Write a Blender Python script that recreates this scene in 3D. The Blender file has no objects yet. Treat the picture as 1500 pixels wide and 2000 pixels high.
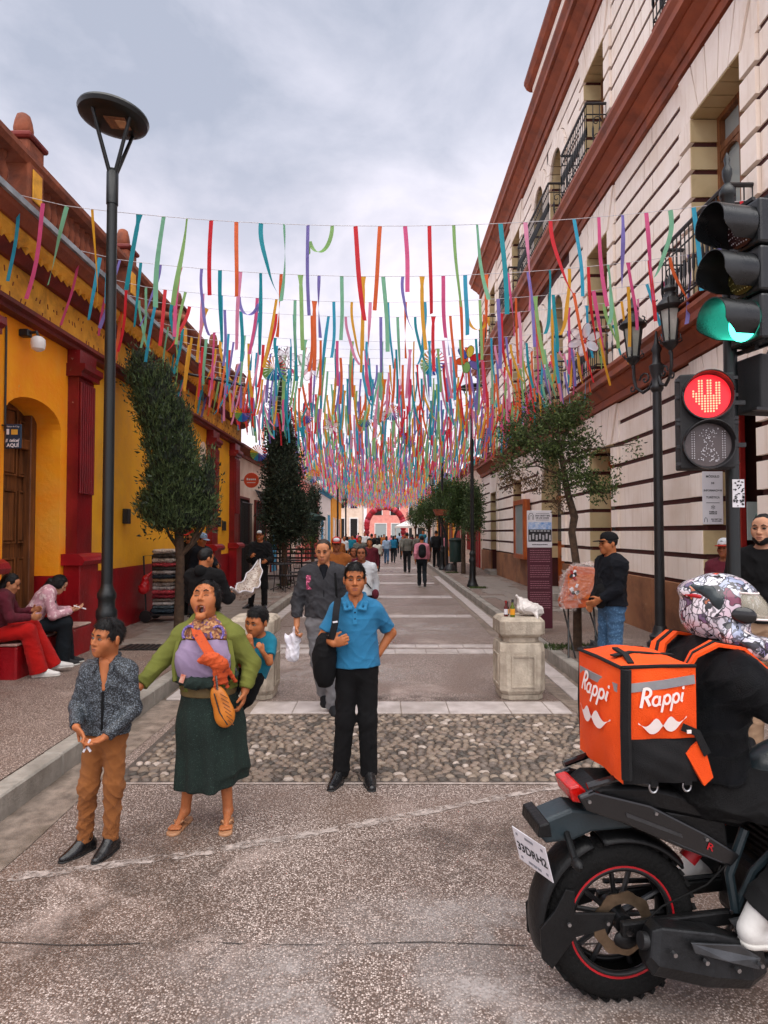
import bpy, bmesh, math, random
import numpy as np
from mathutils import Vector, Matrix

# ---------------------------------------------------------------- camera, sky, sun, exposure
SC = bpy.context.scene
COL = SC.collection
R = math.radians
F, HOR, EYE = 1250.0, 1040.0, 1.8           # focal length and horizon row of the photograph (1500 x 2000), eye height
cam_d = bpy.data.cameras.new('camera'); cam = bpy.data.objects.new('camera', cam_d); COL.objects.link(cam)
cam_d.sensor_fit = 'HORIZONTAL'; cam_d.sensor_width = 36.0; cam_d.lens = 36.0 * F / 1500.0
cam_d.clip_start = 0.05; cam_d.clip_end = 2000
cam.location = (0, 0, EYE)
cam.rotation_euler = (R(90) + math.atan((HOR - 1000.0) / F), 0, 0)
SC.camera = cam
SUN_DIR = Vector((0.05, -0.42, 1.0)).normalized()          # towards the sun
wd = bpy.data.worlds.new('World'); SC.world = wd; wd.use_nodes = True
def build_world():
    nt = wd.node_tree; N = nt.nodes; L = nt.links; N.clear()
    out = N.new('ShaderNodeOutputWorld'); bg = N.new('ShaderNodeBackground')
    sky = N.new('ShaderNodeTexSky'); sky.sky_type = 'NISHITA'; sky.sun_disc = False
    sky.sun_elevation = math.asin(SUN_DIR.z); sky.sun_rotation = math.atan2(SUN_DIR.x, SUN_DIR.y)
    sc = N.new('ShaderNodeMix'); sc.data_type = 'RGBA'; sc.blend_type = 'MULTIPLY'; sc.inputs[0].default_value = 1
    L.new(sky.outputs[0], sc.inputs[6]); sc.inputs[7].default_value = (0.10, 0.10, 0.10, 1)
    tc = N.new('ShaderNodeTexCoord'); sep = N.new('ShaderNodeSeparateXYZ'); L.new(tc.outputs['Generated'], sep.inputs[0])
    grad = N.new('ShaderNodeValToRGB'); e = grad.color_ramp.elements
    e[0].position = 0.0; e[0].color = (0.50, 0.46, 0.485, 1)
    e[1].position = 0.9; e[1].color = (0.262, 0.272, 0.312, 1)
    m = grad.color_ramp.elements.new(0.30); m.color = (0.475, 0.44, 0.47, 1)
    m = grad.color_ramp.elements.new(0.52); m.color = (0.268, 0.276, 0.316, 1)
    L.new(sep.outputs[2], grad.inputs[0])
    mp = N.new('ShaderNodeMapping'); mp.inputs['Scale'].default_value = (1.5, 1.0, 2.6); mp.inputs['Location'].default_value = (0.35, 0.2, 0.1)
    L.new(tc.outputs['Generated'], mp.inputs[0])
    nz = N.new('ShaderNodeTexNoise'); nz.inputs['Scale'].default_value = 2.3; nz.inputs['Detail'].default_value = 7
    nz.inputs['Roughness'].default_value = 0.55; nz.inputs['Distortion'].default_value = 0.25
    L.new(mp.outputs[0], nz.inputs['Vector'])
    cr = N.new('ShaderNodeValToRGB'); c = cr.color_ramp.elements
    c[0].position = 0.38; c[0].color = (0.72, 0.745, 0.78, 1); c[1].position = 0.66; c[1].color = (1.22, 1.17, 1.15, 1)
    L.new(nz.outputs[0], cr.inputs[0])
    mul = N.new('ShaderNodeMix'); mul.data_type = 'RGBA'; mul.blend_type = 'MULTIPLY'; mul.inputs[0].default_value = 1
    L.new(grad.outputs[0], mul.inputs[6]); L.new(cr.outputs[0], mul.inputs[7])
    mx = N.new('ShaderNodeMix'); mx.data_type = 'RGBA'; mx.inputs[0].default_value = 0.92
    L.new(sc.outputs[2], mx.inputs[6]); L.new(mul.outputs[2], mx.inputs[7])
    L.new(mx.outputs[2], bg.inputs[0]); bg.inputs[1].default_value = 1.0
    L.new(bg.outputs[0], out.inputs[0])
build_world()
sun_d = bpy.data.lights.new('sun', 'SUN'); sun_d.energy = 1.5; sun_d.angle = R(80); sun_d.color = (1.0, 0.95, 0.89)
sun = bpy.data.objects.new('sun', sun_d); COL.objects.link(sun); sun.location = (-20, -40, 60)
sun.rotation_euler = (-SUN_DIR).to_track_quat('-Z', 'Y').to_euler()
vs = SC.view_settings; vs.view_transform = 'Standard'; vs.look = 'None'; vs.gamma = 1; vs.use_curve_mapping = False
vs.exposure = 1.42
SC.cycles.max_bounces = 6; SC.cycles.transparent_max_bounces = 12
SC.cycles.use_denoising = True; SC.cycles.use_adaptive_sampling = True; SC.cycles.adaptive_threshold = 0.02

# ---------------------------------------------------------------- helpers
rng = random.Random(7)
NR = np.random.RandomState(11)
def S(h):
    h = h.lstrip('#'); c = [int(h[i:i+2], 16) / 255 for i in (0, 2, 4)]
    return tuple((x / 12.92 if x <= 0.04045 else ((x + 0.055) / 1.055) ** 2.4) for x in c)
def at(px, py, Y):                      # world point at depth Y seen at pixel (px, py) of the photograph
    pitch = math.atan((HOR - 1000.0) / F)
    dx, dz = (px - 750.0) / F, (1000.0 - py) / F
    y = math.cos(pitch) - dz * math.sin(pitch); z = math.sin(pitch) + dz * math.cos(pitch)
    return Vector((dx / y * Y, Y, EYE + z / y * Y))
def ground(px, py, zg=0.0):             # point of the level zg seen at the pixel
    a = at(px, py, 1.0); k = (zg - EYE) / (a.z - EYE)
    return Vector((a.x * k, k, zg))

class MB:
    def __init__(s): s.v = []; s.f = []; s.mi = []; s.cm = 0
    def add(s, vs, fs):
        o = len(s.v); s.v.extend([tuple(p) for p in vs])
        for f in fs: s.f.append(tuple(i + o for i in f)); s.mi.append(s.cm)
        return s
    def box(s, x0, x1, y0, y1, z0, z1):
        return s.add([(x0,y0,z0),(x1,y0,z0),(x1,y1,z0),(x0,y1,z0),(x0,y0,z1),(x1,y0,z1),(x1,y1,z1),(x0,y1,z1)],
                     [(0,3,2,1),(4,5,6,7),(0,1,5,4),(1,2,6,5),(2,3,7,6),(3,0,4,7)])
    def bbox(s, x0, x1, y0, y1, z0, z1, b=0.01):      # box with bevelled edges (chamfer)
        bm = bmesh.new(); bmesh.ops.create_cube(bm, size=1)
        for v in bm.verts: v.co = Vector(((x0+x1)/2 + v.co.x*(x1-x0), (y0+y1)/2 + v.co.y*(y1-y0), (z0+z1)/2 + v.co.z*(z1-z0)))
        bmesh.ops.bevel(bm, geom=bm.edges[:], offset=b, segments=1, affect='EDGES')
        s.add([v.co.copy() for v in bm.verts], [[v.index for v in f.verts] for f in bm.faces]); bm.free(); return s
    def obox(s, c, size, M=None, taper=1.0):
        M = M or Matrix.Identity(3); c = Vector(c); hx, hy, hz = size[0]/2, size[1]/2, size[2]/2
        P = []
        for z in (-1, 1):
            t = taper if z > 0 else 1.0
            for x, y in ((-1,-1),(1,-1),(1,1),(-1,1)): P.append(c + M @ Vector((x*hx*t, y*hy*t, z*hz)))
        return s.add(P, [(0,3,2,1),(4,5,6,7),(0,1,5,4),(1,2,6,5),(2,3,7,6),(3,0,4,7)])
    def tube(s, pts, r, n=8, cap=True, flat=None):
        pts = [Vector(p) for p in pts]; m = len(pts)
        rr = r if isinstance(r, (list, tuple)) else [r] * m
        t0 = (pts[1] - pts[0]).normalized(); up = Vector((0,0,1)) if abs(t0.z) < .9 else Vector((1,0,0))
        u = t0.cross(up).normalized(); P = []
        for i, p in enumerate(pts):
            a = pts[max(i-1,0)]; b = pts[min(i+1,m-1)]; t = (b - a).normalized()
            u = (u - t * u.dot(t)).normalized(); w = t.cross(u)
            for k in range(n):
                an = 2*math.pi*k/n
                P.append(p + (u*math.cos(an) + w*math.sin(an)*(flat or 1)) * rr[i])
        fs = [(i*n+k, i*n+(k+1)%n, (i+1)*n+(k+1)%n, (i+1)*n+k) for i in range(m-1) for k in range(n)]
        if cap: fs += [tuple(range(n-1,-1,-1)), tuple((m-1)*n+k for k in range(n))]
        return s.add(P, fs)
    def cyl(s, p0, p1, r0, r1=None, n=14): return s.tube([p0, p1], [r0, r0 if r1 is None else r1], n)
    def lathe(s, prof, c=(0,0,0), n=16, M=None):       # prof: (radius, z) from bottom to top, about local z
        c = Vector(c); P = []; m = len(prof)
        for r, z in prof:
            for k in range(n):
                a = 2*math.pi*k/n; q = Vector((r*math.cos(a), r*math.sin(a), z))
                P.append(c + (M @ q if M else q))
        fs = [(i*n+k, i*n+(k+1)%n, (i+1)*n+(k+1)%n, (i+1)*n+k) for i in range(m-1) for k in range(n)]
        fs += [tuple(range(n-1,-1,-1)), tuple((m-1)*n+k for k in range(n))]
        return s.add(P, fs)
    def prism(s, poly, lo, hi, ax='y'):                # poly in the other two axes, extruded along ax
        n = len(poly); P = []
        for t in (lo, hi):
            for a, b in poly:
                P.append({'x': (t,a,b), 'y': (a,t,b), 'z': (a,b,t)}[ax])
        return s.add(P, [tuple(range(n-1,-1,-1)), tuple(range(n,2*n))] + [(i,(i+1)%n,n+(i+1)%n,n+i) for i in range(n)])
    def ell(s, c, r, nu=12, nv=8, M=None):
        c = Vector(c); P = []
        for j in range(nv+1):
            th = math.pi*j/nv
            for i in range(nu):
                ph = 2*math.pi*i/nu; q = Vector((r[0]*math.sin(th)*math.cos(ph), r[1]*math.sin(th)*math.sin(ph), -r[2]*math.cos(th)))
                P.append(c + (M @ q if M else q))
        return s.add(P, [(j*nu+i, j*nu+(i+1)%nu, (j+1)*nu+(i+1)%nu, (j+1)*nu+i) for j in range(nv) for i in range(nu)])
    def sheet(s, rows):                                 # rows of equal length -> grid of quads
        m, n = len(rows), len(rows[0])
        return s.add([p for r in rows for p in r], [(i*n+k, i*n+k+1, (i+1)*n+k+1, (i+1)*n+k) for i in range(m-1) for k in range(n-1)])
    def mesh(s, name, mats, smooth=False, ang=40):
        me = bpy.data.meshes.new(name); me.from_pydata(s.v, [], s.f)
        for m in (mats if isinstance(mats, (list, tuple)) else [mats]): me.materials.append(m)
        if len(me.materials) > 1: me.polygons.foreach_set('material_index', s.mi)
        fixnorm(me)
        if smooth:
            me.polygons.foreach_set('use_smooth', [True]*len(me.polygons))
            if ang < 180: me.set_sharp_from_angle(angle=R(ang))
        me.update(); return me
    def build(s, name, mats, parent=None, smooth=False, ang=40, world=True, bevel=0):
        if parent is not None and world:
            o = wloc(parent); s.v = [(a-o[0], b-o[1], c-o[2]) for a, b, c in s.v]
        ob = new_obj(name, s.mesh(name, mats, smooth, ang), parent)
        if bevel:
            md = ob.modifiers.new('bevel', 'BEVEL'); md.width = bevel; md.segments = 2; md.limit_method = 'ANGLE'; md.angle_limit = R(50)
        return ob
def fixnorm(me):
    bm = bmesh.new(); bm.from_mesh(me); bmesh.ops.recalc_face_normals(bm, faces=bm.faces[:]); bm.to_mesh(me); bm.free()
def wloc(o):
    l = Vector((0,0,0))
    while o is not None: l += o.location; o = o.parent
    return l
def new_obj(name, data, parent=None):
    ob = bpy.data.objects.new(name, data); COL.objects.link(ob)
    if parent is not None: ob.parent = parent
    return ob
def tag(o, label=None, cat=None, group=None, kind=None):
    if label: o['label'] = label
    if cat: o['category'] = cat
    if group: o['group'] = group
    if kind: o['kind'] = kind
    return o
def thing(name, label, cat, loc=(0,0,0), rz=0, group=None):
    o = new_obj(name, None); o.location = loc; o.rotation_euler = (0,0,rz); o.empty_display_size = .1
    return tag(o, label, cat, group)
def copy_tree(o, parent=None):
    c = o.copy(); COL.objects.link(c); c.parent = parent
    for ch in o.children: copy_tree(ch, c)
    return c
def Rz(a): return Matrix.Rotation(a, 3, 'Z')

# ---------------------------------------------------------------- materials
def _nodes(name):
    m = bpy.data.materials.new(name); m.use_nodes = True; nt = m.node_tree
    return m, nt, nt.nodes, nt.links, nt.nodes['Principled BSDF']
def _noise(N, L, vec, scale, detail=5, rough=.55, dist=0.0):
    n = N.new('ShaderNodeTexNoise'); n.inputs['Scale'].default_value = scale; n.inputs['Detail'].default_value = detail
    n.inputs['Roughness'].default_value = rough; n.inputs['Distortion'].default_value = dist
    L.new(vec, n.inputs['Vector']); return n.outputs[0]
def _ramp(N, L, fac, stops, interp='LINEAR'):
    r = N.new('ShaderNodeValToRGB'); r.color_ramp.interpolation = interp; e = r.color_ramp.elements
    while len(e) < len(stops): e.new(.5)
    for i, (p, c) in enumerate(stops):
        e[i].position = p; e[i].color = (*c[:3], 1) if not isinstance(c, (int, float)) else (c, c, c, 1)
    L.new(fac, r.inputs[0]); return r.outputs[0]
def _mix(N, L, fac, a, b, mode='MIX'):
    m = N.new('ShaderNodeMix'); m.data_type = 'RGBA'; m.blend_type = mode
    if isinstance(fac, (int, float)): m.inputs[0].default_value = fac
    else: L.new(fac, m.inputs[0])
    for s, v in ((6, a), (7, b)):
        if isinstance(v, tuple): m.inputs[s].default_value = (*v[:3], 1)
        else: L.new(v, m.inputs[s])
    return m.outputs[2]
def _bump(N, L, bsdf, h, strength, dist=.02):
    b = N.new('ShaderNodeBump'); b.inputs['Strength'].default_value = strength; b.inputs['Distance'].default_value = dist
    L.new(h, b.inputs['Height']); L.new(b.outputs[0], bsdf.inputs['Normal']); return b
def sc_(c, k): return tuple(min(1, x*k) for x in c)
def pm(name, c, c2=None, scale=3, rough=.7, bump=.15, bscale=30, metal=0, spec=.5, dirt=None, dscale=1.2, damt=.45, coat=0, streak=None, wear=None):
    """procedural paint / stone / cloth: two tones by noise, patches of dirt or wear, fine relief"""
    m, nt, N, L, b = _nodes(name)
    tc = N.new('ShaderNodeTexCoord').outputs['Object']
    if c2 is None: c2 = sc_(c, .78)
    n = _noise(N, L, tc, scale, 6, .6)
    col = _ramp(N, L, n, [(.32, c2), (.68, c)])
    if dirt:
        d = _ramp(N, L, _noise(N, L, tc, dscale, 8, .65, .3), [(.5, 0.0), (.72, damt)])
        col = _mix(N, L, d, col, dirt)
    if streak:
        mp = N.new('ShaderNodeMapping'); mp.inputs['Scale'].default_value = (5, 5, .35); L.new(tc, mp.inputs[0])
        d = _ramp(N, L, _noise(N, L, mp.outputs[0], 2.2, 6, .6), [(.52, 0.0), (.75, .5)])
        col = _mix(N, L, d, col, streak)
    if wear:
        d = _ramp(N, L, _noise(N, L, tc, 9, 9, .7, .4), [(.66, 0.0), (.69, 1.0)])
        col = _mix(N, L, d, col, wear)
    L.new(col, b.inputs['Base Color'])
    rn = _ramp(N, L, n, [(.3, max(0, rough-.08)), (.7, min(1, rough+.08))]); L.new(rn, b.inputs['Roughness'])
    b.inputs['Metallic'].default_value = metal; b.inputs['Specular IOR Level'].default_value = spec
    if coat: b.inputs['Coat Weight'].default_value = coat; b.inputs['Coat Roughness'].default_value = .15
    if bump: _bump(N, L, b, _noise(N, L, tc, bscale, 6, .6), bump)
    return m
def emis(name, c, s):
    m, nt, N, L, b = _nodes(name); b.inputs['Base Color'].default_value = (*c, 1); b.inputs['Emission Color'].default_value = (*c, 1)
    b.inputs['Emission Strength'].default_value = s; b.inputs['Roughness'].default_value = .3; return m
def glass(name, c=(.03,.035,.04), rough=.06):
    m, nt, N, L, b = _nodes(name); b.inputs['Base Color'].default_value = (*c, 1); b.inputs['Roughness'].default_value = rough
    b.inputs['Specular IOR Level'].default_value = .8; return m
def clear(name, c=(.9,.9,.92), alpha=.25, rough=.12):
    m, nt, N, L, b = _nodes(name); b.inputs['Base Color'].default_value = (*c, 1); b.inputs['Roughness'].default_value = rough
    b.inputs['Alpha'].default_value = alpha; return m
def cloth(name, c, c2=None, scale=6, weave=400, bump=.25, rough=.85, fold=.5, sheen=.04):
    m, nt, N, L, b = _nodes(name); tc = N.new('ShaderNodeTexCoord').outputs['Object']
    n = _noise(N, L, tc, scale, 5, .6); col = _ramp(N, L, n, [(.3, c2 or sc_(c, .72)), (.7, c)]); L.new(col, b.inputs['Base Color'])
    b.inputs['Roughness'].default_value = rough; b.inputs['Sheen Weight'].default_value = sheen; b.inputs['Specular IOR Level'].default_value = .25
    a = N.new('ShaderNodeMath'); a.operation = 'ADD'
    f = N.new('ShaderNodeMath'); f.operation = 'MULTIPLY'; f.inputs[1].default_value = fold*3
    mp = N.new('ShaderNodeMapping'); mp.inputs['Scale'].default_value = (1, 1, .45); mp.inputs['Rotation'].default_value = (.4, .5, .3); L.new(tc, mp.inputs[0])
    L.new(_noise(N, L, mp.outputs[0], 11, 3, .5, .8), f.inputs[0]); L.new(f.outputs[0], a.inputs[0]); L.new(_noise(N, L, tc, weave, 2), a.inputs[1])
    _bump(N, L, b, a.outputs[0], min(1, bump*2.2), .02); return m
def aggregate(name, tint=(1,1,1), wet=.45, scale=95, pale=None):
    """washed concrete: pale and dark pebbles set in brown mortar, damp"""
    m, nt, N, L, b = _nodes(name); tc = N.new('ShaderNodeTexCoord').outputs['Object']
    def vor(sc, feat):
        v = N.new('ShaderNodeTexVoronoi'); v.feature = feat; v.inputs['Scale'].default_value = sc; L.new(tc, v.inputs['Vector']); return v
    v = vor(scale, 'F1'); sepc = N.new('ShaderNodeSeparateColor'); L.new(v.outputs['Color'], sepc.inputs[0])
    T = lambda c: tuple(x*t for x, t in zip(c, tint))
    stone = _ramp(N, L, sepc.outputs[0], [(0, T((.07,.060,.056))), (.25, T((.19,.155,.138))), (.55, T((.31,.262,.238))), (.8, T((.45,.39,.36))), (1, T((.68,.62,.585)))])
    edge = _ramp(N, L, v.outputs['Distance'], [(.38, 0.0), (.62, 1.0)])
    col = _mix(N, L, edge, stone, T((.095,.068,.055)))
    big = _noise(N, L, tc, .55, 8, .6, .5)
    col = _mix(N, L, _ramp(N, L, big, [(.38, .55), (.52, 0.0)]), col, T((.145,.105,.085)))       # damp, dirty areas
    col = _mix(N, L, _ramp(N, L, _noise(N, L, tc, 1.1, 9, .68, .6), [(.56, 0.0), (.74, .62)]), col, T((.52,.45,.42)))  # worn pale areas
    if pale: col = _mix(N, L, pale, col, T((.5,.44,.4)))
    L.new(col, b.inputs['Base Color'])
    L.new(_ramp(N, L, big, [(.35, wet-.12), (.7, wet+.25)]), b.inputs['Roughness'])
    b.inputs['Specular IOR Level'].default_value = .5
    inv = N.new('ShaderNodeMath'); inv.operation = 'SUBTRACT'; inv.inputs[0].default_value = 1; L.new(v.outputs['Distance'], inv.inputs[1])
    _bump(N, L, b, inv.outputs[0], .5, .006); return m
def wood(name, c, c2, rough=.55, axis='Z', sc=1.0):
    m, nt, N, L, b = _nodes(name); tc = N.new('ShaderNodeTexCoord').outputs['Object']
    mp = N.new('ShaderNodeMapping'); s = {'Z': (22,22,1.6), 'X': (1.6,22,22), 'Y': (22,1.6,22)}[axis]; mp.inputs['Scale'].default_value = tuple(x*sc for x in s); L.new(tc, mp.inputs[0])
    n = _noise(N, L, mp.outputs[0], 1.0, 8, .65, .6); col = _ramp(N, L, n, [(.3, c2), (.62, c), (.8, sc_(c, 1.25))])
    col = _mix(N, L, _ramp(N, L, _noise(N, L, tc, 2.4, 6, .6), [(.5, 0.0), (.8, .5)]), col, sc_(c2, .5))
    L.new(col, b.inputs['Base Color']); b.inputs['Roughness'].default_value = rough; _bump(N, L, b, n, .25); return m
def speckle(name, base, spot, scale=120, thr=.5, bump=.3, rough=.8, base2=None, bigscale=5):
    m, nt, N, L, b = _nodes(name); tc = N.new('ShaderNodeTexCoord').outputs['Object']
    n = _noise(N, L, tc, scale, 3, .6); big = _noise(N, L, tc, bigscale, 4)
    bc = _ramp(N, L, big, [(.3, base2 or sc_(base, .6)), (.7, base)])
    L.new(_mix(N, L, _ramp(N, L, n, [(thr, 0.0), (thr+.1, 1.0)]), bc, spot), b.inputs['Base Color']); b.inputs['Roughness'].default_value = rough
    mp = N.new('ShaderNodeMapping'); mp.inputs['Scale'].default_value = (1, 1, .5); mp.inputs['Rotation'].default_value = (.5, .4, .2); L.new(tc, mp.inputs[0])
    _bump(N, L, b, _noise(N, L, mp.outputs[0], 14, 3, .5, .8), bump*1.6, .02); return m
def foliage(name, c, c2, tr=.25, rough=.6):
    m, nt, N, L, b = _nodes(name)
    g = N.new('ShaderNodeNewGeometry'); col = _ramp(N, L, g.outputs['Random Per Island'], [(0, c2), (.6, c), (1, sc_(c, 1.7))])
    L.new(col, b.inputs['Base Color']); b.inputs['Roughness'].default_value = rough; b.inputs['Specular IOR Level'].default_value = .3
    b.inputs['Transmission Weight'].default_value = 0
    t = N.new('ShaderNodeBsdfTranslucent'); L.new(col, t.inputs[0]); mx = N.new('ShaderNodeMixShader'); mx.inputs[0].default_value = tr
    L.new(b.outputs[0], mx.inputs[1]); L.new(t.outputs[0], mx.inputs[2]); L.new(mx.outputs[0], N['Material Output'].inputs[0]); return m
def flat(name, c, rough=.6): return pm(name, c, sc_(c, .9), rough=rough, bump=.05)

# ---------------------------------------------------------------- text
def text_geo(s, size=1.0, shear=0.0, offset=0.0, align='CENTER', spacing=1.0):
    cu = bpy.data.curves.new('t', 'FONT'); cu.body = s; cu.size = size; cu.shear = shear; cu.offset = offset; cu.align_x = align; cu.align_y = 'CENTER'; cu.resolution_u = 3; cu.space_character = spacing
    ob = bpy.data.objects.new('t', cu); COL.objects.link(ob); bpy.context.view_layer.update()
    me = bpy.data.meshes.new_from_object(ob.evaluated_get(bpy.context.evaluated_depsgraph_get()))
    V = [v.co.copy() for v in me.vertices]; Fc = [tuple(p.vertices) for p in me.polygons]
    bpy.data.objects.remove(ob); bpy.data.curves.remove(cu); bpy.data.meshes.remove(me)
    return V, Fc
def put_text(mb, s, size, c, ex, ey, **kw):             # flat lettering at c, along ex (right) and ey (up)
    V, Fc = text_geo(s, size, **kw); c, ex, ey = Vector(c), Vector(ex), Vector(ey)
    mb.add([c + ex*v.x + ey*v.y for v in V], Fc); return mb

# ---------------------------------------------------------------- implicit surfaces (bodies, clothes, soft shapes)
def _rc(a, b, ra, rb, sq=None, fl=False):
    return ('rc', np.array(a, float), np.array(b, float), float(ra), float(rb), sq, fl)
class SDF:
    """smooth union of rounded cones and ellipsoids, meshed by surface nets into one continuous skin"""
    def __init__(s): s.p = []; s.sub = []; s.cuts = []
    def rc(s, a, b, ra, rb, k=.02, sq=None, fl=False): s.p.append((_rc(a, b, ra, rb, sq, fl), k)); return s
    def chain(s, pts, rs, k=.02, sq=None):
        for i in range(len(pts)-1): s.rc(pts[i], pts[i+1], rs[i], rs[i+1], k, sq)
        return s
    def el(s, c, r, k=.02, M=None): s.p.append((('el', np.array(c, float), np.array(r, float), None if M is None else np.array(M, float)), k)); return s
    def subel(s, c, r, k=.01, M=None): s.sub.append((('el', np.array(c, float), np.array(r, float), None if M is None else np.array(M, float)), k)); return s
    def cut(s, p, n): s.cuts.append((np.array(p, float), np.array(n, float)/np.linalg.norm(n))); return s      # removes the side n points to
    def bounds(s):
        lo = np.full(3, 1e9); hi = -lo
        for q, k in s.p:
            l, h = s._bb(q); lo = np.minimum(lo, l); hi = np.maximum(hi, h)
        return lo, hi
    def _bb(s, q):
        if q[0] == 'rc':
            r = max(q[3], q[4])*(max(1, q[5][1]) if q[5] else 1)
            return np.minimum(q[1], q[2]) - r, np.maximum(q[1], q[2]) + r
        m = max(q[2]) if q[3] is not None else q[2]
        return q[1] - m, q[1] + m
    def _d(s, q, X, Y, Z):
        if q[0] == 'rc':
            a, b, ra, rb, sq, fl = q[1:]
            px, py, pz = X - a[0], Y - a[1], Z - a[2]; ba = b - a; sc = 1.0
            if sq:
                n = np.array(sq[0], float); n /= np.linalg.norm(n); f = sq[1]
                t = (px*n[0] + py*n[1] + pz*n[2])*(1/f - 1); px = px + n[0]*t; py = py + n[1]*t; pz = pz + n[2]*t
                ba = ba + n*(ba.dot(n))*(1/f - 1); sc = min(1, f)
            l2 = max(1e-9, ba.dot(ba)); h = np.clip((px*ba[0] + py*ba[1] + pz*ba[2])/l2, 0, 1)
            d = np.sqrt((px-ba[0]*h)**2 + (py-ba[1]*h)**2 + (pz-ba[2]*h)**2) - (ra + (rb-ra)*h)
            if fl:
                u = (b-a)/np.linalg.norm(b-a); d = np.maximum(d, (X-b[0])*u[0] + (Y-b[1])*u[1] + (Z-b[2])*u[2])
            return d*sc
        c, r, M = q[1:]; px, py, pz = X - c[0], Y - c[1], Z - c[2]
        if M is not None:
            px, py, pz = M[0,0]*px + M[1,0]*py + M[2,0]*pz, M[0,1]*px + M[1,1]*py + M[2,1]*pz, M[0,2]*px + M[1,2]*py + M[2,2]*pz
        k0 = np.sqrt((px/r[0])**2 + (py/r[1])**2 + (pz/r[2])**2); k1 = np.sqrt((px/r[0]**2)**2 + (py/r[1]**2)**2 + (pz/r[2]**2)**2)
        return k0*(k0-1)/np.maximum(k1, 1e-6)
    def mesh(s, vox, fine=None, wr=0, wf=(14, 9), seed=0):
        """fine: (centre, half-size, voxel) box that gets a finer grid; wr: depth of cloth folds"""
        lo, hi = s.bounds(); lo -= 2.5*vox; hi += 2.5*vox; ax = []
        for i in range(3):
            if fine is None: ax.append(np.arange(lo[i], hi[i] + vox, vox))
            else:
                f0, f1 = max(lo[i], fine[0][i]-fine[1]), min(hi[i], fine[0][i]+fine[1])
                ax.append(np.concatenate([np.arange(lo[i], f0, vox), np.arange(f0, f1, fine[2]), np.arange(f1, hi[i] + vox, vox)]))
        ax = [a.astype(np.float32) for a in ax]; X, Y, Z = ax
        D = np.full((len(X), len(Y), len(Z)), 1.0, np.float32)
        def sl(q, mg):
            l, h = s._bb(q); r = []
            for i in range(3):
                a = np.searchsorted(ax[i], l[i]-mg); b = np.searchsorted(ax[i], h[i]+mg); r.append(slice(max(0,a-1), b+1))
            return tuple(r)
        for q, k in s.p:
            w = sl(q, k + 3*vox); d = s._d(q, X[w[0], None, None], Y[None, w[1], None], Z[None, None, w[2]]).astype(np.float32)
            o = D[w]; h = np.clip(.5 + .5*(o-d)/k, 0, 1); D[w] = o*(1-h) + d*h - k*h*(1-h)
        for q, k in s.sub:
            w = sl(q, k + 3*vox); d = -s._d(q, X[w[0], None, None], Y[None, w[1], None], Z[None, None, w[2]]).astype(np.float32)
            o = D[w]; h = np.clip(.5 + .5*(d-o)/k, 0, 1); D[w] = o*(1-h) + d*h + k*h*(1-h)
        for p, n in s.cuts:
            D = np.maximum(D, (X[:,None,None]-p[0])*n[0] + (Y[None,:,None]-p[1])*n[1] + (Z[None,None,:]-p[2])*n[2])
        V, Q = nets(D.astype(np.float32), X, Y, Z)
        if wr and len(V):
            nr = vnormals(V, Q); rs = np.random.RandomState(seed); a = np.zeros(len(V)); fs = (wf[0] + wf[1])*.5/11.0
            wp = V + .022*np.sin(V[:, [1,2,0]]*19 + seed) + .008*np.sin(V[:, [2,0,1]]*47 + 2*seed)
            for j in range(7):
                d = rs.normal(size=3); d[2] = (.6 + abs(d[2]))*np.sign(d[2]); d /= np.linalg.norm(d); f = rs.uniform(26, 62)*fs*(1 + .16*j)
                md = rs.normal(size=3); mask = np.clip(.25 + .9*np.sin(V.dot(md)*rs.uniform(5, 11) + rs.uniform(0, 6.28)), 0, 1)
                r_ = 1 - np.abs(np.sin(wp.dot(d)*f*.5 + rs.uniform(0, 6.28))); a += (r_**2.2 - .28)*mask/(1 + .12*j)
            V = V + nr*(a*wr)[:, None]
        return V, Q
def vnormals(V, Q):
    n = np.cross(V[Q[:,2]] - V[Q[:,0]], V[Q[:,3]] - V[Q[:,1]]); o = np.zeros_like(V)
    for i in range(4): np.add.at(o, Q[:, i], n)
    return o/np.maximum(1e-12, np.linalg.norm(o, axis=1))[:, None]
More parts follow.
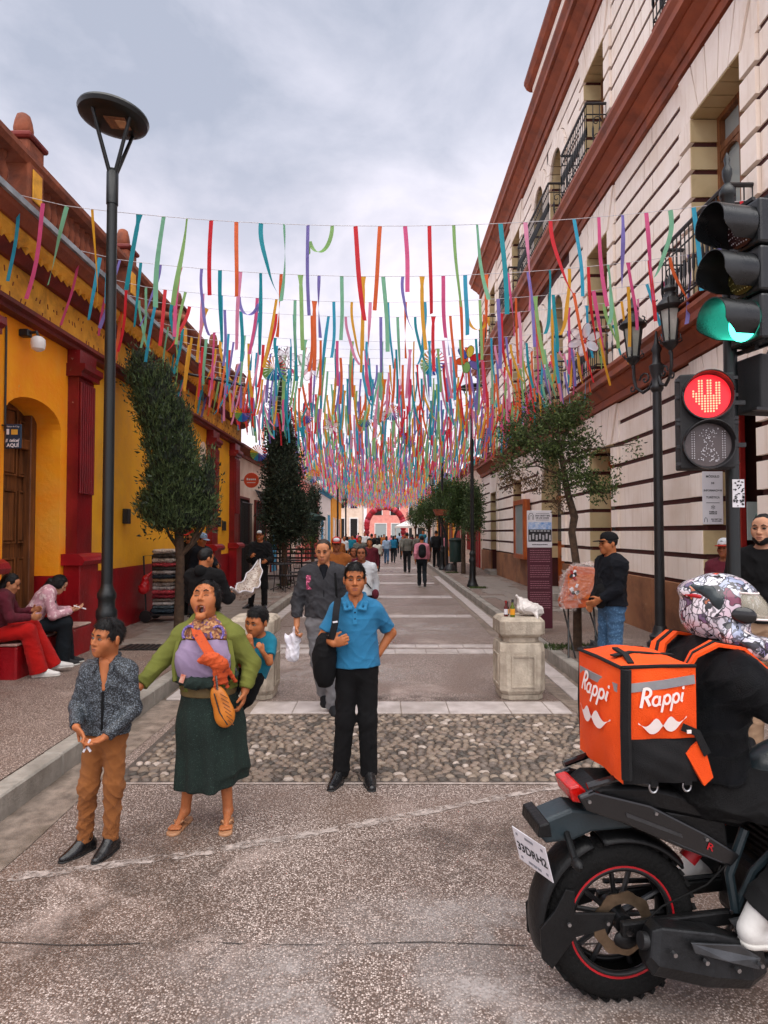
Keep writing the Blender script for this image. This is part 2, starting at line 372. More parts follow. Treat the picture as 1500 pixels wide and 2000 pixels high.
def nets(D, X, Y, Z):
    G = D < 0; c = [G[i:G.shape[0]-1+i, j:G.shape[1]-1+j, k:G.shape[2]-1+k] for i in (0,1) for j in (0,1) for k in (0,1)]
    sm = sum(x.astype(np.int8) for x in c); act = (sm > 0) & (sm < 8); I, J, K = np.nonzero(act); n = len(I)
    idx = np.full(act.shape, -1, np.int32); idx[I, J, K] = np.arange(n)
    acc = np.zeros((n, 3)); cnt = np.zeros(n); A = (X, Y, Z)
    for a in range(3):
        for u in (0, 1):
            for w in (0, 1):
                o0 = [0,0,0]; o1 = [0,0,0]; b, e = [i for i in range(3) if i != a]; o0[b] = o1[b] = u; o0[e] = o1[e] = w; o1[a] = 1
                d0 = D[I+o0[0], J+o0[1], K+o0[2]]; d1 = D[I+o1[0], J+o1[1], K+o1[2]]; m = (d0 < 0) != (d1 < 0)
                t = np.where(m, d0/np.where(m, d0-d1, 1), 0); ii = (I, J, K); p = np.zeros((n, 3))
                for q in range(3):
                    x0 = A[q][ii[q]+o0[q]]; x1 = A[q][ii[q]+o1[q]]; p[:, q] = x0 + (x1-x0)*t
                acc += p*m[:, None]; cnt += m
    V = acc/np.maximum(cnt, 1)[:, None]; qs = []
    def emit(m, offs, flip):
        i, j, k = np.nonzero(m)
        if len(i) == 0: return
        q = np.stack([idx[i+o[0], j+o[1], k+o[2]] for o in offs], 1); q = q[(q >= 0).all(1)]; qs.append(q[:, ::-1] if flip else q)
    g = G
    for fl in (False, True):
        A0 = (g[:-1,1:-1,1:-1] & ~g[1:,1:-1,1:-1]) if not fl else (~g[:-1,1:-1,1:-1] & g[1:,1:-1,1:-1]); emit(A0, [(0,0,0),(0,1,0),(0,1,1),(0,0,1)], fl)
        A1 = (g[1:-1,:-1,1:-1] & ~g[1:-1,1:,1:-1]) if not fl else (~g[1:-1,:-1,1:-1] & g[1:-1,1:,1:-1]); emit(A1, [(0,0,0),(0,0,1),(1,0,1),(1,0,0)], fl)
        A2 = (g[1:-1,1:-1,:-1] & ~g[1:-1,1:-1,1:]) if not fl else (~g[1:-1,1:-1,:-1] & g[1:-1,1:-1,1:]); emit(A2, [(0,0,0),(1,0,0),(1,1,0),(0,1,0)], fl)
    Q = np.concatenate(qs) if qs else np.zeros((0,4), int)
    return V, Q
def np_obj(name, V, Q, mats, parent=None, smooth=True, world=True):
    me = bpy.data.meshes.new(name)
    if parent is not None and world: V = V - np.array(wloc(parent))
    k = Q.shape[1]; me.vertices.add(len(V)); me.vertices.foreach_set('co', np.ascontiguousarray(V, np.float32).ravel())
    me.loops.add(len(Q)*k); me.loops.foreach_set('vertex_index', np.ascontiguousarray(Q, np.int32).ravel())
    me.polygons.add(len(Q)); me.polygons.foreach_set('loop_start', np.arange(0, len(Q)*k, k, dtype=np.int32))
    me.polygons.foreach_set('use_smooth', np.full(len(Q), bool(smooth)))
    for m in (mats if isinstance(mats, (list, tuple)) else [mats]): me.materials.append(m)
    me.update(calc_edges=True); me.validate()
    return new_obj(name, me, parent)
# ================================================================ materials of the setting
M = {}
M['road'] = aggregate('road_aggregate', (1.16, 1.09, 1.05), .38, 120)
M['walk'] = aggregate('walk_aggregate', (1.02, .93, .87), .6, 120)
M['kerb'] = pm('kerb_stone', (.36,.33,.29), (.20,.18,.155), 4, .75, .35, 40, dirt=(.10,.085,.07), dscale=2.2, damt=.8)
M['gutter'] = pm('gutter_concrete', (.33,.26,.21), (.13,.10,.08), 9, .55, .6, 120, dirt=(.10,.075,.05), dscale=2.2, damt=.9)
M['slab'] = pm('paving_slab', (.30,.26,.23), (.17,.145,.125), 2.5, .5, .3, 45, dirt=(.09,.08,.07), damt=.7)
M['tile'] = pm('pale_tile', (.56,.50,.48), (.36,.31,.29), 5, .45, .2, 70, dirt=(.20,.16,.13), damt=.7)
M['mortar'] = pm('mortar', (.10,.078,.065), (.055,.043,.036), 20, .8, .4, 90)
M['seam'] = pm('seam_dark', (.03,.025,.02), rough=.9)
M['oldcem'] = pm('old_cement', (.50,.42,.38), (.24,.19,.165), 7, .7, .3, 90, dirt=(.2,.15,.12), dscale=3, damt=.8)
def patchy(name, c, lo=.42, hi=.56, scale=14):
    m, nt, N, L, b = _nodes(name); tc = N.new('ShaderNodeTexCoord').outputs['Object']
    L.new(_ramp(N, L, _noise(N, L, tc, 30, 5, .6), [(.3, sc_(c, .6)), (.7, c)]), b.inputs['Base Color']); b.inputs['Roughness'].default_value = .7
    L.new(_ramp(N, L, _noise(N, L, tc, scale, 8, .7, .4), [(lo, 0.0), (hi, 1.0)]), b.inputs['Alpha']); return m
def softpatch(name, c, amt, scale=2.2, lo=.42, hi=.66):
    m, nt, N, L, b = _nodes(name); T = N.new('ShaderNodeTexCoord'); tc = T.outputs['Object']; gen = T.outputs['Generated']
    sp = N.new('ShaderNodeSeparateXYZ'); L.new(gen, sp.inputs[0])
    def bell(o):
        a = N.new('ShaderNodeMath'); a.operation = 'PINGPONG'; a.inputs[1].default_value = .5; L.new(o, a.inputs[0]); return _ramp(N, L, a.outputs[0], [(0.0, 0.0), (.35, 1.0)])
    k = _mix(N, L, 1.0, bell(sp.outputs[0]), bell(sp.outputs[1]), 'MULTIPLY')
    k = _mix(N, L, 1.0, k, _ramp(N, L, _noise(N, L, tc, scale, 8, .68, .5), [(lo, 0.0), (hi, amt)]), 'MULTIPLY')
    k = _mix(N, L, 1.0, k, _ramp(N, L, _noise(N, L, tc, 70, 3, .6), [(.35, .45), (.6, 1.0)]), 'MULTIPLY')
    L.new(k, b.inputs['Alpha']); b.inputs['Base Color'].default_value = (*c, 1); b.inputs['Roughness'].default_value = .5; return m
M['worn'] = softpatch('worn_paving', (.50,.45,.43), .85); M['stain'] = softpatch('stained_paving', (.07,.05,.04), .7, 3)
M['jointp'] = patchy('dark_joint', (.05,.04,.035), .40, .50, 5)
M['patch'] = patchy('worn_cement', (.50,.42,.38))
M['orange'] = pm('orange_plaster', S('#ffa60c'), S('#ff9406'), 2.2, .72, .45, 14, dirt=S('#f2b24a'), dscale=.8, damt=.7, wear=S('#e8b25a'))
M['yellow'] = pm('yellow_plaster', S('#fcb822'), S('#f0a616'), 2.2, .72, .45, 14, dirt=S('#d89a3c'), dscale=.8, damt=.8, wear=S('#e6bc72'))
M['red'] = pm('red_paint', S('#a00c18'), S('#7e0a14'), 2.0, .38, .25, 18, dirt=S('#4c060c'), damt=.5, wear=S('#b39a8c'))
M['redp'] = pm('red_pilaster', S('#860c16'), S('#640a12'), 2.0, .42, .25, 18, dirt=S('#42060a'), damt=.5, wear=S('#a98f80'))
M['brown'] = pm('cornice_brown', S('#9c5030'), S('#74341e'), 3, .7, .3, 30, dirt=S('#4a2416'), damt=.6)
M['darkred'] = pm('cornice_darkred', S('#84302a'), S('#5c1c18'), 3, .7, .3, 30, dirt=S('#38140f'), damt=.6)
M['ochre'] = pm('frieze_ochre', S('#f0b03a'), S('#d08c22'), 3, .8, .3, 30, dirt=S('#8a5c24'), dscale=2.4, damt=.8)
M['leadgrey'] = pm('gutter_grey', S('#a8b0b6'), S('#747a80'), 5, .6, .3, 30, dirt=S('#44484a'), damt=.6)
M['terracotta'] = pm('terracotta', S('#a0583a'), S('#6c3622'), 4, .8, .4, 30, dirt=S('#3e261c'), damt=.7)
M['cream'] = pm('cream_stucco', S('#fff4ea'), S('#f6e8da'), 1.2, .85, .2, 60, dirt=S('#dcc6b0'), dscale=.7, damt=.55, streak=S('#d0b8a2'))
M['tan'] = pm('tan_shade_stucco', S('#d0bd94'), S('#bfa97e'), 1.5, .85, .2, 60, dirt=S('#97835e'), damt=.6)  # on the opening returns this tan puts their shading into the colour
M['joint'] = pm('joint_maroon', S('#4e1f18'), S('#371310'), 3, .85, .2, 60)
M['cornice'] = pm('cornice_sienna', S('#a25434'), S('#823e26'), 2.5, .6, .2, 30, dirt=S('#4c2012'), damt=.75)
M['plinth'] = pm('plinth_brown', S('#a06f4c'), S('#7c4e33'), 1.5, .8, .3, 25, dirt=S('#553423'), dscale=1.1, damt=.8, wear=S('#cbb9a6'))
M['iron'] = pm('black_iron', (.018,.019,.021), (.008,.008,.009), 6, .45, .15, 60)
M['post'] = pm('post_paint', S('#11191b'), S('#0a0f11'), 4, .42, .12, 50)
M['doorwood'] = wood('old_door_wood', S('#7d4a24'), S('#38200f'))
M['orangewood'] = wood('varnished_wood', S('#b85a1e'), S('#6a2a0c'), .35)
M['frame'] = wood('frame_wood', S('#8d5a34'), S('#55301a'), .5)
M['pane'] = glass('window_pane', (.05,.06,.065), .05)
M['panepale'] = glass('window_curtain', (.33,.38,.38), .12)
M['dark'] = pm('dark_interior', (.012,.010,.009), rough=.9)
M['pink'] = pm('pink_plaster', S('#f0a294'), S('#e08a80'), 2, .85, .2, 40, dirt=S('#b57468'))
M['creamw'] = pm('pale_plaster', S('#f0dccb'), S('#e0c6b0'), 2, .85, .2, 40, dirt=S('#b99c84'))
M['bluew'] = pm('blue_plaster', S('#3f9fc8'), S('#2c82ac'), 2, .8, .2, 40)
M['yelw'] = pm('amber_plaster', S('#f0a628'), S('#dc9018'), 2, .8, .2, 40)
M['redw'] = pm('red_joinery', S('#a8221c'), S('#7a1210'), 2, .6, .2, 40)
M['white'] = pm('white_paint', S('#efecea'), S('#dcd6d2'), 2, .7, .1, 40)
M['stone'] = pm('bollard_stone', S('#c8bcaa'), S('#9e9080'), 6, .85, .4, 50, dirt=S('#5c5246'), dscale=2.5, damt=.85, streak=S('#645a4e'))
M['bark'] = pm('bark', S('#5a4636'), S('#2e2218'), 14, .9, .8, 60)

# ================================================================ ground
LK, RK, WH = -2.38, 2.30, .17                # kerb faces, pavement height
LX, RX = -4.5, 4.4                           # facades
road = MB().add([(-250,-60,0),(250,-60,0),(250,420,0),(-250,420,0)], [(0,1,2,3)]).build('road', M['road']); tag(road, kind='structure')
def walk_poly(kx, cx, cy, r, sgn, far):
    P = [(kx + sgn*.16, far), (sgn*60, far), (sgn*60, cy - r + .16)]
    for i in range(9):
        a = math.pi/2*i/8; P.append((cx - sgn*(r-.16)*math.sin(a), cy - (r-.16)*math.cos(a)))
    return P
for nm, kx, cy, sgn in (('pavement_left', LK, 2.9, -1), ('pavement_right', RK, 5.15, 1)):
    r = 1.1; cx = kx + sgn*r; far = 120.0
    w = MB().prism(walk_poly(kx, cx, cy, r, sgn, far), -.05, WH - .006, 'z').build(nm, M['walk']); tag(w, kind='structure')
    # kerb stones one by one
    kb = MB().bbox(0, .155, 0, .94, -.06, WH, .012).mesh('kerb_stone', M['kerb']) if sgn > 0 else MB().bbox(-.155, 0, 0, .94, -.06, WH, .012).mesh('kerb_stone', M['kerb'])
    y = cy
    for i in range(70):
        o = new_obj('kerb_stone', kb, w); o.location = (kx + rng.uniform(-.004,.004), y, rng.uniform(-.006,.004)); y += .95
    for i in range(6):                        # corner
        a0, a1 = math.pi/2*i/6 + .01, math.pi/2*(i+1)/6 - .01; q = []
        for a in (a0, a1): q += [(cx - sgn*r*math.cos(a), cy - r*math.sin(a)), (cx - sgn*(r-.155)*math.cos(a), cy - (r-.155)*math.sin(a))]
        MB().prism([q[0], q[1], q[3], q[2]], -.06, WH, 'z').build('kerb_stone', M['kerb'], w)
    kb2 = MB().bbox(0, .94, 0, .155, -.06, WH, .012).mesh('kerb_stone', M['kerb'])
    for i in range(8):
        o = new_obj('kerb_stone', kb2, w); o.location = (cx + (i*.95 if sgn > 0 else -(i+1)*.95), cy - r, 0)
    # gutter strip along the kerb
    gx = (kx, kx + .33) if sgn < 0 else (kx - .40, kx)
    g = MB(); n = 60; rows = []
    for i in range(n):
        yy = cy - .6 + i*1.4; j = .04*math.sin(i*2.1) + rng.uniform(-.02,.02)
        rows.append([(gx[0] + (j if sgn > 0 else 0), yy, .004), (gx[1] + (j if sgn < 0 else 0), yy, .004)])
    g.sheet(rows).build('gutter', M['gutter'], road)
    gm = [MB().bbox(0, .20, 0, L_, 0, .022, .006).mesh('gutter_stone', M['tile']) for L_ in (.38, .5)]
    y = 6.9
    while y < 26:
        k = rng.randrange(2); o = new_obj('gutter_stone', gm[k], road); o.location = ((LK + .05) if sgn < 0 else (RK - .27), y, rng.uniform(-.002,.003)); y += (.40, .52)[k]
    if sgn < 0: walk_l = w
    else: walk_r = w
# paving slabs of the pavements further back
sm = [MB().bbox(-a/2, a/2, -b/2, b/2, -.03, .0, .006).mesh('paving_slab', M['slab']) for a, b in ((.62,.46),(.52,.46),(.70,.46))]
for w, x0, x1, ya, yb in ((walk_l, -4.42, LK-.17, 9.6, 23.0), (walk_r, RK+.17, 4.32, 13.5, 24.0)):
    y = ya
    while y < yb:
        x = x0 + rng.uniform(-.3, 0)
        while x < x1:
            k = rng.randrange(3); a = (.62,.52,.70)[k]; cxx = x + a/2
            if cxx - a/2 > x0 - .01 and cxx + a/2 < x1 + .01:
                o = new_obj('paving_slab', sm[k], w); o.location = (cxx, y, WH + .008 + rng.uniform(-.003,.003)); o.rotation_euler = (0, 0, rng.uniform(-.01,.01))
            x += a + .012
        y += .474
# cobble band
CB0, CB1 = 4.66, 6.34
MB().add([(LK+.42,CB0,.006),(RK-.02,CB0,.006),(RK-.02,CB1,.006),(LK+.42,CB1,.006)], [(0,1,2,3)]).build('cobble_bed', M['mortar'], road)
M['peb'] = [pm('cobble_%d' % i, c, sc_(c, .6), 18, .5, .3, 60) for i, c in enumerate([(.24,.18,.135),(.13,.097,.075),(.33,.255,.195),(.085,.068,.055),(.27,.20,.155),(.52,.43,.37),(.18,.14,.115)])]
def pebble_geo(a, b, h, seed):
    r = random.Random(seed); V = []; n = 9
    for ring, (k, z) in enumerate(((1.0, -.3), (1.0, .25), (.80, .72), (.42, .97))):
        for i in range(n):
            t = 2*math.pi*i/n; w = 1 + .13*math.sin(2*t + seed) + .07*math.sin(3*t + 2*seed)
            V.append((a*k*w*math.cos(t), b*k*w*math.sin(t), h*z))
    V.append((0,0,h)); f = [(j*n+i, j*n+(i+1)%n, (j+1)*n+(i+1)%n, (j+1)*n+i) for j in range(3) for i in range(n)] + [(3*n+i, 3*n+(i+1)%n, 4*n) for i in range(n)]
    return V, f
pebs = []
y = CB0 + .035; row = 0
while y < CB1 - .02:
    x = LK + .45 + (row % 2)*.05 + rng.uniform(0,.04); 
    while x < RK - .06:
        L_ = rng.uniform(.025, .044); D_ = rng.uniform(.024, .034)
        pebs.append((x + L_, y + rng.uniform(-.011,.011), L_*.98, D_*1.04, rng.uniform(.015,.024), rng.uniform(-.5,.5), rng.choices(range(7), [5,4,3,3,4,1,4])[0])); x += 2*L_ + .003
    y += .054; row += 1
pmesh = {}
far_p = MB()
for i, (x, y, a, b, h, rot, c) in enumerate(pebs):
    if i < 300:
        key = (rng.randrange(4), c)
        if key not in pmesh: V, f = pebble_geo(1, 1, 1, key[0]*1.7+1); pmesh[key] = MB().add(V, f).mesh('cobble', M['peb'][c], True, 180)
        o = new_obj('cobble', pmesh[key], road); o.location = (x, y, .004); o.scale = (a, b, h); o.rotation_euler = (0, 0, rot)
    else:
        V, f = pebble_geo(a, b, h, (i % 11)*1.3); m = Rz(rot); far_p.cm = c; far_p.add([m @ Vector(p) + Vector((x, y, .004)) for p in V], f)
o = far_p.build('cobbles', M['peb'], road, True, 180); o['kind'] = 'stuff'
# pale tile bands across the street
for y0, dep, k in ((6.40, .44, 0), (9.55, .34, 1), (10.05, .25, 1), (13.6, .4, 2), (17.6, .6, 2), (22.4, .6, 2), (27, .7, 2), (32, .7, 2)):
    x = LK + (.44 if k else 1.05)
    while x < RK - .45:
        wd_ = rng.uniform(.36,.62); x1 = min(x + wd_, RK - .42)
        if x1 - x > .1: MB().bbox(x, x1 - .008, y0 + rng.uniform(0,.01), y0 + dep, -.02, .010 + rng.uniform(0,.004), .004).build('band_tile', M['tile'], road)
        x = x1
MB().sheet([[(LK+.42, 6.37, .005), (LK+.42, 6.86, .005)], [(RK-.42, 6.37, .005), (RK-.42, 6.86, .005)]]).build('band_bed', M['gutter'], road)
# joints and old cement seam in the near roadway
rows = []
for i in range(41):
    x = -4 + i*.2; yy = 2.86 + .012*math.sin(i*1.3) + rng.uniform(-.006,.006); rows.append([(x, yy - .003 - rng.uniform(0,.004), .004), (x, yy + .002, .004)])
MB().sheet(rows).build('road_joint', M['jointp'], road)
rows = []
for i in range(40):
    t = i/39; p = ground(20 + t*1090, 1715 - t*175 + 10*math.sin(t*4)); wd_ = .045 + .035*math.sin(i*1.7)**2 + rng.uniform(-.015,.015)
    rows.append([(p.x, p.y - wd_*.6, .004), (p.x, p.y + wd_*.6, .004)])
MB().sheet(rows).build('cement_seam', M['patch'], road)
MB().sheet([[(LK+.42, CB0-.03, .0045), (LK+.42, CB0+.008, .0045)], [(RK-.02, CB0-.03, .0045), (RK-.02, CB0+.008, .0045)]]).build('road_joint', M['oldcem'], road)

for (x_, y_, w_, d_, m_) in ((.1, 2.55, 1.5, .5, 'worn'), (.55, 3.0, .9, .35, 'worn'), (-.5, 8.3, 1.3, .8, 'worn'), (.4, 12, 1.6, 1.0, 'worn'), (-1.3, 3.3, .8, .9, 'stain'), (.9, 3.7, 1.2, .5, 'stain'), (.2, 6.9, 1.6, .35, 'stain')):
    MB().add([(x_-w_,y_-d_,.003),(x_+w_,y_-d_,.003),(x_+w_,y_+d_,.003),(x_-w_,y_+d_,.003)], [(0,1,2,3)]).build('road_wear', M[m_], road)

# ================================================================ left: orange and yellow colonial house
def arch_pts(y0, y1, zs, rise, n=12):          # segmental arch from (y0,zs) to (y1,zs)
    c = (y0+y1)/2; h = (y1-y0)/2
    return [(c - h*math.cos(math.pi*i/n), zs + rise*math.sin(math.pi*i/n)) for i in range(n+1)]
HB = thing('colonial_house', 'orange and yellow single-storey house with dark red pilasters, dado and balustraded parapet', 'building', (LX, 5.0, 0))
DY0, DY1, DZS, DRI = 7.55, 8.87, 3.22, .30
EY0, EY1 = 14.2, 15.5
def lwall(y0, y1, z0, z1, m, nm, x=LX, th=.7): MB().box(x-th, x, y0, y1, z0, z1).build(nm, m, HB)
lwall(4.0, DY0, 1.2, 4.45, M['orange'], 'wall'); lwall(DY1, 9.3, 1.2, 4.45, M['orange'], 'wall')
ap = arch_pts(DY0, DY1, DZS, DRI)
MB().prism([(a, b) for a, b in ap] + [(DY1, 4.45), (DY0, 4.45)], LX-.7, LX, 'x').build('wall', M['orange'], HB)
lwall(9.3, EY0, 1.2, 4.45, M['yellow'], 'wall'); lwall(EY1, 19.6, 1.2, 4.45, M['yellow'], 'wall')
ap2 = arch_pts(EY0, EY1, 3.1, .3)
MB().prism([(a, b) for a, b in ap2] + [(EY1, 4.45), (EY0, 4.45)], LX-.7, LX, 'x').build('wall', M['yellow'], HB)
lwall(4.0, DY0, 0, 1.2, M['red'], 'dado', LX+.006); lwall(DY1, EY0, 0, 1.2, M['red'], 'dado', LX+.006); lwall(EY1, 19.6, 0, 1.2, M['red'], 'dado', LX+.006)
MB().box(LX-1.0, LX-.7, 4, 19.6, 0, 5.4).build('wall', M['dark'], HB)
# door steps
st = MB().bbox(LX-.45, LX+.42, 7.15, 8.95, 0, .53, .02).build('step', M['red'], HB)
MB().bbox(LX-.44, LX+.425, 7.14, 8.96, .531, .56, .01).build('tread', pm('worn_step', S('#b9a79a'), S('#7a2a24'), 4, .7, .3, 30), st)
MB().bbox(LX-.45, LX+.2, EY0+.02, EY1-.02, 0, .35, .02).build('step', M['red'], HB)
# panelled doors
def panel_door(y0, y1, z0, z1, xd, root, m, cols=4, rows=(.0,.30,.36,.60,.66,.98), ax='x', face=1):
    d = MB().box(xd-.05, xd, y0, y1, z0, z1).build('door', m, root)
    pw = (y1-y0)/cols; H = z1-z0
    for c in range(cols):
        for r in range(0, len(rows), 2):
            a, b = y0 + c*pw + pw*.16, y0 + (c+1)*pw - pw*.16; q0, q1 = z0 + rows[r]*H + .05, z0 + rows[r+1]*H - .02
            if r+1 == len(rows)-1: q1 -= .25*abs((c+.5)/cols-.5)*2
            MB().bbox(*sorted((xd + face*.001, xd + face*.025)), a, b, q0, q1, .012).build('panel', m, d)
            f = MB()
            for e in ((a-.035, a-.008, q0-.03, q1+.03), (b+.008, b+.035, q0-.03, q1+.03), (a-.008, b+.008, q0-.03, q0-.008), (a-.008, b+.008, q1+.008, q1+.03)):
                f.box(*sorted((xd + face*.001, xd + face*.04)), *e)
            f.build('moulding', m, d)
    MB().box(*sorted((xd, xd+face*.05)), (y0+y1)/2-.04, (y0+y1)/2+.04, z0, z1).build('meeting_stile', m, d)
    return d
XD = LX - .44
panel_door(DY0-.1, DY1+.05, .56, 3.55, XD, HB, M['doorwood'])
MB().bbox(XD, XD+.12, DY1-.16, DY1-.02, .56, 3.4, .01).build('door_frame', M['doorwood'], HB)
MB().bbox(XD, XD+.10, DY0-.1, DY1-.0, 2.92, 3.06, .01).build('transom', M['doorwood'], HB)
panel_door(EY0-.05, EY1+.05, .35, 3.4, XD, HB, M['doorwood'])
# pilasters
def pilaster(y0, y1):
    p = MB().box(LX, LX+.16, y0+.03, y1-.03, 1.5, 4.02).build('pilaster', M['redp'], HB)
    n = 7; s = (y1-y0-.06)/n
    for i in range(n):
        MB().bbox(LX+.1605, LX+.195, y0+.03+i*s+s*.2, y0+.03+(i+1)*s-s*.2, 2.35, 3.95, .008).build('rib', M['redp'], p)
    MB().bbox(LX, LX+.24, y0-.03, y1+.03, .05, 1.34, .012).build('pedestal', M['red'], p)
    MB().prism([(LX,1.34),(LX+.30,1.34),(LX+.33,1.40),(LX+.30,1.46),(LX+.24,1.50),(LX,1.50)], y0-.10, y1+.10).build('base_moulding', M['red'], p)
    c = MB().prism([(LX,4.02),(LX+.22,4.02),(LX+.22,4.08),(LX+.27,4.12),(LX+.27,4.20),(LX,4.20)], y0-.03, y1+.03); c.build('capital', M['redp'], p)
    MB().box(LX, LX+.18, y0, y1, 4.20, 4.40).build('neck_block', M['redp'], p)
for a, b in ((6.45,7.08), (9.02,9.54), (16.15,16.75), (18.55,19.15)): pilaster(a, b)
# entablature: mouldings run the length of the house
for nm, pr, z0, z1, m in (('architrave', [(0,0),(.14,0),(.14,.05),(.20,.07),(.20,.12),(0,.12)], 4.40, 0, 'darkred'),
        ('frieze', [(0,0),(.08,0),(.08,.48),(0,.48)], 4.52, 0, 'ochre'),
        ('bed_moulding', [(0,0),(.16,0),(.26,.08),(.26,.13),(0,.13)], 5.00, 0, 'darkred'),
        ('corona', [(0,0),(.28,0),(.34,.10),(.34,.15),(0,.15)], 5.13, 0, 'ochre'),
        ('cyma', [(0,0),(.38,0),(.46,.09),(.48,.15),(0,.15)], 5.28, 0, 'brown'),
        ('cap', [(0,0),(.52,0),(.52,.07),(0,.07)], 5.43, 0, 'leadgrey')):
    MB().prism([(LX-.3+a+(.3 if a else 0), z0+b) for a, b in pr], 4.0, 19.75).build(nm, M[m], HB)
d = MB()
for i in range(96):
    y = 4.1 + i*.163; d.add([(LX+.265,y,5.128),(LX+.335,y,5.128),(LX+.335,y+.10,5.128),(LX+.265,y+.10,5.128),(LX+.30,y+.05,5.05)], [(0,1,4),(1,2,4),(2,3,4),(3,0,4),(3,2,1,0)])
d.build('teeth', M['ochre'], HB)['kind'] = 'stuff'
d = MB()
for i in range(180):                      # scratched relief and dentil shadows of the frieze, set in as brown bars
    y = 4.3 + i*.085 + rng.uniform(-.02,.02); z = rng.choice((4.62,4.76,4.88)); d.obox((LX+.084, y, z), (.010, .011, rng.uniform(.03,.07)), Matrix.Rotation(rng.uniform(-.7,.7), 3, 'X'))
d.build('relief', M['brown'], HB)['kind'] = 'stuff'
# balustrade
bx = LX + .22
MB().bbox(bx-.12, bx+.12, 4, 19.7, 5.50, 5.62, .02).build('bottom_rail', M['darkred'], HB)
MB().prism([(bx-.15,6.08),(bx+.15,6.08),(bx+.19,6.14),(bx+.19,6.20),(bx+.10,6.26),(bx-.15,6.26)], 4, 19.7).build('top_rail', M['terracotta'], HB)
bal = MB().lathe([(.05,0),(.055,.04),(.03,.08),(.06,.18),(.065,.25),(.03,.36),(.055,.42),(.05,.46)], n=8).mesh('baluster', M['terracotta'], True, 60)
PED = [7.45, 10.35, 13.1, 15.9, 18.7]
y = 4.1
while y < 19.6:
    if all(abs(y-p) > .30 for p in PED): o = new_obj('baluster', bal, HB); o.location = (bx-LX, y-5.0, 5.62)
    y += .155
for p in PED:
    q = MB().bbox(bx-.165, bx+.165, p-.17, p+.17, 5.50, 6.38, .02).build('parapet_block', M['terracotta'], HB)
    MB().bbox(bx+.166, bx+.185, p-.10, p+.10, 5.68, 6.05, .01).build('block_panel', M['ochre'], q)
    MB().bbox(bx-.20, bx+.20, p-.21, p+.21, 6.38, 6.45, .02).build('block_cap', M['darkred'], q)
    MB().lathe([(.06,6.45),(.08,6.47),(.105,6.52),(.11,6.58),(.095,6.67),(.075,6.74),(.05,6.76)], (bx,p,0), 12).build('urn_finial', M['terracotta'], q, True, 60)
MB().box(LX-9, LX-.05, 4, 19.7, 5.3, 5.45).build('roof', M['leadgrey'], HB)
MB().box(LX-9, LX-1.0, 19.3, 19.6, 0, 5.3).build('wall', M['yellow'], HB)
# painted plaque over the second doorway, meter boxes, spout
pl = MB().prism([(15.55+.0,3.35),(16.05,3.35)] + [(15.8+.25*math.cos(math.pi*i/10), 3.75+.3*math.sin(math.pi*i/10)) for i in range(11)], LX+.002, LX+.03, 'x').build('plaque', M['creamw'], HB)
MB().ell((LX+.04,15.75,3.62),(.015,.07,.13),8,6).ell((LX+.04,15.88,3.58),(.015,.05,.10),8,6).build('painted_figure', M['iron'], pl)
for y, z in ((11.0, 1.95), (17.2, 1.95), (17.75, 1.85)): MB().bbox(LX, LX+.09, y, y+.16, z, z+.26, .01).build('meter_box', M['iron'], HB)
MB().tube([(LX-.1, 10.6, 5.58), (LX+.9, 10.9, 5.50), (LX+1.1, 10.95, 5.48)], .07, 10).build('rain_spout', M['terracotta'], HB, True)
MB().tube([(LX-.1, 13.2, 5.2), (LX+1.5, 13.6, 4.95)], .03, 8).build('iron_bracket', M['iron'], HB, True)
MB().tube([(LX+.02, 7.53, 3.0), (LX+.02, 7.52, 4.2), (LX+.02, 7.5, 4.35)], .012, 6).build('cable', M['iron'], HB)

# ================================================================ right: three-storey rusticated stone front
RB = thing('town_hall', 'cream three-storey stone front with maroon joints, sienna cornices and iron balconies', 'building', (RX, 5.0, 0))
BY0, BY1 = 5.6, 28.7
def op(c, w, z0, z1, arch=False): return dict(y0=c-w/2, y1=c+w/2, z0=z0, z1=z1, arch=arch)
G0 = [op(8.1,1.3,WH,3.5), op(12.9,1.3,WH,3.5), op(16.7,2.0,WH,3.0,True), op(20.9,1.3,WH+1,3.5), op(25.5,1.3,WH,3.4)]
G1 = [op(8.3,1.27,4.92,7.70), op(12.95,1.25,4.92,7.7), op(16.0,1.15,4.92,7.2,True), op(17.9,1.15,4.92,7.2,True), op(20.9,1.25,4.92,7.7), op(25.5,1.25,4.92,7.7)]
G2 = [op(8.3,1.27,9.2,11.65), op(13.05,1.25,9.2,11.65), op(16.0,1.05,9.2,11.0,True), op(17.8,1.05,9.2,11.0,True), op(20.9,1.25,9.2,11.65), op(25.5,1.25,9.2,11.65)]
FLOORS = [(1.07, 4.25, .405, G0), (4.92, 8.5, .405, G1), (9.15, 12.4, .405, G2)]
XB = RX + .02
# core wall with real openings
allop = G0 + G1 + G2
ys = sorted(set([BY0, BY1] + [o[k] for o in allop for k in ('y0','y1')])); zs = sorted(set([0, 13.0] + [o['z0'] for o in allop] + [o['z1'] + ((o['y1']-o['y0'])/2 if o['arch'] else 0) for o in allop]))
core = MB()
for a, b in zip(ys, ys[1:]):
    z = 0; segs = []
    cov = sorted((o['z0'], o['z1'] + ((o['y1']-o['y0'])/2 if o['arch'] else 0)) for o in allop if o['y0'] <= a + 1e-6 and o['y1'] >= b - 1e-6)
    for c0, c1 in cov:
        if c0 > z + 1e-4: core.box(XB, RX+.8, a, b, z, c0)
        z = c1
    core.box(XB, RX+.8, a, b, z, 13.0)
core.build('wall', M['joint'], RB)
MB().box(RX+.8, RX+9, BY0, BY1, 0, 13.0).build('wall', M['dark'], RB)
MB().box(RX, RX+9, BY1-.01, BY1+.02, 0, 13.0).build('gable_wall', M['cream'], RB)
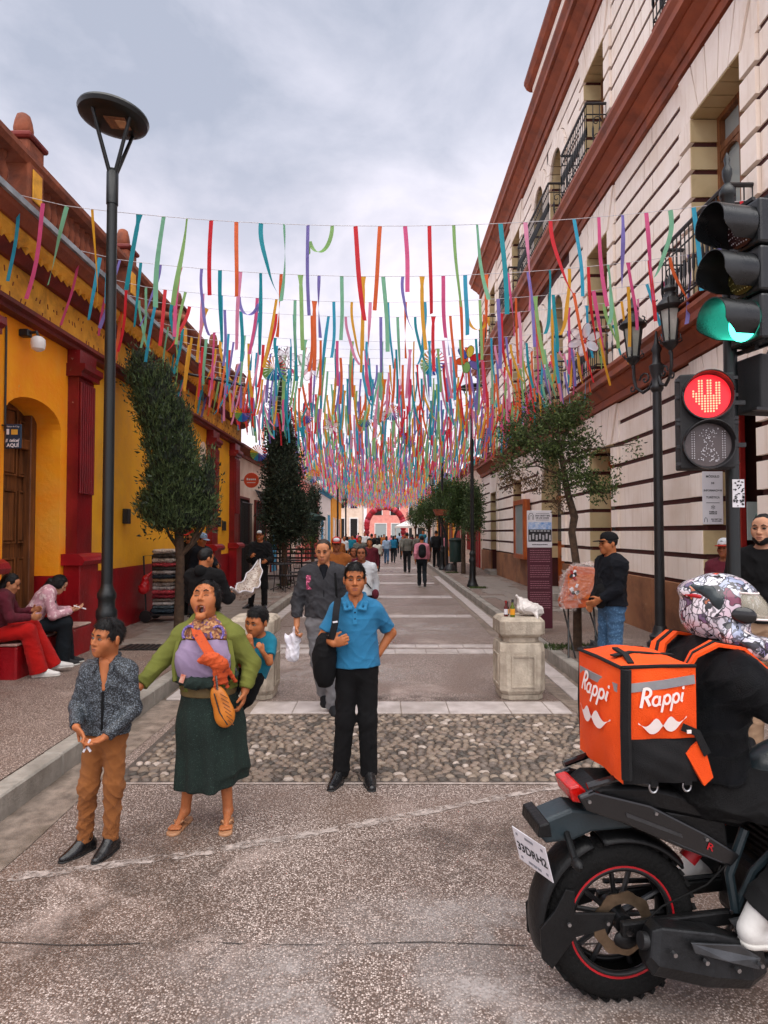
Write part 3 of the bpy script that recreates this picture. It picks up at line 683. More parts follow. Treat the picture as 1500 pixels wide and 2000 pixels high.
def course(a, b, z0, z1, m, nm, x0=RX, x1=None):
    if b - a > .03: MB().box(x0, x1 or XB+.02, a, b, z0, z1).build(nm, m, RB)
JT = .075
for fi, (zb, zt, ch, ops) in enumerate(FLOORS):
    n = round((zt - zb)/ch)
    chh = (zt - zb)/n
    for i in range(n):
        z0 = zb + i*chh + JT/2; z1 = zb + (i+1)*chh - JT/2
        blocked = []
        for o in ops:
            w = .34; top = o['z1']
            if o['arch']: top = o['z1'] + (o['y1']-o['y0'])/2 + .42; w = .34 if z0 < o['z1'] else .42
            else: top = o['z1'] + .68
            if z0 < top - .05 and z1 > o['z0'] + .02:
                blocked.append((o['y0']-w, o['y1']+w))
                if z0 < o['z1'] - .02:
                    zz1 = min(z1, o['z1'])
                    for s0, s1 in ((o['y0']-w, o['y0']), (o['y1'], o['y1']+w)):
                        course(s0 + (.012 if s1 == o['y0'] else 0), s1 - (.012 if s0 == o['y1'] else 0), z0, zz1, M['cream'], 'jamb_block', RX-.05)
                        ins = (o['y0'], o['y0']+.02) if s1 == o['y0'] else (o['y1']-.02, o['y1'])
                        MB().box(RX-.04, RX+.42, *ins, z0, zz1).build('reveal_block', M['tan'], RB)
        y = BY0
        for a, b in sorted(blocked):
            if a - y > 2.6:                         # a long stretch is broken by one upright joint
                c = y + (a-y)*(.5 if i % 2 else .38); course(y, c-.012, z0, z1, M['cream'], 'stone_course'); course(c+.012, a, z0, z1, M['cream'], 'stone_course')
            else: course(y, a, z0, z1, M['cream'], 'stone_course')
            y = max(y, b)
        course(y, BY1, z0, z1, M['cream'], 'stone_course')
    for o in ops:
        yc = (o['y0']+o['y1'])/2; hw = (o['y1']-o['y0'])/2
        if not o['arch']:
            for k in range(5):                     # voussoirs of the flat arch
                t0, t1 = -1 + k*.4 + .016, -1 + (k+1)*.4 - .016; wt = hw + .34; zt_ = min(o['z1'] + .72, zt - .03)
                MB().prism([(yc+t0*hw, o['z1']), (yc+t1*hw, o['z1']), (yc+t1*wt, zt_), (yc+t0*wt, zt_)], RX-.05, XB+.02, 'x').build('voussoir', M['cream'], RB)
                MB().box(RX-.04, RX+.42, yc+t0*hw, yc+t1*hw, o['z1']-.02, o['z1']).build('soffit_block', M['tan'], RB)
            for s in (-1, 1):
                MB().prism([(yc+s*hw, o['z1']), (yc+s*(hw+.34), o['z1']), (yc+s*(hw+.34)*1.0, min(o['z1']+.72, zt-.03))] if s > 0 else
                           [(yc+s*(hw+.34), min(o['z1']+.72, zt-.03)), (yc+s*(hw+.34), o['z1']), (yc+s*hw, o['z1'])], RX-.02, XB+.02, 'x').build('spring_block', M['cream'], RB)
        else:
            n = 9
            for k in range(n):
                a0, a1 = math.pi*k/n + .012, math.pi*(k+1)/n - .012
                P = [(yc + hw*math.cos(a0), o['z1'] + hw*math.sin(a0)), (yc + (hw+.40)*math.cos(a0), o['z1'] + (hw+.40)*math.sin(a0)),
                     (yc + (hw+.40)*math.cos(a1), o['z1'] + (hw+.40)*math.sin(a1)), (yc + hw*math.cos(a1), o['z1'] + hw*math.sin(a1))]
                P = [(a, min(b, zt-.02)) for a, b in P]
                MB().prism(P, RX-.05, XB+.02, 'x').build('voussoir', M['cream'], RB)
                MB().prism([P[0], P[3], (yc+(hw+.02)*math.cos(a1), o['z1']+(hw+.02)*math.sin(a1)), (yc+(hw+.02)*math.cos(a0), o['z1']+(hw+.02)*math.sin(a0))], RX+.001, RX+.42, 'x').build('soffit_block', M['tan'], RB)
            # spandrels beside the arch
            for s in (-1, 1):
                P = [(yc + s*(hw+.42)*math.cos(math.pi/2*i/6), o['z1'] + (hw+.42)*math.sin(math.pi/2*i/6)) for i in range(7)] + [(yc, o['z1']+hw+.44), (yc + s*(hw+.43), o['z1']+hw+.44)]
                MB().prism([(a, min(b, zt-.02)) for a, b in P], RX, XB+.02, 'x').build('spandrel', M['cream'], RB)
# joinery
def window(o, door=False, wood_=None, pane=None):
    yc = (o['y0']+o['y1'])/2; hw = (o['y1']-o['y0'])/2; x = RX + .36; m = wood_ or M['frame']; top = o['z1'] + (hw if o['arch'] else 0)
    MB().box(x+.05, x+.06, o['y0'], o['y1'], o['z0'], top).build('pane', pane or M['panepale'], RB)
    f = MB()
    for a, b in ((o['y0'], o['y0']+.09), (yc-.06, yc+.06), (o['y1']-.09, o['y1'])): f.box(x-.03, x+.05, a, b, o['z0'], top)
    for z in ([o['z0'], o['z0']+.9, o['z1']-.55] if not door else [o['z0'], o['z1']-.55]): f.box(x-.031, x+.049, o['y0']+.09, yc-.06, z, z+.09).box(x-.031, x+.049, yc+.06, o['y1']-.09, z, z+.09)
    f.box(x-.031, x+.049, o['y0']+.09, yc-.06, top-.09, top).box(x-.031, x+.049, yc+.06, o['y1']-.09, top-.09, top)
    f.build('window_frame', m, RB)
    for s in (-1, 1):                              # curved glazing heads and lower panels
        c = yc + s*(hw/2 + .0); w2 = hw/2 - .075; zt_ = o['z1'] - .55
        P = [(c + w2*math.cos(math.pi*i/8), zt_ - .22 + .20*math.sin(math.pi*i/8)) for i in range(9)]
        MB().prism(P + [(c-w2, zt_), (c+w2, zt_)], x-.02, x+.04, 'x').build('glazing_head', m, RB)
        MB().bbox(x-.025, x+.045, c-w2+.02, c+w2-.02, o['z0']+.11, o['z0']+.88, .02).build('lower_panel', m, RB)
for o in G1 + G2: window(o)
for o in (G0[3],): window(o, wood_=M['redw'], pane=M['pane'])
def leafdoor(o, m):
    x = RX + .40; top = o['z1'] + ((o['y1']-o['y0'])/2 if o['arch'] else 0)
    yc = (o['y0']+o['y1'])/2
    MB().box(x+.06, x+.08, o['y0'], o['y1'], o['z0'], top).build('door_backing', M['dark'], RB)
    for s in (-1, 1):
        a, b = sorted((yc + s*.01, yc + s*(o['y1']-o['y0'])/2))
        d = MB().box(x, x+.05, a, b, o['z0'], o['z1']-.3).build('door_leaf', m, RB)
        for z0, z1 in ((.15,.95), (1.05,1.3), (1.4, 2.6)):
            MB().bbox(x-.03, x-.001, a+.12, b-.12, o['z0']+z0, min(o['z0']+z1, o['z1']-.4), .02).build('panel', m if z0 < 1.2 else M['pane'], d)
        c = (a+b)/2; MB().prism([(c + .3*math.cos(math.pi*i/8), o['z0']+1.02+.22*math.sin(math.pi*i/8)) for i in range(9)], x-.045, x-.031, 'x').build('carved_crest', m, d)
    MB().bbox(x-.04, x+.05, o['y0'], o['y1'], o['z1']-.3, o['z1']-.2, .01).build('transom', m, RB)
    MB().box(x+.01, x+.02, o['y0'], o['y1'], o['z1']-.2, top).build('fanlight', M['pane'], RB)
leafdoor(G0[1], M['orangewood']); leafdoor(G0[2], M['orangewood']); leafdoor(G0[4], M['redw'])
o = G0[0]
MB().box(RX+.37, RX+.43, o['y1']-.22, o['y1'], o['z0'], o['z1']).build('door_frame', M['redw'], RB)
MB().box(RX+.9, RX+.92, o['y0'], o['y1'], o['z0']+1.1, o['z1']).build('inner_wall', M['tan'], RB)
MB().box(RX+.88, RX+.9, o['y0'], o['y1'], o['z0'], o['z0']+1.1).build('counter_front', M['redw'], RB)
# plinth
pz = sorted([(o['y0'], o['y1']) for o in G0 if o['z0'] < .5]); y = BY0
for a, b in pz + [(BY1, BY1)]:
    n = max(1, round((a - y)/1.7))
    for i in range(n):
        y0_, y1_ = y + (a-y)*i/n, y + (a-y)*(i+1)/n
        if y1_-y0_ > .05: MB().bbox(RX-.04, XB+.03, y0_+.004, y1_-.004, .02, 1.07-.02, .008).build('plinth_block', M['plinth'], RB)
    y = b
MB().bbox(RX-.042, RX-.036, 9.75, 10.15, .55, .92, .002).build('access_cover', M['plinth'], RB)
for o in (G0[1], G0[2], G0[4]): MB().bbox(RX-.3, RX+.4, o['y0']-.1, o['y1']+.1, WH-.02, WH+.15, .01).build('door_step', M['kerb'], RB)
# cornices
def rcorn(z0, prof, nm):
    for i, (poly, m) in enumerate(prof):
        MB().prism([(RX - a + (0 if a else .05), z0 + b) for a, b in poly], BY0-.3, BY1+.05).build(nm, M[m], RB)
rcorn(4.25, [([(0,0),(.08,0),(.08,.14),(0,.14)],'cornice'), ([(0,.14),(.10,.14),(.24,.30),(.24,.34),(0,.34)],'cornice'), ([(0,.34),(.34,.34),(.34,.44),(.38,.50),(.38,.56),(0,.60)],'cornice')], 'cornice')
rcorn(8.48, [([(0,0),(.07,0),(.07,.16),(0,.16)],'cornice'), ([(0,.16),(.10,.16),(.16,.24),(.30,.34),(.30,.38),(0,.38)],'cornice'), ([(0,.38),(.42,.38),(.42,.50),(.48,.58),(.48,.64),(0,.68)],'cornice')], 'cornice')
rcorn(12.4, [([(0,0),(.08,0),(.08,.2),(0,.2)],'cornice'), ([(0,.2),(.12,.2),(.20,.30),(.38,.42),(.38,.46),(0,.46)],'cornice'), ([(0,.46),(.46,.46),(.46,.6),(.54,.7),(.54,.76),(0,.8)],'cornice')], 'cornice')
MB().box(RX+.0, RX+.35, BY0, BY1, 13.2, 13.75).build('parapet', M['cream'], RB)
for nm, a, b, z1 in (('attic', BY0, 18.6, 15.3),):
    MB().box(RX+.01, RX+.4, a, b, 13.75, z1-.3).build('attic_wall', M['cream'], RB)
    MB().prism([(RX-.02,z1-.3),(RX-.12,z1-.24),(RX-.2,z1-.1),(RX-.2,z1),(RX+.45,z1),(RX+.45,z1-.3)], a, b+.2).build('attic_cornice', M['brown'], RB)
MB().prism([(RX-.02,13.75),(RX-.12,13.80),(RX-.12,13.9),(RX+.4,13.9),(RX+.4,13.75)], 18.6, BY1).build('parapet_cap', M['brown'], RB)
for i in range(12):
    y = 19.2 + i*.85; MB().lathe([(.11,13.9),(.13,14.0),(.08,14.06),(.14,14.2),(.10,14.34),(.02,14.44)], (RX+.1,y,0), 10).build('finial', M['terracotta'], RB, True, 60)
for i in range(7): MB().lathe([(.12,15.3),(.14,15.45),(.08,15.5),(.15,15.66),(.10,15.85),(.02,15.95)], (RX+.1, 18.4-i*1.6, 0), 10).build('finial', M['terracotta'], RB, True, 60)
# balconies
def balcony(yc, w, z):
    x0 = RX - (.36 if z < 7 else .44)
    b = MB().bbox(x0-.02, RX-.05, yc-w/2-.03, yc+w/2+.03, z-.03, z, .008).build('balcony_slab', M['cornice'], RB)
    r = MB(); zt_ = z + 1.0
    for p, q in (((x0,yc-w/2),(x0,yc+w/2)), ((x0,yc-w/2),(RX-.05,yc-w/2)), ((x0,yc+w/2),(RX-.05,yc+w/2))):
        for zz, rr in ((zt_,.028), (z+.10,.014), (z+.78,.012)): r.tube([(*p,zz),(*q,zz)], rr, 6)
        L_ = math.hypot(q[0]-p[0], q[1]-p[1]); n = max(3, int(L_/.115))
        for i in range(n+1):
            t = i/n; x, y = p[0]+(q[0]-p[0])*t, p[1]+(q[1]-p[1])*t
            r.tube([(x,y,z),(x,y,z+.3),(x,y,z+.36),(x,y,z+.5),(x,y,z+.56),(x,y,z+.98)], [.009,.009,.022,.022,.009,.009], 5)
    for yy in (yc-w/2, yc+w/2):                   # scrolls on the end panels
        for k in range(2):
            c = (RX-.24, z+.3+k*.34); r.tube([(c[0]+(.11-.010*i)*math.cos(i*.62), yy, c[1]+(.13-.012*i)*math.sin(i*.62)) for i in range(11)], .010, 5)
    r.build('balcony_railing', M['iron'], b, True)
for c, w, z in ((8.3,1.75,4.90), (12.95,1.75,4.90), (16.95,3.5,4.90), (20.9,1.75,4.90), (25.5,1.75,4.90), (8.3,1.75,9.20), (13.15,1.75,9.20), (16.9,3.5,9.20), (20.9,1.75,9.20), (25.5,1.75,9.20)): balcony(c, w, z)

# ================================================================ houses further down the street
def far_house(name, label, side, y0, y1, h, wall, ops, roofm=None, face=None, trim='white'):
    x = (face if face is not None else (LX if side < 0 else RX)); sg = side
    b = thing(name, label, 'building', (x, y0, 0))
    MB().box(*sorted((x, x + sg*6)), y0, y1, 0, h).build('wall', M[wall], b)
    MB().prism([(x - sg*a, h + z) for a, z in ((-.4,-.32),(.06,-.32),(.06,-.22),(.18,-.16),(.30,-.08),(.30,0),(-.4,.04))], y0-.01, y1+.01).build('cornice', M[roofm or 'brown'], b)
    for (a, c, z0, z1, m, kind) in ops:
        if kind == 'sign':
            MB().bbox(*sorted((x - sg*.02, x - sg*.10)), a, c, z0, z1, .01).build('sign', M[m], b); continue
        fr = MB()
        for q in ((a-.08,a,z0,z1+.08),(c,c+.08,z0,z1+.08),(a,c,z1,z1+.08)): fr.box(*sorted((x - sg*.002, x - sg*.07)), *q)
        f = fr.build('door_frame' if kind == 'door' else 'window_frame', M[trim], b)
        MB().box(*sorted((x - sg*.003, x - sg*.03)), a, c, z0, z1).build('door' if kind == 'door' else 'pane', M[m], b)
        if kind == 'door':
            for k in range(2):
                w = (c-a)/2; MB().bbox(*sorted((x - sg*.031, x - sg*.055)), a+k*w+.08, a+(k+1)*w-.08, z0+.2, z1-.2, .012).build('panel', M[m], b)
        else:
            gr = MB()
            for k in range(1, 4): gr.box(*sorted((x - sg*.031, x - sg*.05)), a+(c-a)*k/4-.015, a+(c-a)*k/4+.015, z0, z1)
            gr.build('glazing_bars', M[trim], b); 
    return b
fh = far_house('shop_house', 'pale cream shop house with brown cornice beyond the yellow house', -1, 19.9, 30.0, 4.6, 'creamw', [(20.6,22.0,.17,2.9,'dark','door'),(23.2,25.2,1.2,2.9,'dark','window'),(26.4,27.8,.17,2.9,'bluew','door'),(28.3,29.5,1.1,2.8,'dark','window')], face=-4.7, trim='darkred')
aw = MB()
for i in range(13): aw.obox((-4.5, 23.1+i*.18, 3.05), (.03,.03,.62), Matrix.Rotation(-.45, 3, 'Y'))
aw.tube([(-4.36,23.0,2.78),(-4.36,25.4,2.78)], .02, 6).tube([(-4.64,23.0,3.33),(-4.64,25.4,3.33)], .02, 6).build('window_grille', M['iron'], fh)
ag = MB()
for i in range(11): ag.tube([(-4.62+.2, 19.95+i*.14, .2),(-4.62+.2, 19.95+i*.14, 2.75)], .013, 5)
for z in (.3,1.4,2.75): ag.tube([(-4.42,19.9,z),(-4.42,21.5,z)], .018, 6)
gt = thing('iron_gate', 'black iron bar gate at the corner of the yellow house', 'gate', (-4.42,20.7,WH)); ag.build('bars', M['iron'], gt)
sgn_ = thing('round_sign', 'round orange shop sign high on the pale cream wall', 'sign', at(491, 938, 21.0))
p = at(490, 938, 22.5); MB().lathe([(.24,-.03),(.25,0),(.24,.03)], (0,0,0), 24, Matrix.Rotation(R(90),3,'X')).build('disc', pm('sign_orange', S('#e0512a'), S('#cf4420'), rough=.5, bump=0), sgn_, world=False)
tm = MB(); 
for a_, b_ in ((-.15,-.10),(-.085,-.02),(-.005,.05),(.065,.10),(.115,.15)): tm.add([(a_,-.034,0),(b_,-.034,0),(b_,-.034,.05+.02*(a_ < -.1)),(a_,-.034,.05+.02*(a_ < -.1))], [(0,1,2,3)])
tm.add([(-.14,-.034,-.09),(.14,-.034,-.09),(.14,-.034,-.07),(-.14,-.034,-.07)], [(0,1,2,3)]); tm.build('lettering', M['white'], sgn_, world=False)
MB().tube([(-.42,.0,.0),(-.2,.0,.0)], .015, 6).build('bracket', M['iron'], sgn_, world=False)
far_house('pink_house', 'pink house front between the cream shop and the red doors', -1, 30.1, 36.0, 5.3, 'pink', [(31.4,32.6,.17,2.8,'creamw','door'),(33.6,34.8,1.1,2.9,'dark','window')], 'pink', -4.6)
far_house('red_door_house', 'salmon house with tall red doors and red shutters', -1, 36.05, 44.0, 5.0, 'pink', [(36.6,37.9,.17,3.3,'redw','door'),(38.9,40.2,.17,3.3,'redw','door'),(41.2,42.6,.17,3.3,'redw','door')], 'white', -4.5, 'redw')
far_house('white_blue_house', 'white and blue painted shop front past the red doors', -1, 44.05, 54.0, 4.9, 'white', [(45,47,.17,3.0,'bluew','door'),(48.2,49.4,1,2.9,'dark','window'),(50.4,52.8,.17,3.2,'bluew','door')], 'bluew', -4.5, 'white')
far_house('amber_house', 'amber and white house far down on the left side', -1, 54.05, 66, 5.1, 'yelw', [(55.2,56.6,.17,3,'white','door'),(58.3,60,1,3,'dark','window'),(62,63.4,.17,3,'redw','door')], 'white', -4.4)
far_house('yellow_red_house', 'yellow house with red window frames behind the street trees on the right', 1, 28.8, 40.0, 5.2, 'creamw', [(29.6,31.0,.17,3.1,'redw','door'),(32.2,33.8,.9,3.1,'redw','window'),(35,36.6,.9,3.1,'redw','window'),(37.6,39,.17,3.1,'redw','door')], 'redw', 4.45, 'redw')
far_house('ochre_house', 'ochre house behind the far trees on the right', 1, 40.05, 54.0, 5.6, 'yelw', [(41.6,43,.17,3,'doorwood','door'),(45,46.6,1,3,'dark','window'),(49,50.6,.17,3,'redw','door')], 'brown', 4.45, 'redw')
far_house('stone_house', 'grey-cream house at the far right end of the street', 1, 54.05, 70.0, 5.8, 'creamw', [(56,57.5,1,3,'dark','window'),(60,61.5,.17,3,'redw','door'),(65,66.5,1,3,'dark','window')], 'brown', 4.45)
# end of the vista
def end_house(name, label, x0, x1, y, h, wall, wins):
    b = thing(name, label, 'building', ((x0+x1)/2, y, 0))
    MB().box(x0, x1, y, y+8, 0, h).build('wall', M[wall], b)
    MB().box(x0-.1, x1+.1, y-.35, y+.2, h, h+.35).build('cornice', M['white'], b)
    for (a, c, z0, z1, m) in wins:
        f = MB()
        for q in ((a-.15,a,z0,z1+.15),(c,c+.15,z0,z1+.15),(a,c,z1,z1+.15)): f.box(q[0], q[1], y-.12, y-.002, q[2], q[3])
        w = f.build('window_frame', M['white'], b); MB().box(a, c, y-.05, y-.004, z0, z1).build('pane', M[m], w)
end_house('arcaded_pink_house', 'pink house closing the view behind the red arch', -3.2, 9.5, 118, 8.5, 'pink', [(-2,-.4,5,7.4,'dark'),(1.2,2.8,5,7.4,'dark'),(4.6,6.2,5,7.4,'dark'),(-1.6,.4,0,3.4,'panepale'),(1.4,3.4,0,3.4,'panepale'),(4.6,6.6,0,3.4,'dark')])
end_house('corner_stone_house', 'pale stone house at the far left end past the arch', -14, -2.9, 84, 8.2, 'creamw', [(-6.4,-5.2,1,3.6,'dark'),(-4.4,-3.5,1,3.6,'dark'),(-6.4,-5.2,5,7.4,'dark'),(-4.4,-3.5,5,7.4,'dark')])
end_house('corner_cream_house', 'cream house at the far right end past the white canopy', 4.2, 15, 88, 7.4, 'creamw', [(4.6,5.6,1,3.6,'dark'),(6.4,7.4,1,3.6,'dark'),(4.6,5.6,4.8,6.8,'dark')])
# ================================================================ lamps, signals, signs, bollards
M['black'] = pm('black_plastic', (.014,.014,.015), (.006,.006,.007), 5, .35, .05, 40)
M['blackm'] = pm('black_matt', (.02,.02,.022), (.01,.01,.011), 5, .75, .2, 60)
M['steel'] = pm('steel', (.45,.45,.46), (.3,.3,.31), 8, .3, .05, 60, metal=1)
M['lampglass'] = pm('lantern_glass', S('#b9bcb4'), S('#8e928a'), 3, .2, .02, 20)
M['led'] = pm('led_plate', S('#a07252'), S('#6b4630'), 30, .5, .3, 120)
M['maroon'] = pm('totem_maroon', S('#521226'), S('#451020'), 2, .5, .05, 40)
M['paper'] = pm('paper_white', S('#e4e2e6'), S('#d2cfd6'), 2, .7, .05, 40)
M['ink'] = pm('ink', (.02,.02,.024), rough=.7, bump=0)
M['pinkink'] = pm('faint_ink', S('#a8707c'), rough=.7, bump=0)

def modern_lamp(loc, label, tilt=.10, base=True):
    t = thing('street_lamp', label, 'street lamp', loc, 0, 'modern disc street lamps')
    H = 5.45
    MB().lathe([(.17,0),(.17,.06),(.14,.10),(.13,.16),(.10,.24),(.085,.70),(.105,.76),(.105,.82),(.082,.86),(.082,.93),(.094,.96),(.094,1.0),(.066,1.05),(.056,1.10)], n=20).build('base', M['post'], t, True, 50, world=False)
    MB().lathe([(.056,1.08),(.055,3),(.052,H-.35),(.052,H-.34)], n=18).build('pole', M['post'], t, True, 50, world=False)
    MB().lathe([(.060,H-.36),(.060,H-.02),(.045,H),(.04,H+.02)], n=18).build('collar', M['post'], t, True, 50, world=False)
    Mt = Matrix.Rotation(tilt, 3, 'Y'); zc = H + .56
    for k in range(4):
        a = math.pi/4 + k*math.pi/2 + .3; q = Mt @ Vector((.26*math.cos(a), .26*math.sin(a), -.02))
        MB().tube([(.03*math.cos(a), .03*math.sin(a), H-.05), (q.x, q.y, zc + q.z)], [.022,.018], 8).build('strut', M['post'], t, True, world=False)
    h = MB().lathe([(.22,-.045),(.30,-.035),(.345,-.01),(.36,.03),(.35,.055),(.28,.09),(.12,.115),(.01,.12)], (0,0,zc), 36, Mt).build('disc_head', M['post'], t, True, 40, world=False)
    MB().obox(Vector((0,0,zc)) + Mt @ Vector((.06,-.02,-.048)), (.22,.20,.012), Mt).build('heat_sink', M['led'], h, world=False)
    MB().obox(Vector((0,0,zc)) + Mt @ Vector((.11,-.02,-.057)), (.11,.12,.008), Mt).build('led_panel', pm('led_face', S('#d9b28c'), S('#b98e68'), 12, .4, .1, 60), h, world=False)
    return t
modern_lamp((-2.87, 6.65, WH), 'tall black disc street lamp behind the boy, in front of the orange house')
modern_lamp((2.66, 19.3, WH), 'tall disc street lamp on the right pavement beside the litter bin', -.05)
modern_lamp((2.55, 28.0, WH), 'distant disc street lamp among the right-hand trees')
modern_lamp((-2.75, 38.0, WH), 'distant disc street lamp on the left before the red doors')

def lantern(t, c, lab=None):
    x, y, z = c
    b = MB().lathe([(.015,-.16),(.03,-.13),(.02,-.10),(.05,-.07),(.09,-.03),(.10,.0),(.085,.02)], c, 12).build('lantern_seat', M['iron'], t, True, 50, world=False)
    MB().lathe([(.075,.02),(.125,.42)], c, 6).build('glazing', M['lampglass'], b, world=False)
    f = MB()
    for k in range(6):
        a = 2*math.pi*k/6; f.tube([(x+.08*math.cos(a), y+.08*math.sin(a), z+.02), (x+.132*math.cos(a), y+.132*math.sin(a), z+.43)], .011, 5)
        f.tube([(x+.10*math.cos(a), y+.10*math.sin(a), z+.0), (x+.15*math.cos(a), y+.15*math.sin(a), z+.03), (x+.14*math.cos(a), y+.14*math.sin(a), z+.08)], .009, 5)
        f.tube([(x+.18*math.cos(a), y+.18*math.sin(a), z+.47), (x+.20*math.cos(a), y+.20*math.sin(a), z+.53), (x+.16*math.cos(a), y+.16*math.sin(a), z+.56)], .01, 5)
    f.build('cage', M['iron'], b, True, world=False)
    MB().lathe([(.14,.42),(.185,.45),(.19,.47),(.15,.52),(.10,.57),(.075,.60),(.08,.64),(.06,.66),(.085,.70),(.07,.73),(.03,.77),(.035,.82),(.02,.86),(.005,.89)], c, 14).build('hood', M['iron'], b, True, 50, world=False)
def ornate_lamp(loc, label, rz=0, s=1):
    t = thing('lantern_post', label, 'street lamp', loc, rz, 'ornate twin-lantern posts'); t.scale = (s,s,s)
    MB().lathe([(.17,0),(.17,.05),(.13,.09),(.14,.14),(.10,.18),(.09,.24),(.075,.28)], n=18).build('base', M['iron'], t, True, 50, world=False)
    MB().lathe([(.068,.26),(.062,1.2),(.058,3.2),(.056,3.45)], n=16).build('pole', M['iron'], t, True, 50, world=False)
    MB().lathe([(.06,3.42),(.085,3.46),(.085,3.50),(.06,3.53),(.062,3.62),(.09,3.72),(.10,3.78),(.055,3.82),(.05,3.95),(.07,4.0),(.03,4.1),(.012,4.25)], n=16).build('capital', M['iron'], t, True, 50, world=False)
    for dx, dy in ((-.17,.37), (.02,-.38)):
        a = MB(); L_ = math.hypot(dx, dy); u = (dx/L_, dy/L_)
        a.tube([(u[0]*r, u[1]*r, z) for r, z in ((.05,3.62),(.12,3.50),(.24,3.46),(.36,3.55),(.40,3.70),(.40,3.84))], .022, 8)
        a.tube([(u[0]*(.20+.10*(1-i/12)*math.cos(i*.7)), u[1]*(.20+.10*(1-i/12)*math.cos(i*.7)), 3.64+.10*(1-i/12)*math.sin(i*.7)) for i in range(13)], .013, 6)
        a.tube([(u[0]*(.43+.07*(1-i/10)*math.cos(2+i*.7)), u[1]*(.43+.07*(1-i/10)*math.cos(2+i*.7)), 3.56+.08*(1-i/10)*math.sin(2+i*.7)) for i in range(11)], .012, 6)
        a.build('arm', M['iron'], t, True, world=False); lantern(t, (dx, dy, 3.98))
    return t
ornate_lamp((3.95, 9.2, WH), 'ornate black twin-lantern post against the cream facade', 0, 1.07)
ornate_lamp((2.72, 31.5, WH), 'far twin-lantern post under the right-hand trees', .6)
ornate_lamp((-2.75, 46, WH), 'farthest twin-lantern post on the left side', -.4)

# ---- traffic signal
TS = thing('traffic_signal', 'black signal post with green light for cars and red pedestrian hand', 'traffic light', (2.52, 4.62, WH))
MB().lathe([(.10,0),(.10,.05),(.06,.12),(.046,.2),(.046,3.95),(.046,4.08),(.056,4.09),(.056,4.13),(.04,4.16),(.018,4.19),(.034,4.25),(.034,4.29),(.016,4.33),(.022,4.37),(.004,4.42)], (2.52,4.62,WH), 20).build('pole', M['post'], TS, True, 50)
na = R(12); nf = Vector((-math.cos(na), -math.sin(na), 0)); nr = Vector((-nf.y, nf.x, 0)); UP = Vector((0,0,1)); MH = Matrix((nf, nr, UP)).transposed()
M['sigvisor'] = pm('visor', (.016,.018,.019), (.008,.009,.01), 6, .3, .06, 40)
hc = Vector((2.515, 4.42, 0))
for z, kind in ((3.93, 'red'), (3.60, 'amber'), (3.27, 'green')):
    c = hc + UP*z
    h = MB().obox(c - nf*.08, (.15,.295,.315), MH).build('lamp_housing', M['sigvisor'], TS, bevel=.02)
    V = []; n = 28; th0 = R(-150)
    vis = MB(); rows = []
    for i in range(n+1):
        a = R(-52) + (R(284))*i/n; d = nr*math.cos(a)*.144 + UP*math.sin(a)*.144; ln = .27 if math.sin(a) > -.3 else .27 + .25*(math.sin(a)+.3)
        rows.append([c + d*1.0 + nf*.0, c + d*1.0 + nf*ln*.5, c + d*1.02 + nf*ln])
    rows2 = [[p - (p - c - nf*((p-c).dot(nf))).normalized()*.006 for p in r] for r in rows]
    vis.sheet(rows); vis.sheet(rows2)
    for r0, r1, s0, s1 in zip(rows, rows[1:], rows2, rows2[1:]): vis.add([r0[2], r1[2], s1[2], s0[2]], [(0,1,2,3)])
    vis.build('visor', M['sigvisor'], h, True, 60)
    lens = {'red': pm('lens_off_red', (.05,.02,.02), rough=.2), 'amber': pm('lens_off_amber', (.08,.07,.02), rough=.2), 'green': emis('lens_green', (.05,.8,.55), 3.2)}[kind]
    MB().lathe([(.138,.0),(.136,.012),(.09,.03),(.02,.038)], c, 24, Matrix((nr, UP, nf)).transposed()).build('lens', lens, h, True)
    dots = MB()
    for i in range(-6, 7):
        for j in range(-6, 7):
            if i*i + j*j < 34 and kind != 'green': q = c + nr*(i*.021 + (j % 2)*.010) + UP*(j*.021) + nf*(.036 - .0009*(i*i+j*j)*.6); dots.obox(q, (.006,.008,.008), MH)
    if kind != 'green': dots.build('led_dots', M['paper'] if kind == 'red' else pm('dot_amber', (.6,.55,.2), rough=.4, bump=0), h)
for z in (4.16, 3.80, 3.46, 3.10): MB().obox(hc + UP*z - nf*.1 + nr*.0 + Vector((-.02,.12,0)), (.03,.22,.025), MH).build('bracket', M['iron'], TS)
MB().obox(hc + UP*3.635 - nf*.17, (.02,.36,1.06), MH).build('back_plate', M['black'], TS)
# pedestrian heads
pn = Vector((-.22, -1, 0)).normalized(); pr = Vector((-pn.y, pn.x, 0)); PM = Matrix((pr, -pn, UP)).transposed(); pc = Vector((2.245, 4.42, 0))
pbox = MB().obox(pc + UP*2.575 - pn*.08, (.355,.16,.665), PM).build('pedestrian_head', M['blackm'], TS, bevel=.012)
for z in (2.28, 2.40, 2.56, 2.59, 2.75, 2.87): MB().obox(pc + UP*z - pn*.02, (.40,.03,.022), PM).build('hinge_lug', M['black'], pbox)
HAND = ["..XX.XX....", "..XX.XX.XX.", "..XX.XX.XX.", "..XX.XX.XX.", "X.XX.XX.XX.", "XXXX.XX.XX.", "XXXXXXXXXX.", ".XXXXXXXXX.", ".XXXXXXXXX.", "..XXXXXXXX.", "...XXXXXX..", "...XXXXXX..", "....XXXX..."]
M['ledred'] = emis('led_red', (1.0,.06,.035), 5.0); M['lensred'] = emis('lens_red', (.55,.012,.02), .55)
M['lensgrey'] = pm('lens_grey', (.11,.085,.085), (.07,.055,.055), 4, .25, .03, 30)
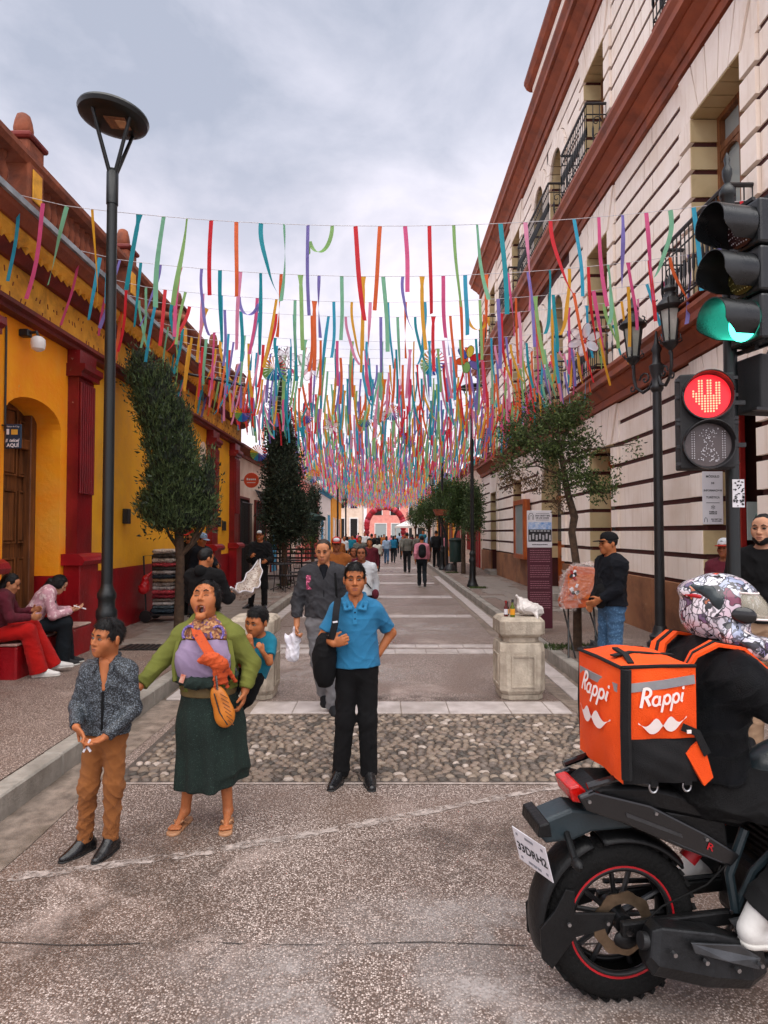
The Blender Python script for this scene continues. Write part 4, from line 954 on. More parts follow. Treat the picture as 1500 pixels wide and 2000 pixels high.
for z, lit in ((2.745, 1), (2.405, 0)):
    c = pc + UP*z; L3 = Matrix((pr, UP, pn)).transposed()
    MB().lathe([(.168,.0),(.168,.05),(.160,.05),(.152,.012),(.150,.008)], c, 32, L3).build('lens_rim', M['black'], pbox, True, 50)
    MB().lathe([(.150,.010),(.12,.012),(.01,.014)], c, 32, L3).build('lens', M['lensred'] if lit else M['lensgrey'], pbox, True)
    # hood
    rows = []
    for i in range(17):
        a = R(10 + 160*i/16); d = pr*math.cos(a)*.168 + UP*math.sin(a)*.168; rows.append([c + d, c + d + pn*(.05 + .05*math.sin(a))])
    hd = MB().sheet(rows).build('hood', M['black'], pbox, True); sd = hd.modifiers.new('t','SOLIDIFY'); sd.thickness = .006
    dm = MB()
    if lit:
        for j, row in enumerate(HAND):
            for i, ch in enumerate(row):
                if ch == 'X': dm.ell(c + pr*((i-5)*.0185) + UP*((6-j)*.0178) + pn*.018, (.0072,.0072,.0072), 6, 4)
        dm.build('hand_leds', M['ledred'], pbox)
    else:
        rr = random.Random(3)
        for k in range(150):
            a, b = rr.uniform(-.085,.085), rr.uniform(-.115,.115)
            if abs(a) < .03 + .05*abs(b)/.11: dm.obox(c + pr*a + UP*b + pn*.016, (.005,.004,.005), PM)
        for s in (-.105, -.09, .09, .105):
            for k in range(12): dm.obox(c + pr*s + UP*(-.09+k*.0165) + pn*.016, (.005,.004,.006), PM)
        dm.build('walker_leds', M['paper'], pbox)
MB().obox((2.40,4.52,2.42), (.32,.03,.03)).obox((2.40,4.52,2.72), (.32,.03,.03)).build('bracket', M['iron'], TS)
b2 = MB().obox((2.78,4.60,2.86), (.34,.24,.40), Rz(.2)).build('side_head', M['blackm'], TS, bevel=.015)
MB().obox((2.74,4.46,2.66), (.34,.05,.02), Rz(.2)).build('sill', M['iron'], b2)
MB().tube([(2.6,4.6,3.2),(2.75,4.62,3.35),(2.83,4.6,3.2),(2.75,4.58,3.05)], .01, 6).build('cable', M['iron'], TS, True)
st = MB().obox((2.535,4.572,2.08), (.085,.006,.20)).build('sticker', M['paper'], TS)
sk = MB()
for k in range(34): sk.obox((2.535+rng.uniform(-.036,.036),4.567,2.08+rng.uniform(-.09,.09)), (rng.uniform(.006,.02),.003,rng.uniform(.004,.012)), Matrix.Rotation(rng.uniform(-1,1),3,'Y'))
sk.build('scribble', M['ink'], st)

# ---- information totem
tp = (2.56, 10.55, WH)
TT = thing('info_totem', 'tall maroon information totem with white printed header on the right pavement', 'sign', tp)
MB().bbox(-.20,.20,-.03,.03,.06,1.38,.005).build('text_panel', M['maroon'], TT, world=False)
MB().box(-.05,.05,-.02,.02,0,.06).build('foot', M['iron'], TT, world=False)
hp = MB().bbox(-.20,.20,-.032,.03,1.382,1.99,.005).build('header_panel', M['paper'], TT, world=False)
tx = MB(); put_text(tx, 'SAN CRISTÓBAL', .034, (.05,-.034,1.905), (1,0,0), (0,0,1), offset=.0012); put_text(tx, 'DE LAS CASAS', .034, (.042,-.034,1.868), (1,0,0), (0,0,1), offset=.0012)

def bars(mb, x0_, x1_, y_, z_, h_):                      # print too small to read
    x_ = x0_
    while x_ < x1_ - .004: w_ = min(rng.uniform(.008,.022), x1_-x_); mb.add([(x_,y_,z_),(x_+w_,y_,z_),(x_+w_,y_,z_+h_),(x_,y_,z_+h_)], [(0,1,2,3)]); x_ += w_+.004
bars(tx, -.06, .16, -.034, 1.936, .007); bars(tx, -.06, .15, -.034, 1.832, .007)
tx.tube([(-.185,-.034,1.84),(-.185,-.034,1.90),(-.16,-.034,1.945),(-.125,-.034,1.945),(-.10,-.034,1.90),(-.10,-.034,1.84)], .004, 5).tube([(-.165,-.034,1.84),(-.165,-.034,1.89),(-.142,-.034,1.915),(-.12,-.034,1.89),(-.12,-.034,1.84)], .003, 5)
bars(tx, -.13, .13, -.034, 1.424, .014); tx.build('lettering', M['ink'], hp, world=False)
ph = MB().box(-.19,.19,-.036,-.033,1.48,1.80).build('picture', M['ink'], hp, world=False)
pp = MB(); 
pp.add([(-.19,-.038,1.68),(.19,-.038,1.68),(.19,-.038,1.80),(-.19,-.038,1.80)], [(0,1,2,3)]); pp.build('picture_sky', pm('print_blue', S('#5b93d6'), S('#e6ecf2'), 14, .6, 0), ph, world=False)
pp = MB()
for k in range(7): pp.obox((-.165+k*.055,-.039,1.545+.02*(k%2)), (.03,.002,.09))
for k in range(6): pp.obox((-.14+k*.056,-.039,1.655), (.04,.002,.018))
pp.build('picture_forms', pm('print_grey', S('#c9c8cc'), S('#8b8a92'), 30, .6, 0), ph, world=False)
tl = MB()
for k in range(27):
    z = 1.33 - k*.036
    if k in (6, 13, 18): continue
    x = -.165
    while x < .15:
        w = rng.uniform(.012,.04); w = min(w, .165-x); tl.add([(x,-.0335,z),(x+w,-.0335,z),(x+w,-.0335,z+.011),(x,-.0335,z+.011)], [(0,1,2,3)]); x += w+.007
    if k in (5, 12, 17): pass
tl.build('printed_lines', M['pinkink'], TT, world=False)

# ---- tourist office notice on the door jamb and other wall boards
ns = thing('office_notice', 'white tourist information notice hung by the red door frame', 'sign', (4.47, 8.70, 2.27))
MB().bbox(-.14,.14,-.012,.0,-.36,.36,.004).build('board', M['paper'], ns, world=False)
tx = MB()
for s, z, sz in (('MÓDULO',.29,.042), ('DE',.20,.036), ('INFORMACIÓN',.10,.036), ('TURÍSTICA',.005,.038), ('PUEBLOS',-.19,.026), ('MÁGICOS',-.215,.024), ('SAN CRISTÓBAL',-.29,.020), ('DE LAS CASAS',-.315,.020)):
    put_text(MB(), s, sz, (0 if z > -.28 else .045,-.0135,z), (1,0,0), (0,0,1), offset=.0012).build('text_line', M['ink'], ns, world=False)
MB().box(-.09,.09,-.0145,-.0125,-.07,-.063).build('rule', M['ink'], ns, world=False)
put_text(MB(), '*', .14, (0,-.0135,-.155), (1,0,0), (0,0,1)).build('emblem', M['ink'], ns, world=False)
MB().tube([(-.12,-.0135,-.33),(-.12,-.0135,-.29),(-.10,-.0135,-.265),(-.08,-.0135,-.29),(-.08,-.0135,-.33)], .003, 5).build('crest', M['ink'], ns, world=False)
ib = thing('window_poster', 'pale poster with a green ring inside the office doorway', 'poster', (4.95, 8.38, 1.95))
MB().bbox(-.20,.20,-.01,0,-.25,.25,.003).build('sheet', pm('poster_grey', S('#b9c2bf'), S('#a7b1ae'), 3, .6, .02), ib, world=False)
MB().tube([(.16*math.cos(a)+.06,-.013,.16*math.sin(a)) for a in np.linspace(0, 2*math.pi, 33)], .013, 6).build('ring', pm('ring_green', S('#6f8f86'), rough=.6), ib, world=False)
nb = thing('notice_board', 'red framed glass notice board on the cream facade', 'notice board', (RX-.05, 19.8, 2.0))
fr = MB()
for a, b, c, d in ((-.75,-.62,-1.0,.8),(.62,.75,-1.0,.8),(-.62,.62,.66,.8),(-.62,.62,-1.0,-.86)): fr.box(-.20,0,a,b,c,d)
fr.build('frame', M['orangewood'], nb, world=False); MB().box(-.16,-.15,-.62,.62,-.86,.66).build('glass', M['panepale'], nb, world=False)
bs = thing('phone_shop_sign', 'small dark blue hanging sign beside the old wooden door', 'sign', (-4.36, 7.50, 2.93))
MB().bbox(-.095,.095,-.012,.012,-.145,.145,.008).build('plate', pm('sign_navy', S('#16324c'), S('#11283e'), 3, .45, .03), bs, world=False)
tx = MB(); put_text(tx, 'Venta de Chip', .026, (0,-.014,.115), (1,0,0), (0,0,1)); put_text(tx, 'telcel', .052, (.014,-.014,-.05), (1,0,0), (0,0,1), shear=.25, offset=.0012); put_text(tx, 'AQUÍ', .058, (0,-.014,-.108), (1,0,0), (0,0,1), offset=.0016)
tx.box(-.075,-.045,-.015,-.013,.02,.085).obox((-.078,-.014,-.05), (.006,.002,.04), Matrix.Rotation(.2,3,'Y')).obox((-.066,-.014,-.05), (.006,.002,.04), Matrix.Rotation(.2,3,'Y')); tx.build('lettering', M['paper'], bs, world=False)
MB().box(-.02,.055,-.0155,-.0125,.02,.08).build('chip', pm('chip_gold', S('#d9a441'), rough=.4), bs, world=False)
MB().tube([(-.10,0,.13),(-.16,0,.135)], .01, 6).build('bracket', M['iron'], bs, world=False)
wl = thing('wall_lamp', 'white globe wall lamp under the orange cornice', 'wall lamp', (LX, 7.85, 4.25))
MB().bbox(0,.12,-.05,.05,-.03,.06,.01).tube([(.1,0,.02),(.2,0,.03),(.22,0,-.03)], .02, 8).build('bracket', M['iron'], wl, world=False)
MB().lathe([(.03,-.21),(.075,-.18),(.085,-.12),(.08,-.06),(.05,-.03)], (.22,0,0), 14).build('globe', M['white'], wl, True, world=False)

# ---- stone bollards
def bollard(x, y, label, rz=0):
    t = thing('stone_bollard', label, 'bollard', (x, y, 0), rz, 'stone pedestals at the street mouth')
    def oct_(r, c): return [(r,-r+c),(r,r-c),(r-c,r),(-r+c,r),(-r,r-c),(-r,-r+c),(-r+c,-r),(r-c,-r)]
    MB().prism(oct_(.225,.07), 0, .055, 'z').build('foot', M['stone'], t, world=False, bevel=.01)
    b = MB(); n = 8
    for k, (z, r, c) in enumerate(((.055,.225,.065),(.10,.245,.07),(.52,.245,.055),(.60,.235,.07),(.615,.17,.05))):
        b.v += [(*p, z) for p in oct_(r, c)]
    for k in range(4): b.f += [(k*n+i, k*n+(i+1)%n, (k+1)*n+(i+1)%n, (k+1)*n+i) for i in range(n)]
    b.f += [tuple(range(n-1,-1,-1)), tuple(4*n+i for i in range(n))]; b.mi = [0]*len(b.f)
    bb = b.build('shaft', M['stone'], t, world=False, bevel=.008)
    for sg, ax in ((-1,'y'),(1,'y'),(-1,'x'),(1,'x')):
        f = MB()
        for a0, a1, z0, z1 in ((-.13,-.11,.14,.48),(.11,.13,.14,.48),(-.11,.11,.14,.158),(-.11,.11,.462,.48)):
            if ax == 'y': f.box(a0, a1, *sorted((sg*.245, sg*.256)), z0, z1)
            else: f.box(*sorted((sg*.245, sg*.256)), a0, a1, z0, z1)
        f.build('panel_edge', M['stone'], bb, world=False)
    MB().prism(oct_(.19,.05), .615, .665, 'z').build('neck', M['stone'], t, world=False)
    c = MB()
    for z, r, ch in ((.665,.20,.05),(.70,.245,.05),(.84,.245,.05),(.88,.21,.06)): c.v += [(*p, z) for p in oct_(r, ch)]
    for k in range(3): c.f += [(k*n+i, k*n+(i+1)%n, (k+1)*n+(i+1)%n, (k+1)*n+i) for i in range(n)]
    c.f += [tuple(range(n-1,-1,-1)), tuple(3*n+i for i in range(n))]; c.mi = [0]*len(c.f)
    c.build('cap', M['stone'], t, world=False, bevel=.012); return t
bollard(1.49, 7.15, 'grey stone bollard on the right with bottles and a white bag on top', .03)
bollard(-1.43, 7.15, 'grey stone bollard on the left, half hidden behind the small child', -.02)
def bottle(x, y, h, r, m, capm, label):
    t = thing('bottle', label, 'bottle', (x, y, .88))
    MB().lathe([(r*.9,0),(r,.01),(r,h*.55),(r*.45,h*.72),(r*.4,h*.86)], n=12).build('glass', m, t, True, 50, world=False)
    MB().lathe([(r*1.02,h*.14),(r*1.02,h*.48)], n=12).build('label_band', M['yelw'] if capm == 'w' else M['paper'], t, True, world=False)
    MB().lathe([(r*.5,h*.85),(r*.5,h),(r*.3,h*1.01)], n=10).build('cap', M['ink'] if capm == 'w' else M['redw'], t, True, world=False)
bottle(1.34, 7.06, .17, .024, pm('sauce_red', S('#5c1512'), rough=.15, bump=0), 'r', 'dark red sauce bottle standing on the right stone bollard')
bottle(1.40, 7.00, .19, .027, pm('sauce_green', S('#5d6b1e'), rough=.15, bump=0), 'w', 'green bottle with yellow label in front of the white bag on the bollard')
bottle(1.37, 7.15, .15, .024, pm('sauce_dark', S('#2c2a1c'), rough=.15, bump=0), 'w', 'rear dark bottle half hidden on the right stone bollard')
M['plasticbag'] = pm('white_plastic_bag', S('#dcd6d2'), S('#b9b0aa'), 9, .35, .5, 26)
s = SDF().el((1.60,7.10,.96), (.14,.10,.07), .03).el((1.55,7.12,1.02), (.07,.06,.05), .03).rc((1.53,7.12,1.03), (1.47,7.12,1.10), .035, .012, .03).rc((1.66,7.04,.93), (1.66,6.94,.87), .03, .01, .03).el((1.70,7.1,.93),(.07,.07,.05),.03)
V, Q = s.mesh(.008, wr=.012, wf=(30, 12), seed=4); tag(np_obj('plastic_bag', V, Q, M['plasticbag']), 'crumpled white plastic bag lying on the right stone bollard', 'bag')

# ---- vendor's easel box with plastic sheet
ez = thing('vendor_box', 'orange wooden display box on black trestle legs under clear plastic', 'stall', (2.62, 8.6, WH))
lg = []
for a, b in (((-.20,-.14),(-.12,.12)), ((-.12,-.14),(-.20,.12)), ((.22,-.14),(.14,.12)), ((.14,-.14),(.22,.12))):
    MB().tube([(a[0]*1.1,a[1]*1.6,0),(b[0],b[1],.66)], .012, 6).build('leg', M['iron'], ez, world=False)
MB().prism([(-.24,.62),(.24,.66),(.26,.70),(.20,1.16),(-.10,1.18),(-.26,.70)], -.14, .14, 'y').build('box', pm('box_orange', S('#c2561c'), S('#9c3c12'), 5, .5, .2, 30), ez, world=False, bevel=.01)
MB().box(-.20,.16,-.155,-.141,.76,1.08).build('front_board', pm('box_front', S('#d2691e'), S('#b04a14'), 7, .5, .2, 30), ez, world=False)
for k in range(14): MB().obox((-.17+rng.uniform(0,.10), -.17, .80+rng.uniform(0,.32)), (.03,.012,.05), Matrix.Rotation(rng.uniform(-1,1),3,'Y')).build('wrapped_sweet', rng.choice((M['ink'],M['paper'],M['redw'])), ez, world=False)
s = SDF().el((2.61,8.58,1.12), (.26,.19,.24), .05).el((2.46,8.48,.95), (.13,.13,.17), .06).rc((2.36,8.42,.95),(2.34,8.40,.80),.06,.02,.05).el((2.70,8.56,1.30),(.2,.2,.1),.05)
V, Q = s.mesh(.012, wr=.045, wf=(34, 12), seed=9); tag(np_obj('plastic_cover', V, Q, clear('clear_plastic', S('#f3ece8'), .13, .05)), 'crumpled clear plastic sheet covering the orange vendor box', 'plastic sheet')
s = SDF().rc((2.78,8.25,.30),(2.95,8.3,.62),.16,.05,.04).el((2.72,8.2,.26),(.2,.16,.09),.05)
s.cut((0,0,WH+.002),(0,0,-1)); V, Q = s.mesh(.014, wr=.03, wf=(20, 8), seed=5); tag(np_obj('folded_tarp', V, Q, speckle('plaid_black', (.012,.013,.015), (.10,.11,.12), 26, .6)), 'folded black checked tarp standing under the vendor box', 'tarp')

# ---- tree pits and drain
for x, y, nm, lb in ((-3.35, 9.15, 'drain_grate', 'rusty drain grate in the left pavement in front of the tree'),):
    t = thing(nm, lb, 'grate', (x, y, WH)); MB().box(-.36,.36,-.22,.22,-.004,.004).build('pit', M['dark'], t, world=False)
    for k in range(9): MB().box(-.34+k*.08,-.30+k*.08,-.21,.21,.005,.014).build('bar', M['iron'], t, world=False)
grass = MB()
for k in range(1600):
    c = rng.choice(((2.62,9.1,.75,.42),(2.75,18.8,.5,.4),(-3.1,19.8,.4,.4),(2.75,26,.5,.4)), ); x = c[0]+rng.uniform(-1,1)*c[2]*.5; y = c[1]+rng.uniform(-1,1)*c[3]*.5; a = rng.uniform(0,6.28); h = rng.uniform(.02,.06); w = .012
    z = WH+.004; grass.add([(x-w*math.cos(a),y-w*math.sin(a),z),(x+w*math.cos(a),y+w*math.sin(a),z),(x+rng.uniform(-.02,.02),y+rng.uniform(-.02,.02),z+h)], [(0,1,2)])
tag(grass.build('pit_greenery', foliage('pit_green', (.07,.10,.03), (.03,.045,.02))), 'low green growth in the tree pits of the pavements', 'ground cover', kind='stuff')
# ---- litter bin, planter stand
lb = thing('litter_bin', 'dark green litter bin on a post on the right pavement', 'litter bin', (2.95, 26.3, WH))
gb = pm('bin_green', S('#1c3a34'), S('#142a26'), 3, .5, .1, 30)
MB().lathe([(.24,.42),(.26,.46),(.27,1.22),(.26,1.26)], n=18).build('drum', gb, lb, True, 50, world=False); MB().lathe([(.27,1.26),(.29,1.28),(.29,1.34),(.2,1.40),(.02,1.42)], n=18).build('lid', gb, lb, True, 50, world=False); MB().cyl((0,0,0),(0,0,.42),.04).build('post', M['iron'], lb, world=False)
ps = thing('planter_stand', 'tall iron stand carrying a brown plant box on the right pavement', 'planter', (2.86, 27.6, WH))
for sx in (-1, 1): MB().tube([(sx*.15,0,0),(sx*.2,0,1.5),(sx*.5,0,2.4)], .05, 8).build('post', M['iron'], ps, True, world=False)
MB().lathe([(.3,0),(.28,.1),(.1,.3)], n=12).build('base', M['iron'], ps, True, world=False); MB().prism([(-.75,2.62),(.75,2.62),(.62,2.36),(-.62,2.36)], -.25, .25, 'y').build('box', M['brown'], ps, world=False)

# ================================================================ trees
def leaves(blobs, n, size, up=.35, seed=0, clump=.35, asp=1.8, shell=.55, droop=0, cn=None, spread=1.7):
    """small leaf faces spread through the volume of the blobs, gathered in clumps"""
    r = np.random.RandomState(seed); B = np.array(blobs, float); w = B[:,3]*B[:,4]*B[:,5]; w /= w.sum()
    nc = cn or max(30, n//45)
    def sample(m):
        k = r.choice(len(B), m, p=w); d = r.normal(size=(m,3)); d /= np.linalg.norm(d, axis=1)[:,None]
        rad = r.uniform(0, 1, m)**shell; return B[k,:3] + d*rad[:,None]*B[k,3:6], d
    C, Dn = sample(nc); k = r.randint(0, nc, n); off = np.clip(r.normal(size=(n,3)), -1.5, 1.5)*size*spread*np.array([1,1,1.15])
    P = C[k] + off; O = Dn[k] + .9*r.normal(size=(n,3)) + np.array([0,0,up*2.2 - droop]); O /= np.linalg.norm(O, axis=1)[:,None]
    T = np.cross(O, r.normal(size=(n,3))); T /= np.maximum(1e-6, np.linalg.norm(T, axis=1))[:,None]
    s = size*r.uniform(.55, 1.25, n)[:,None]
    V = np.stack([P - T*s*.28, P + O*s*.45 - T*s*.42/asp*1.2, P + O*s*asp*.62, P + O*s*.45 + T*s*.42/asp*1.2], 1).reshape(-1, 3)
    return V, np.arange(n*4).reshape(-1, 4), C
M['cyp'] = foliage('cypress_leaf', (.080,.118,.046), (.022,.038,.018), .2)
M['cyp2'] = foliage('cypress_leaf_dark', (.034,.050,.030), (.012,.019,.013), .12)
M['leaf'] = foliage('leaf_olive', (.075,.105,.032), (.022,.034,.014), .28)
M['leaf2'] = foliage('leaf_green', (.060,.100,.030), (.018,.032,.012), .25)
M['dryleaf'] = foliage('leaf_dry', (.12,.075,.035), (.045,.028,.015), .2)
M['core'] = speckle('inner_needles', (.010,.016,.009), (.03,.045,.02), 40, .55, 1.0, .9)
def tree(name, label, base, trunk, branches, layers, group='street trees', core=False):
    t = thing(name, label, 'tree', base, 0, group); bx_, by_, bz_ = base
    MB().tube([p[:3] for p in trunk], [p[3] for p in trunk], 9).build('trunk', M['bark'], t, True, 60)
    for b in branches: MB().tube([p[:3] for p in b], [p[3] for p in b], 6).build('branch', M['bark'], t, True, 60)
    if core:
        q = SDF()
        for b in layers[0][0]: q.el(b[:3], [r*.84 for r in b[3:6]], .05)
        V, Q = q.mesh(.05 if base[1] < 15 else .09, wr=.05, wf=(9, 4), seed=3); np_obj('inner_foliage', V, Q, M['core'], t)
    for (bl, n, sz, m, kw) in layers:
        V, Q, C = leaves(bl, n, sz, **kw); np_obj('crown', V, Q, m, t, smooth=False)
    return t
Y1, px1 = 10.5, lambda x, y, Y=10.5: at(x, y, Y)
def bl(px, py, wx, wz, Y, dy=None, oy=0):
    p = at(px, py, Y + oy); s = (Y+oy)/F; return (p.x, p.y, p.z, wx*s, (dy or wx)*s, wz*s)
b1 = [bl(268,708,15,34,Y1), bl(285,745,30,48,Y1), bl(305,790,38,62,Y1), bl(325,845,42,70,Y1), bl(340,905,48,72,Y1), bl(345,960,56,60,Y1), bl(340,1005,56,32,Y1), bl(302,990,30,28,Y1), bl(409,935,13,62,Y1,14,-.1), bl(402,980,20,48,Y1,20), bl(388,1010,26,26,Y1), bl(352,820,14,60,Y1,14,-.05), bl(312,880,16,46,Y1,16), bl(330,735,9,34,Y1,10)]
tb = at(349, 1236, Y1); tm_ = at(352, 1100, Y1); tt = at(345, 900, Y1)
tree('cypress_tree', 'leaning dark green clipped cypress on the left pavement by the textile stack', (tb.x, Y1, WH),
     [(tb.x,Y1,WH,.085), (tm_.x,Y1,tm_.z,.07), (at(350,1050,Y1).x,Y1,at(350,1050,Y1).z,.075), (tt.x,Y1,tt.z,.05), (at(300,760,Y1).x,Y1,at(300,760,Y1).z,.02)],
     [[(*at(352,1085,Y1),.05), (*at(375,1062,Y1),.045), (*at(392,1020,Y1),.03)], [(*at(351,1075,Y1),.035), (*at(330,1045,Y1),.022), (*at(322,1020,Y1),.015)], [(*at(380,1060,Y1),.03), (*at(398,1030,Y1),.02), (*at(404,985,Y1),.012)]],
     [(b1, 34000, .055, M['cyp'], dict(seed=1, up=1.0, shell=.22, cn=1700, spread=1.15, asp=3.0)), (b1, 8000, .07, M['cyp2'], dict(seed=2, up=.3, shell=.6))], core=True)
Y2 = 19.6
b2_ = [bl(549,755,9,70,Y2), bl(550,850,24,90,Y2), bl(552,930,34,80,Y2), bl(555,1000,38,62,Y2), bl(575,1000,24,50,Y2), bl(590,1010,10,44,Y2), bl(548,710,5,30,Y2)]
tb = at(555, 1146, Y2)
tree('cypress_tree', 'tall black-green pointed cypress beside the cafe tables', (tb.x, Y2, WH), [(tb.x,Y2,WH,.10), (tb.x,Y2,2.2,.08), (at(550,800,Y2).x,Y2,at(550,800,Y2).z,.04)], [],
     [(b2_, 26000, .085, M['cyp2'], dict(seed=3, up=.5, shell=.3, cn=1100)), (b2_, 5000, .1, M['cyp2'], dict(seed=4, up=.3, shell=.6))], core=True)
Y3 = 29.0
b3 = [bl(610,1000,11,45,Y3), bl(611,1030,13,30,Y3), bl(609,970,7,25,Y3)]; tb = at(611,1085,Y3)
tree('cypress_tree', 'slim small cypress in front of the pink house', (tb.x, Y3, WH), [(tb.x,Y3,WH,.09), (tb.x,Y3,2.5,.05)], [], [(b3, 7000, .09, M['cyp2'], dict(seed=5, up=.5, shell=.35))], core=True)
# sparse leafy tree on the right
Y4 = 8.9; A4 = lambda x, y, oy=0: at(x, y, Y4+oy)
b4 = [bl(1010,850,42,38,Y4), bl(1060,830,46,42,Y4,0,.2), bl(1105,815,44,40,Y4), bl(1070,880,50,30,Y4), bl(1000,910,30,22,Y4), bl(1125,870,40,34,Y4), bl(1135,810,26,30,Y4), bl(1150,930,36,28,Y4,0,-.3), bl(1180,960,30,24,Y4,0,-.3), bl(1200,905,16,14,Y4), bl(1235,868,26,18,Y4,0,-.2), bl(1195,995,20,12,Y4,0,-.3), bl(1105,940,40,22,Y4), bl(1030,800,22,18,Y4)]
tbx = A4(1128, 1272)
tree('leafy_tree', 'sparse leafy tree with crooked trunk in front of the cream facade', (tbx.x, Y4, WH),
     [(tbx.x,Y4,WH,.062), (*A4(1127,1110),.055), (*A4(1117,1040),.05), (*A4(1122,1010),.055), (*A4(1108,960),.045), (*A4(1098,900),.04), (*A4(1090,850),.025), (*A4(1095,800),.012)],
     [[(*A4(1100,905),.03), (*A4(1140,880),.018), (*A4(1200,872,-.2),.012), (*A4(1240,866,-.2),.006)], [(*A4(1106,950),.03), (*A4(1150,935,-.2),.015), (*A4(1185,985,-.3),.008)], [(*A4(1097,890),.03), (*A4(1050,860),.018), (*A4(1005,845),.008)],
      [(*A4(1094,870),.025), (*A4(1120,820),.014), (*A4(1138,790),.006)], [(*A4(1092,860),.025), (*A4(1062,820),.014), (*A4(1030,795),.006)], [(*A4(1100,930),.02), (*A4(1050,910),.012), (*A4(1000,915),.005)], [(*A4(1140,885),.012), (*A4(1170,850),.008), (*A4(1195,905),.005)]],
     [(b4, 10500, .046, M['leaf'], dict(seed=6, up=.25, shell=.85, cn=150, spread=1.7)), ([bl(1050,945,34,14,Y4), bl(1000,935,26,16,Y4), bl(1090,985,22,16,Y4), bl(975,900,20,16,Y4)], 1500, .035, M['dryleaf'], dict(seed=7, up=-.3, shell=.8, cn=60))])
# tree mass further along the right pavement
for i, (px, py, Y, wx, wz, n, lab) in enumerate(((905,985,25.5,30,50,9000,'round dark green tree just past the far end of the cream building'), (872,975,30,34,40,9000,'bushy green street tree behind the plant box'), (838,1000,36,30,34,8000,'green street tree next to the white canopy'), (925,1000,24.5,15,52,6000,'narrow evergreen hugging the right-hand street lamp'), (812,1010,47,16,20,4000,'smallest far tree above the white canopy'))):
    blb = [bl(px,py,wx,wz,Y), bl(px-wx*.5,py+wz*.3,wx*.6,wz*.5,Y), bl(px+wx*.4,py-wz*.3,wx*.6,wz*.6,Y), bl(px-wx*.3,py-wz*.5,wx*.5,wz*.5,Y)]
    tb = at(px, 1090, Y); tree('street_tree', lab, (tb.x, Y, WH), [(tb.x,Y,WH,.10), (tb.x,Y,at(px,py,Y).z,.06)], [[(tb.x,Y,1.9,.05),(blb[1][0],Y,blb[1][2],.02)], [(tb.x,Y,1.9,.05),(blb[2][0],Y,blb[2][2],.02)]], [(blb, n, .085, M['leaf2'] if i != 3 else M['cyp'], dict(seed=20+i, up=.2, shell=.6))])
V, Q, C = leaves([(2.86-.3,27.6,2.9,.3,.2,.35),(2.86+.35,27.6,2.9,.3,.2,.35)], 700, .12, up=.9, seed=31, asp=4)
np_obj('box_plants', V, Q, M['leaf2'], ps, smooth=False)['kind'] = 'stuff'

# ================================================================ ribbons over the street
RCOL = ['#ee3440', '#f8b838', '#3cb4d8', '#8ed4ac', '#f0649c', '#8f86d4', '#fa743c', '#9ed080', '#f8a0c4', '#22a4b4']
def ribmat(name, c):
    m, nt, N, L, b = _nodes(name); tc = N.new('ShaderNodeTexCoord').outputs['Object']
    col = _ramp(N, L, _noise(N, L, tc, 6, 4), [(.3, sc_(c, .82)), (.7, c)]); L.new(col, b.inputs['Base Color']); b.inputs['Roughness'].default_value = .6
    t = N.new('ShaderNodeBsdfTranslucent'); L.new(col, t.inputs[0]); mx = N.new('ShaderNodeMixShader'); mx.inputs[0].default_value = .55
    L.new(b.outputs[0], mx.inputs[1]); L.new(t.outputs[0], mx.inputs[2]); L.new(mx.outputs[0], N['Material Output'].inputs[0]); return m
RM = [ribmat('ribbon_%d' % i, S(h)) for i, h in enumerate(RCOL)]
def ribbon_rows(kind, r):
    """centre line and twist of one hanging ribbon, unit length downwards"""
    n = 16; W = .028; rows = []
    ph = r.uniform(0, 6.28); am = r.uniform(.005,.03); tw = {0: 0, 1: r.choice((-1,1))*r.uniform(.5,1.3), 2: r.choice((-1,1))*r.uniform(1.4,3.0), 3: 0, 4: r.uniform(-.4,.4), 5: 0}[kind]
    for i in range(n+1):
        t = i/n; x = am*math.sin(ph + t*3.5)*t; y = .05*math.sin(ph*1.7 + t*2.6)*t; z = -t; a = tw*max(0, t-.12)**1.0; w = W
        if kind == 2: w = W
        if kind == 3 and t < .16: w = W*(1.5 - 6.5*t) if t < .12 else W*.85       # knotted: pinched under the string
        if kind == 4: x += (.10 + .20*(am/.03))*t*t*(1 if ph > 3 else -1) + .03*math.sin(t*7 + ph)*t; z = -t + .12*t*t; a += .9*math.sin(t*3.2 + ph)*t
        if kind == 5:                                                            # blown up and looped over
            an = t*math.pi*1.05; x = .20*(1-math.cos(an))*(1 if ph > 3 else -1); z = -.30*math.sin(an) if t < .85 else -.30*math.sin(an) - (t-.85)*2.2; a = .8*math.sin(t*4)
        dx, dy = math.cos(a)*w, math.sin(a)*w
        rows.append([(x-dx, y-dy, z), (x+dx, y+dy, z)])
    return rows
RMESH = {}
rr = random.Random(21)
KIND_N = {0: 3, 1: 4, 2: 4, 3: 3, 4: 4, 5: 2}
for kd, cnt in KIND_N.items():
    for j in range(cnt):
        rows = ribbon_rows(kd, rr); 
        for ci in range(len(RCOL)): RMESH[(kd, j, ci)] = rows
MCACHE = {}
def ribmesh(k):
    if k not in MCACHE: MCACHE[k] = MB().sheet(RMESH[k]).mesh('ribbon', RM[k[2]], True, 180)
    return MCACHE[k]
def sag(x): return 5.20 + .018*x*x
GY = [7.0, 8.4, 9.35, 10.0, 11.3, 11.8, 12.4, 12.9, 13.5, 14.1, 14.7, 15.3]
ORD = ['nearest', 'second nearest', 'third', 'fourth', 'fifth', 'sixth', 'seventh', 'eighth', 'ninth', 'tenth', 'eleventh', 'twelfth']
M['string'] = pm('string_white', S('#d8d6da'), rough=.6, bump=0)
KW = [7, 6, 7, 2.5, 4, .9]
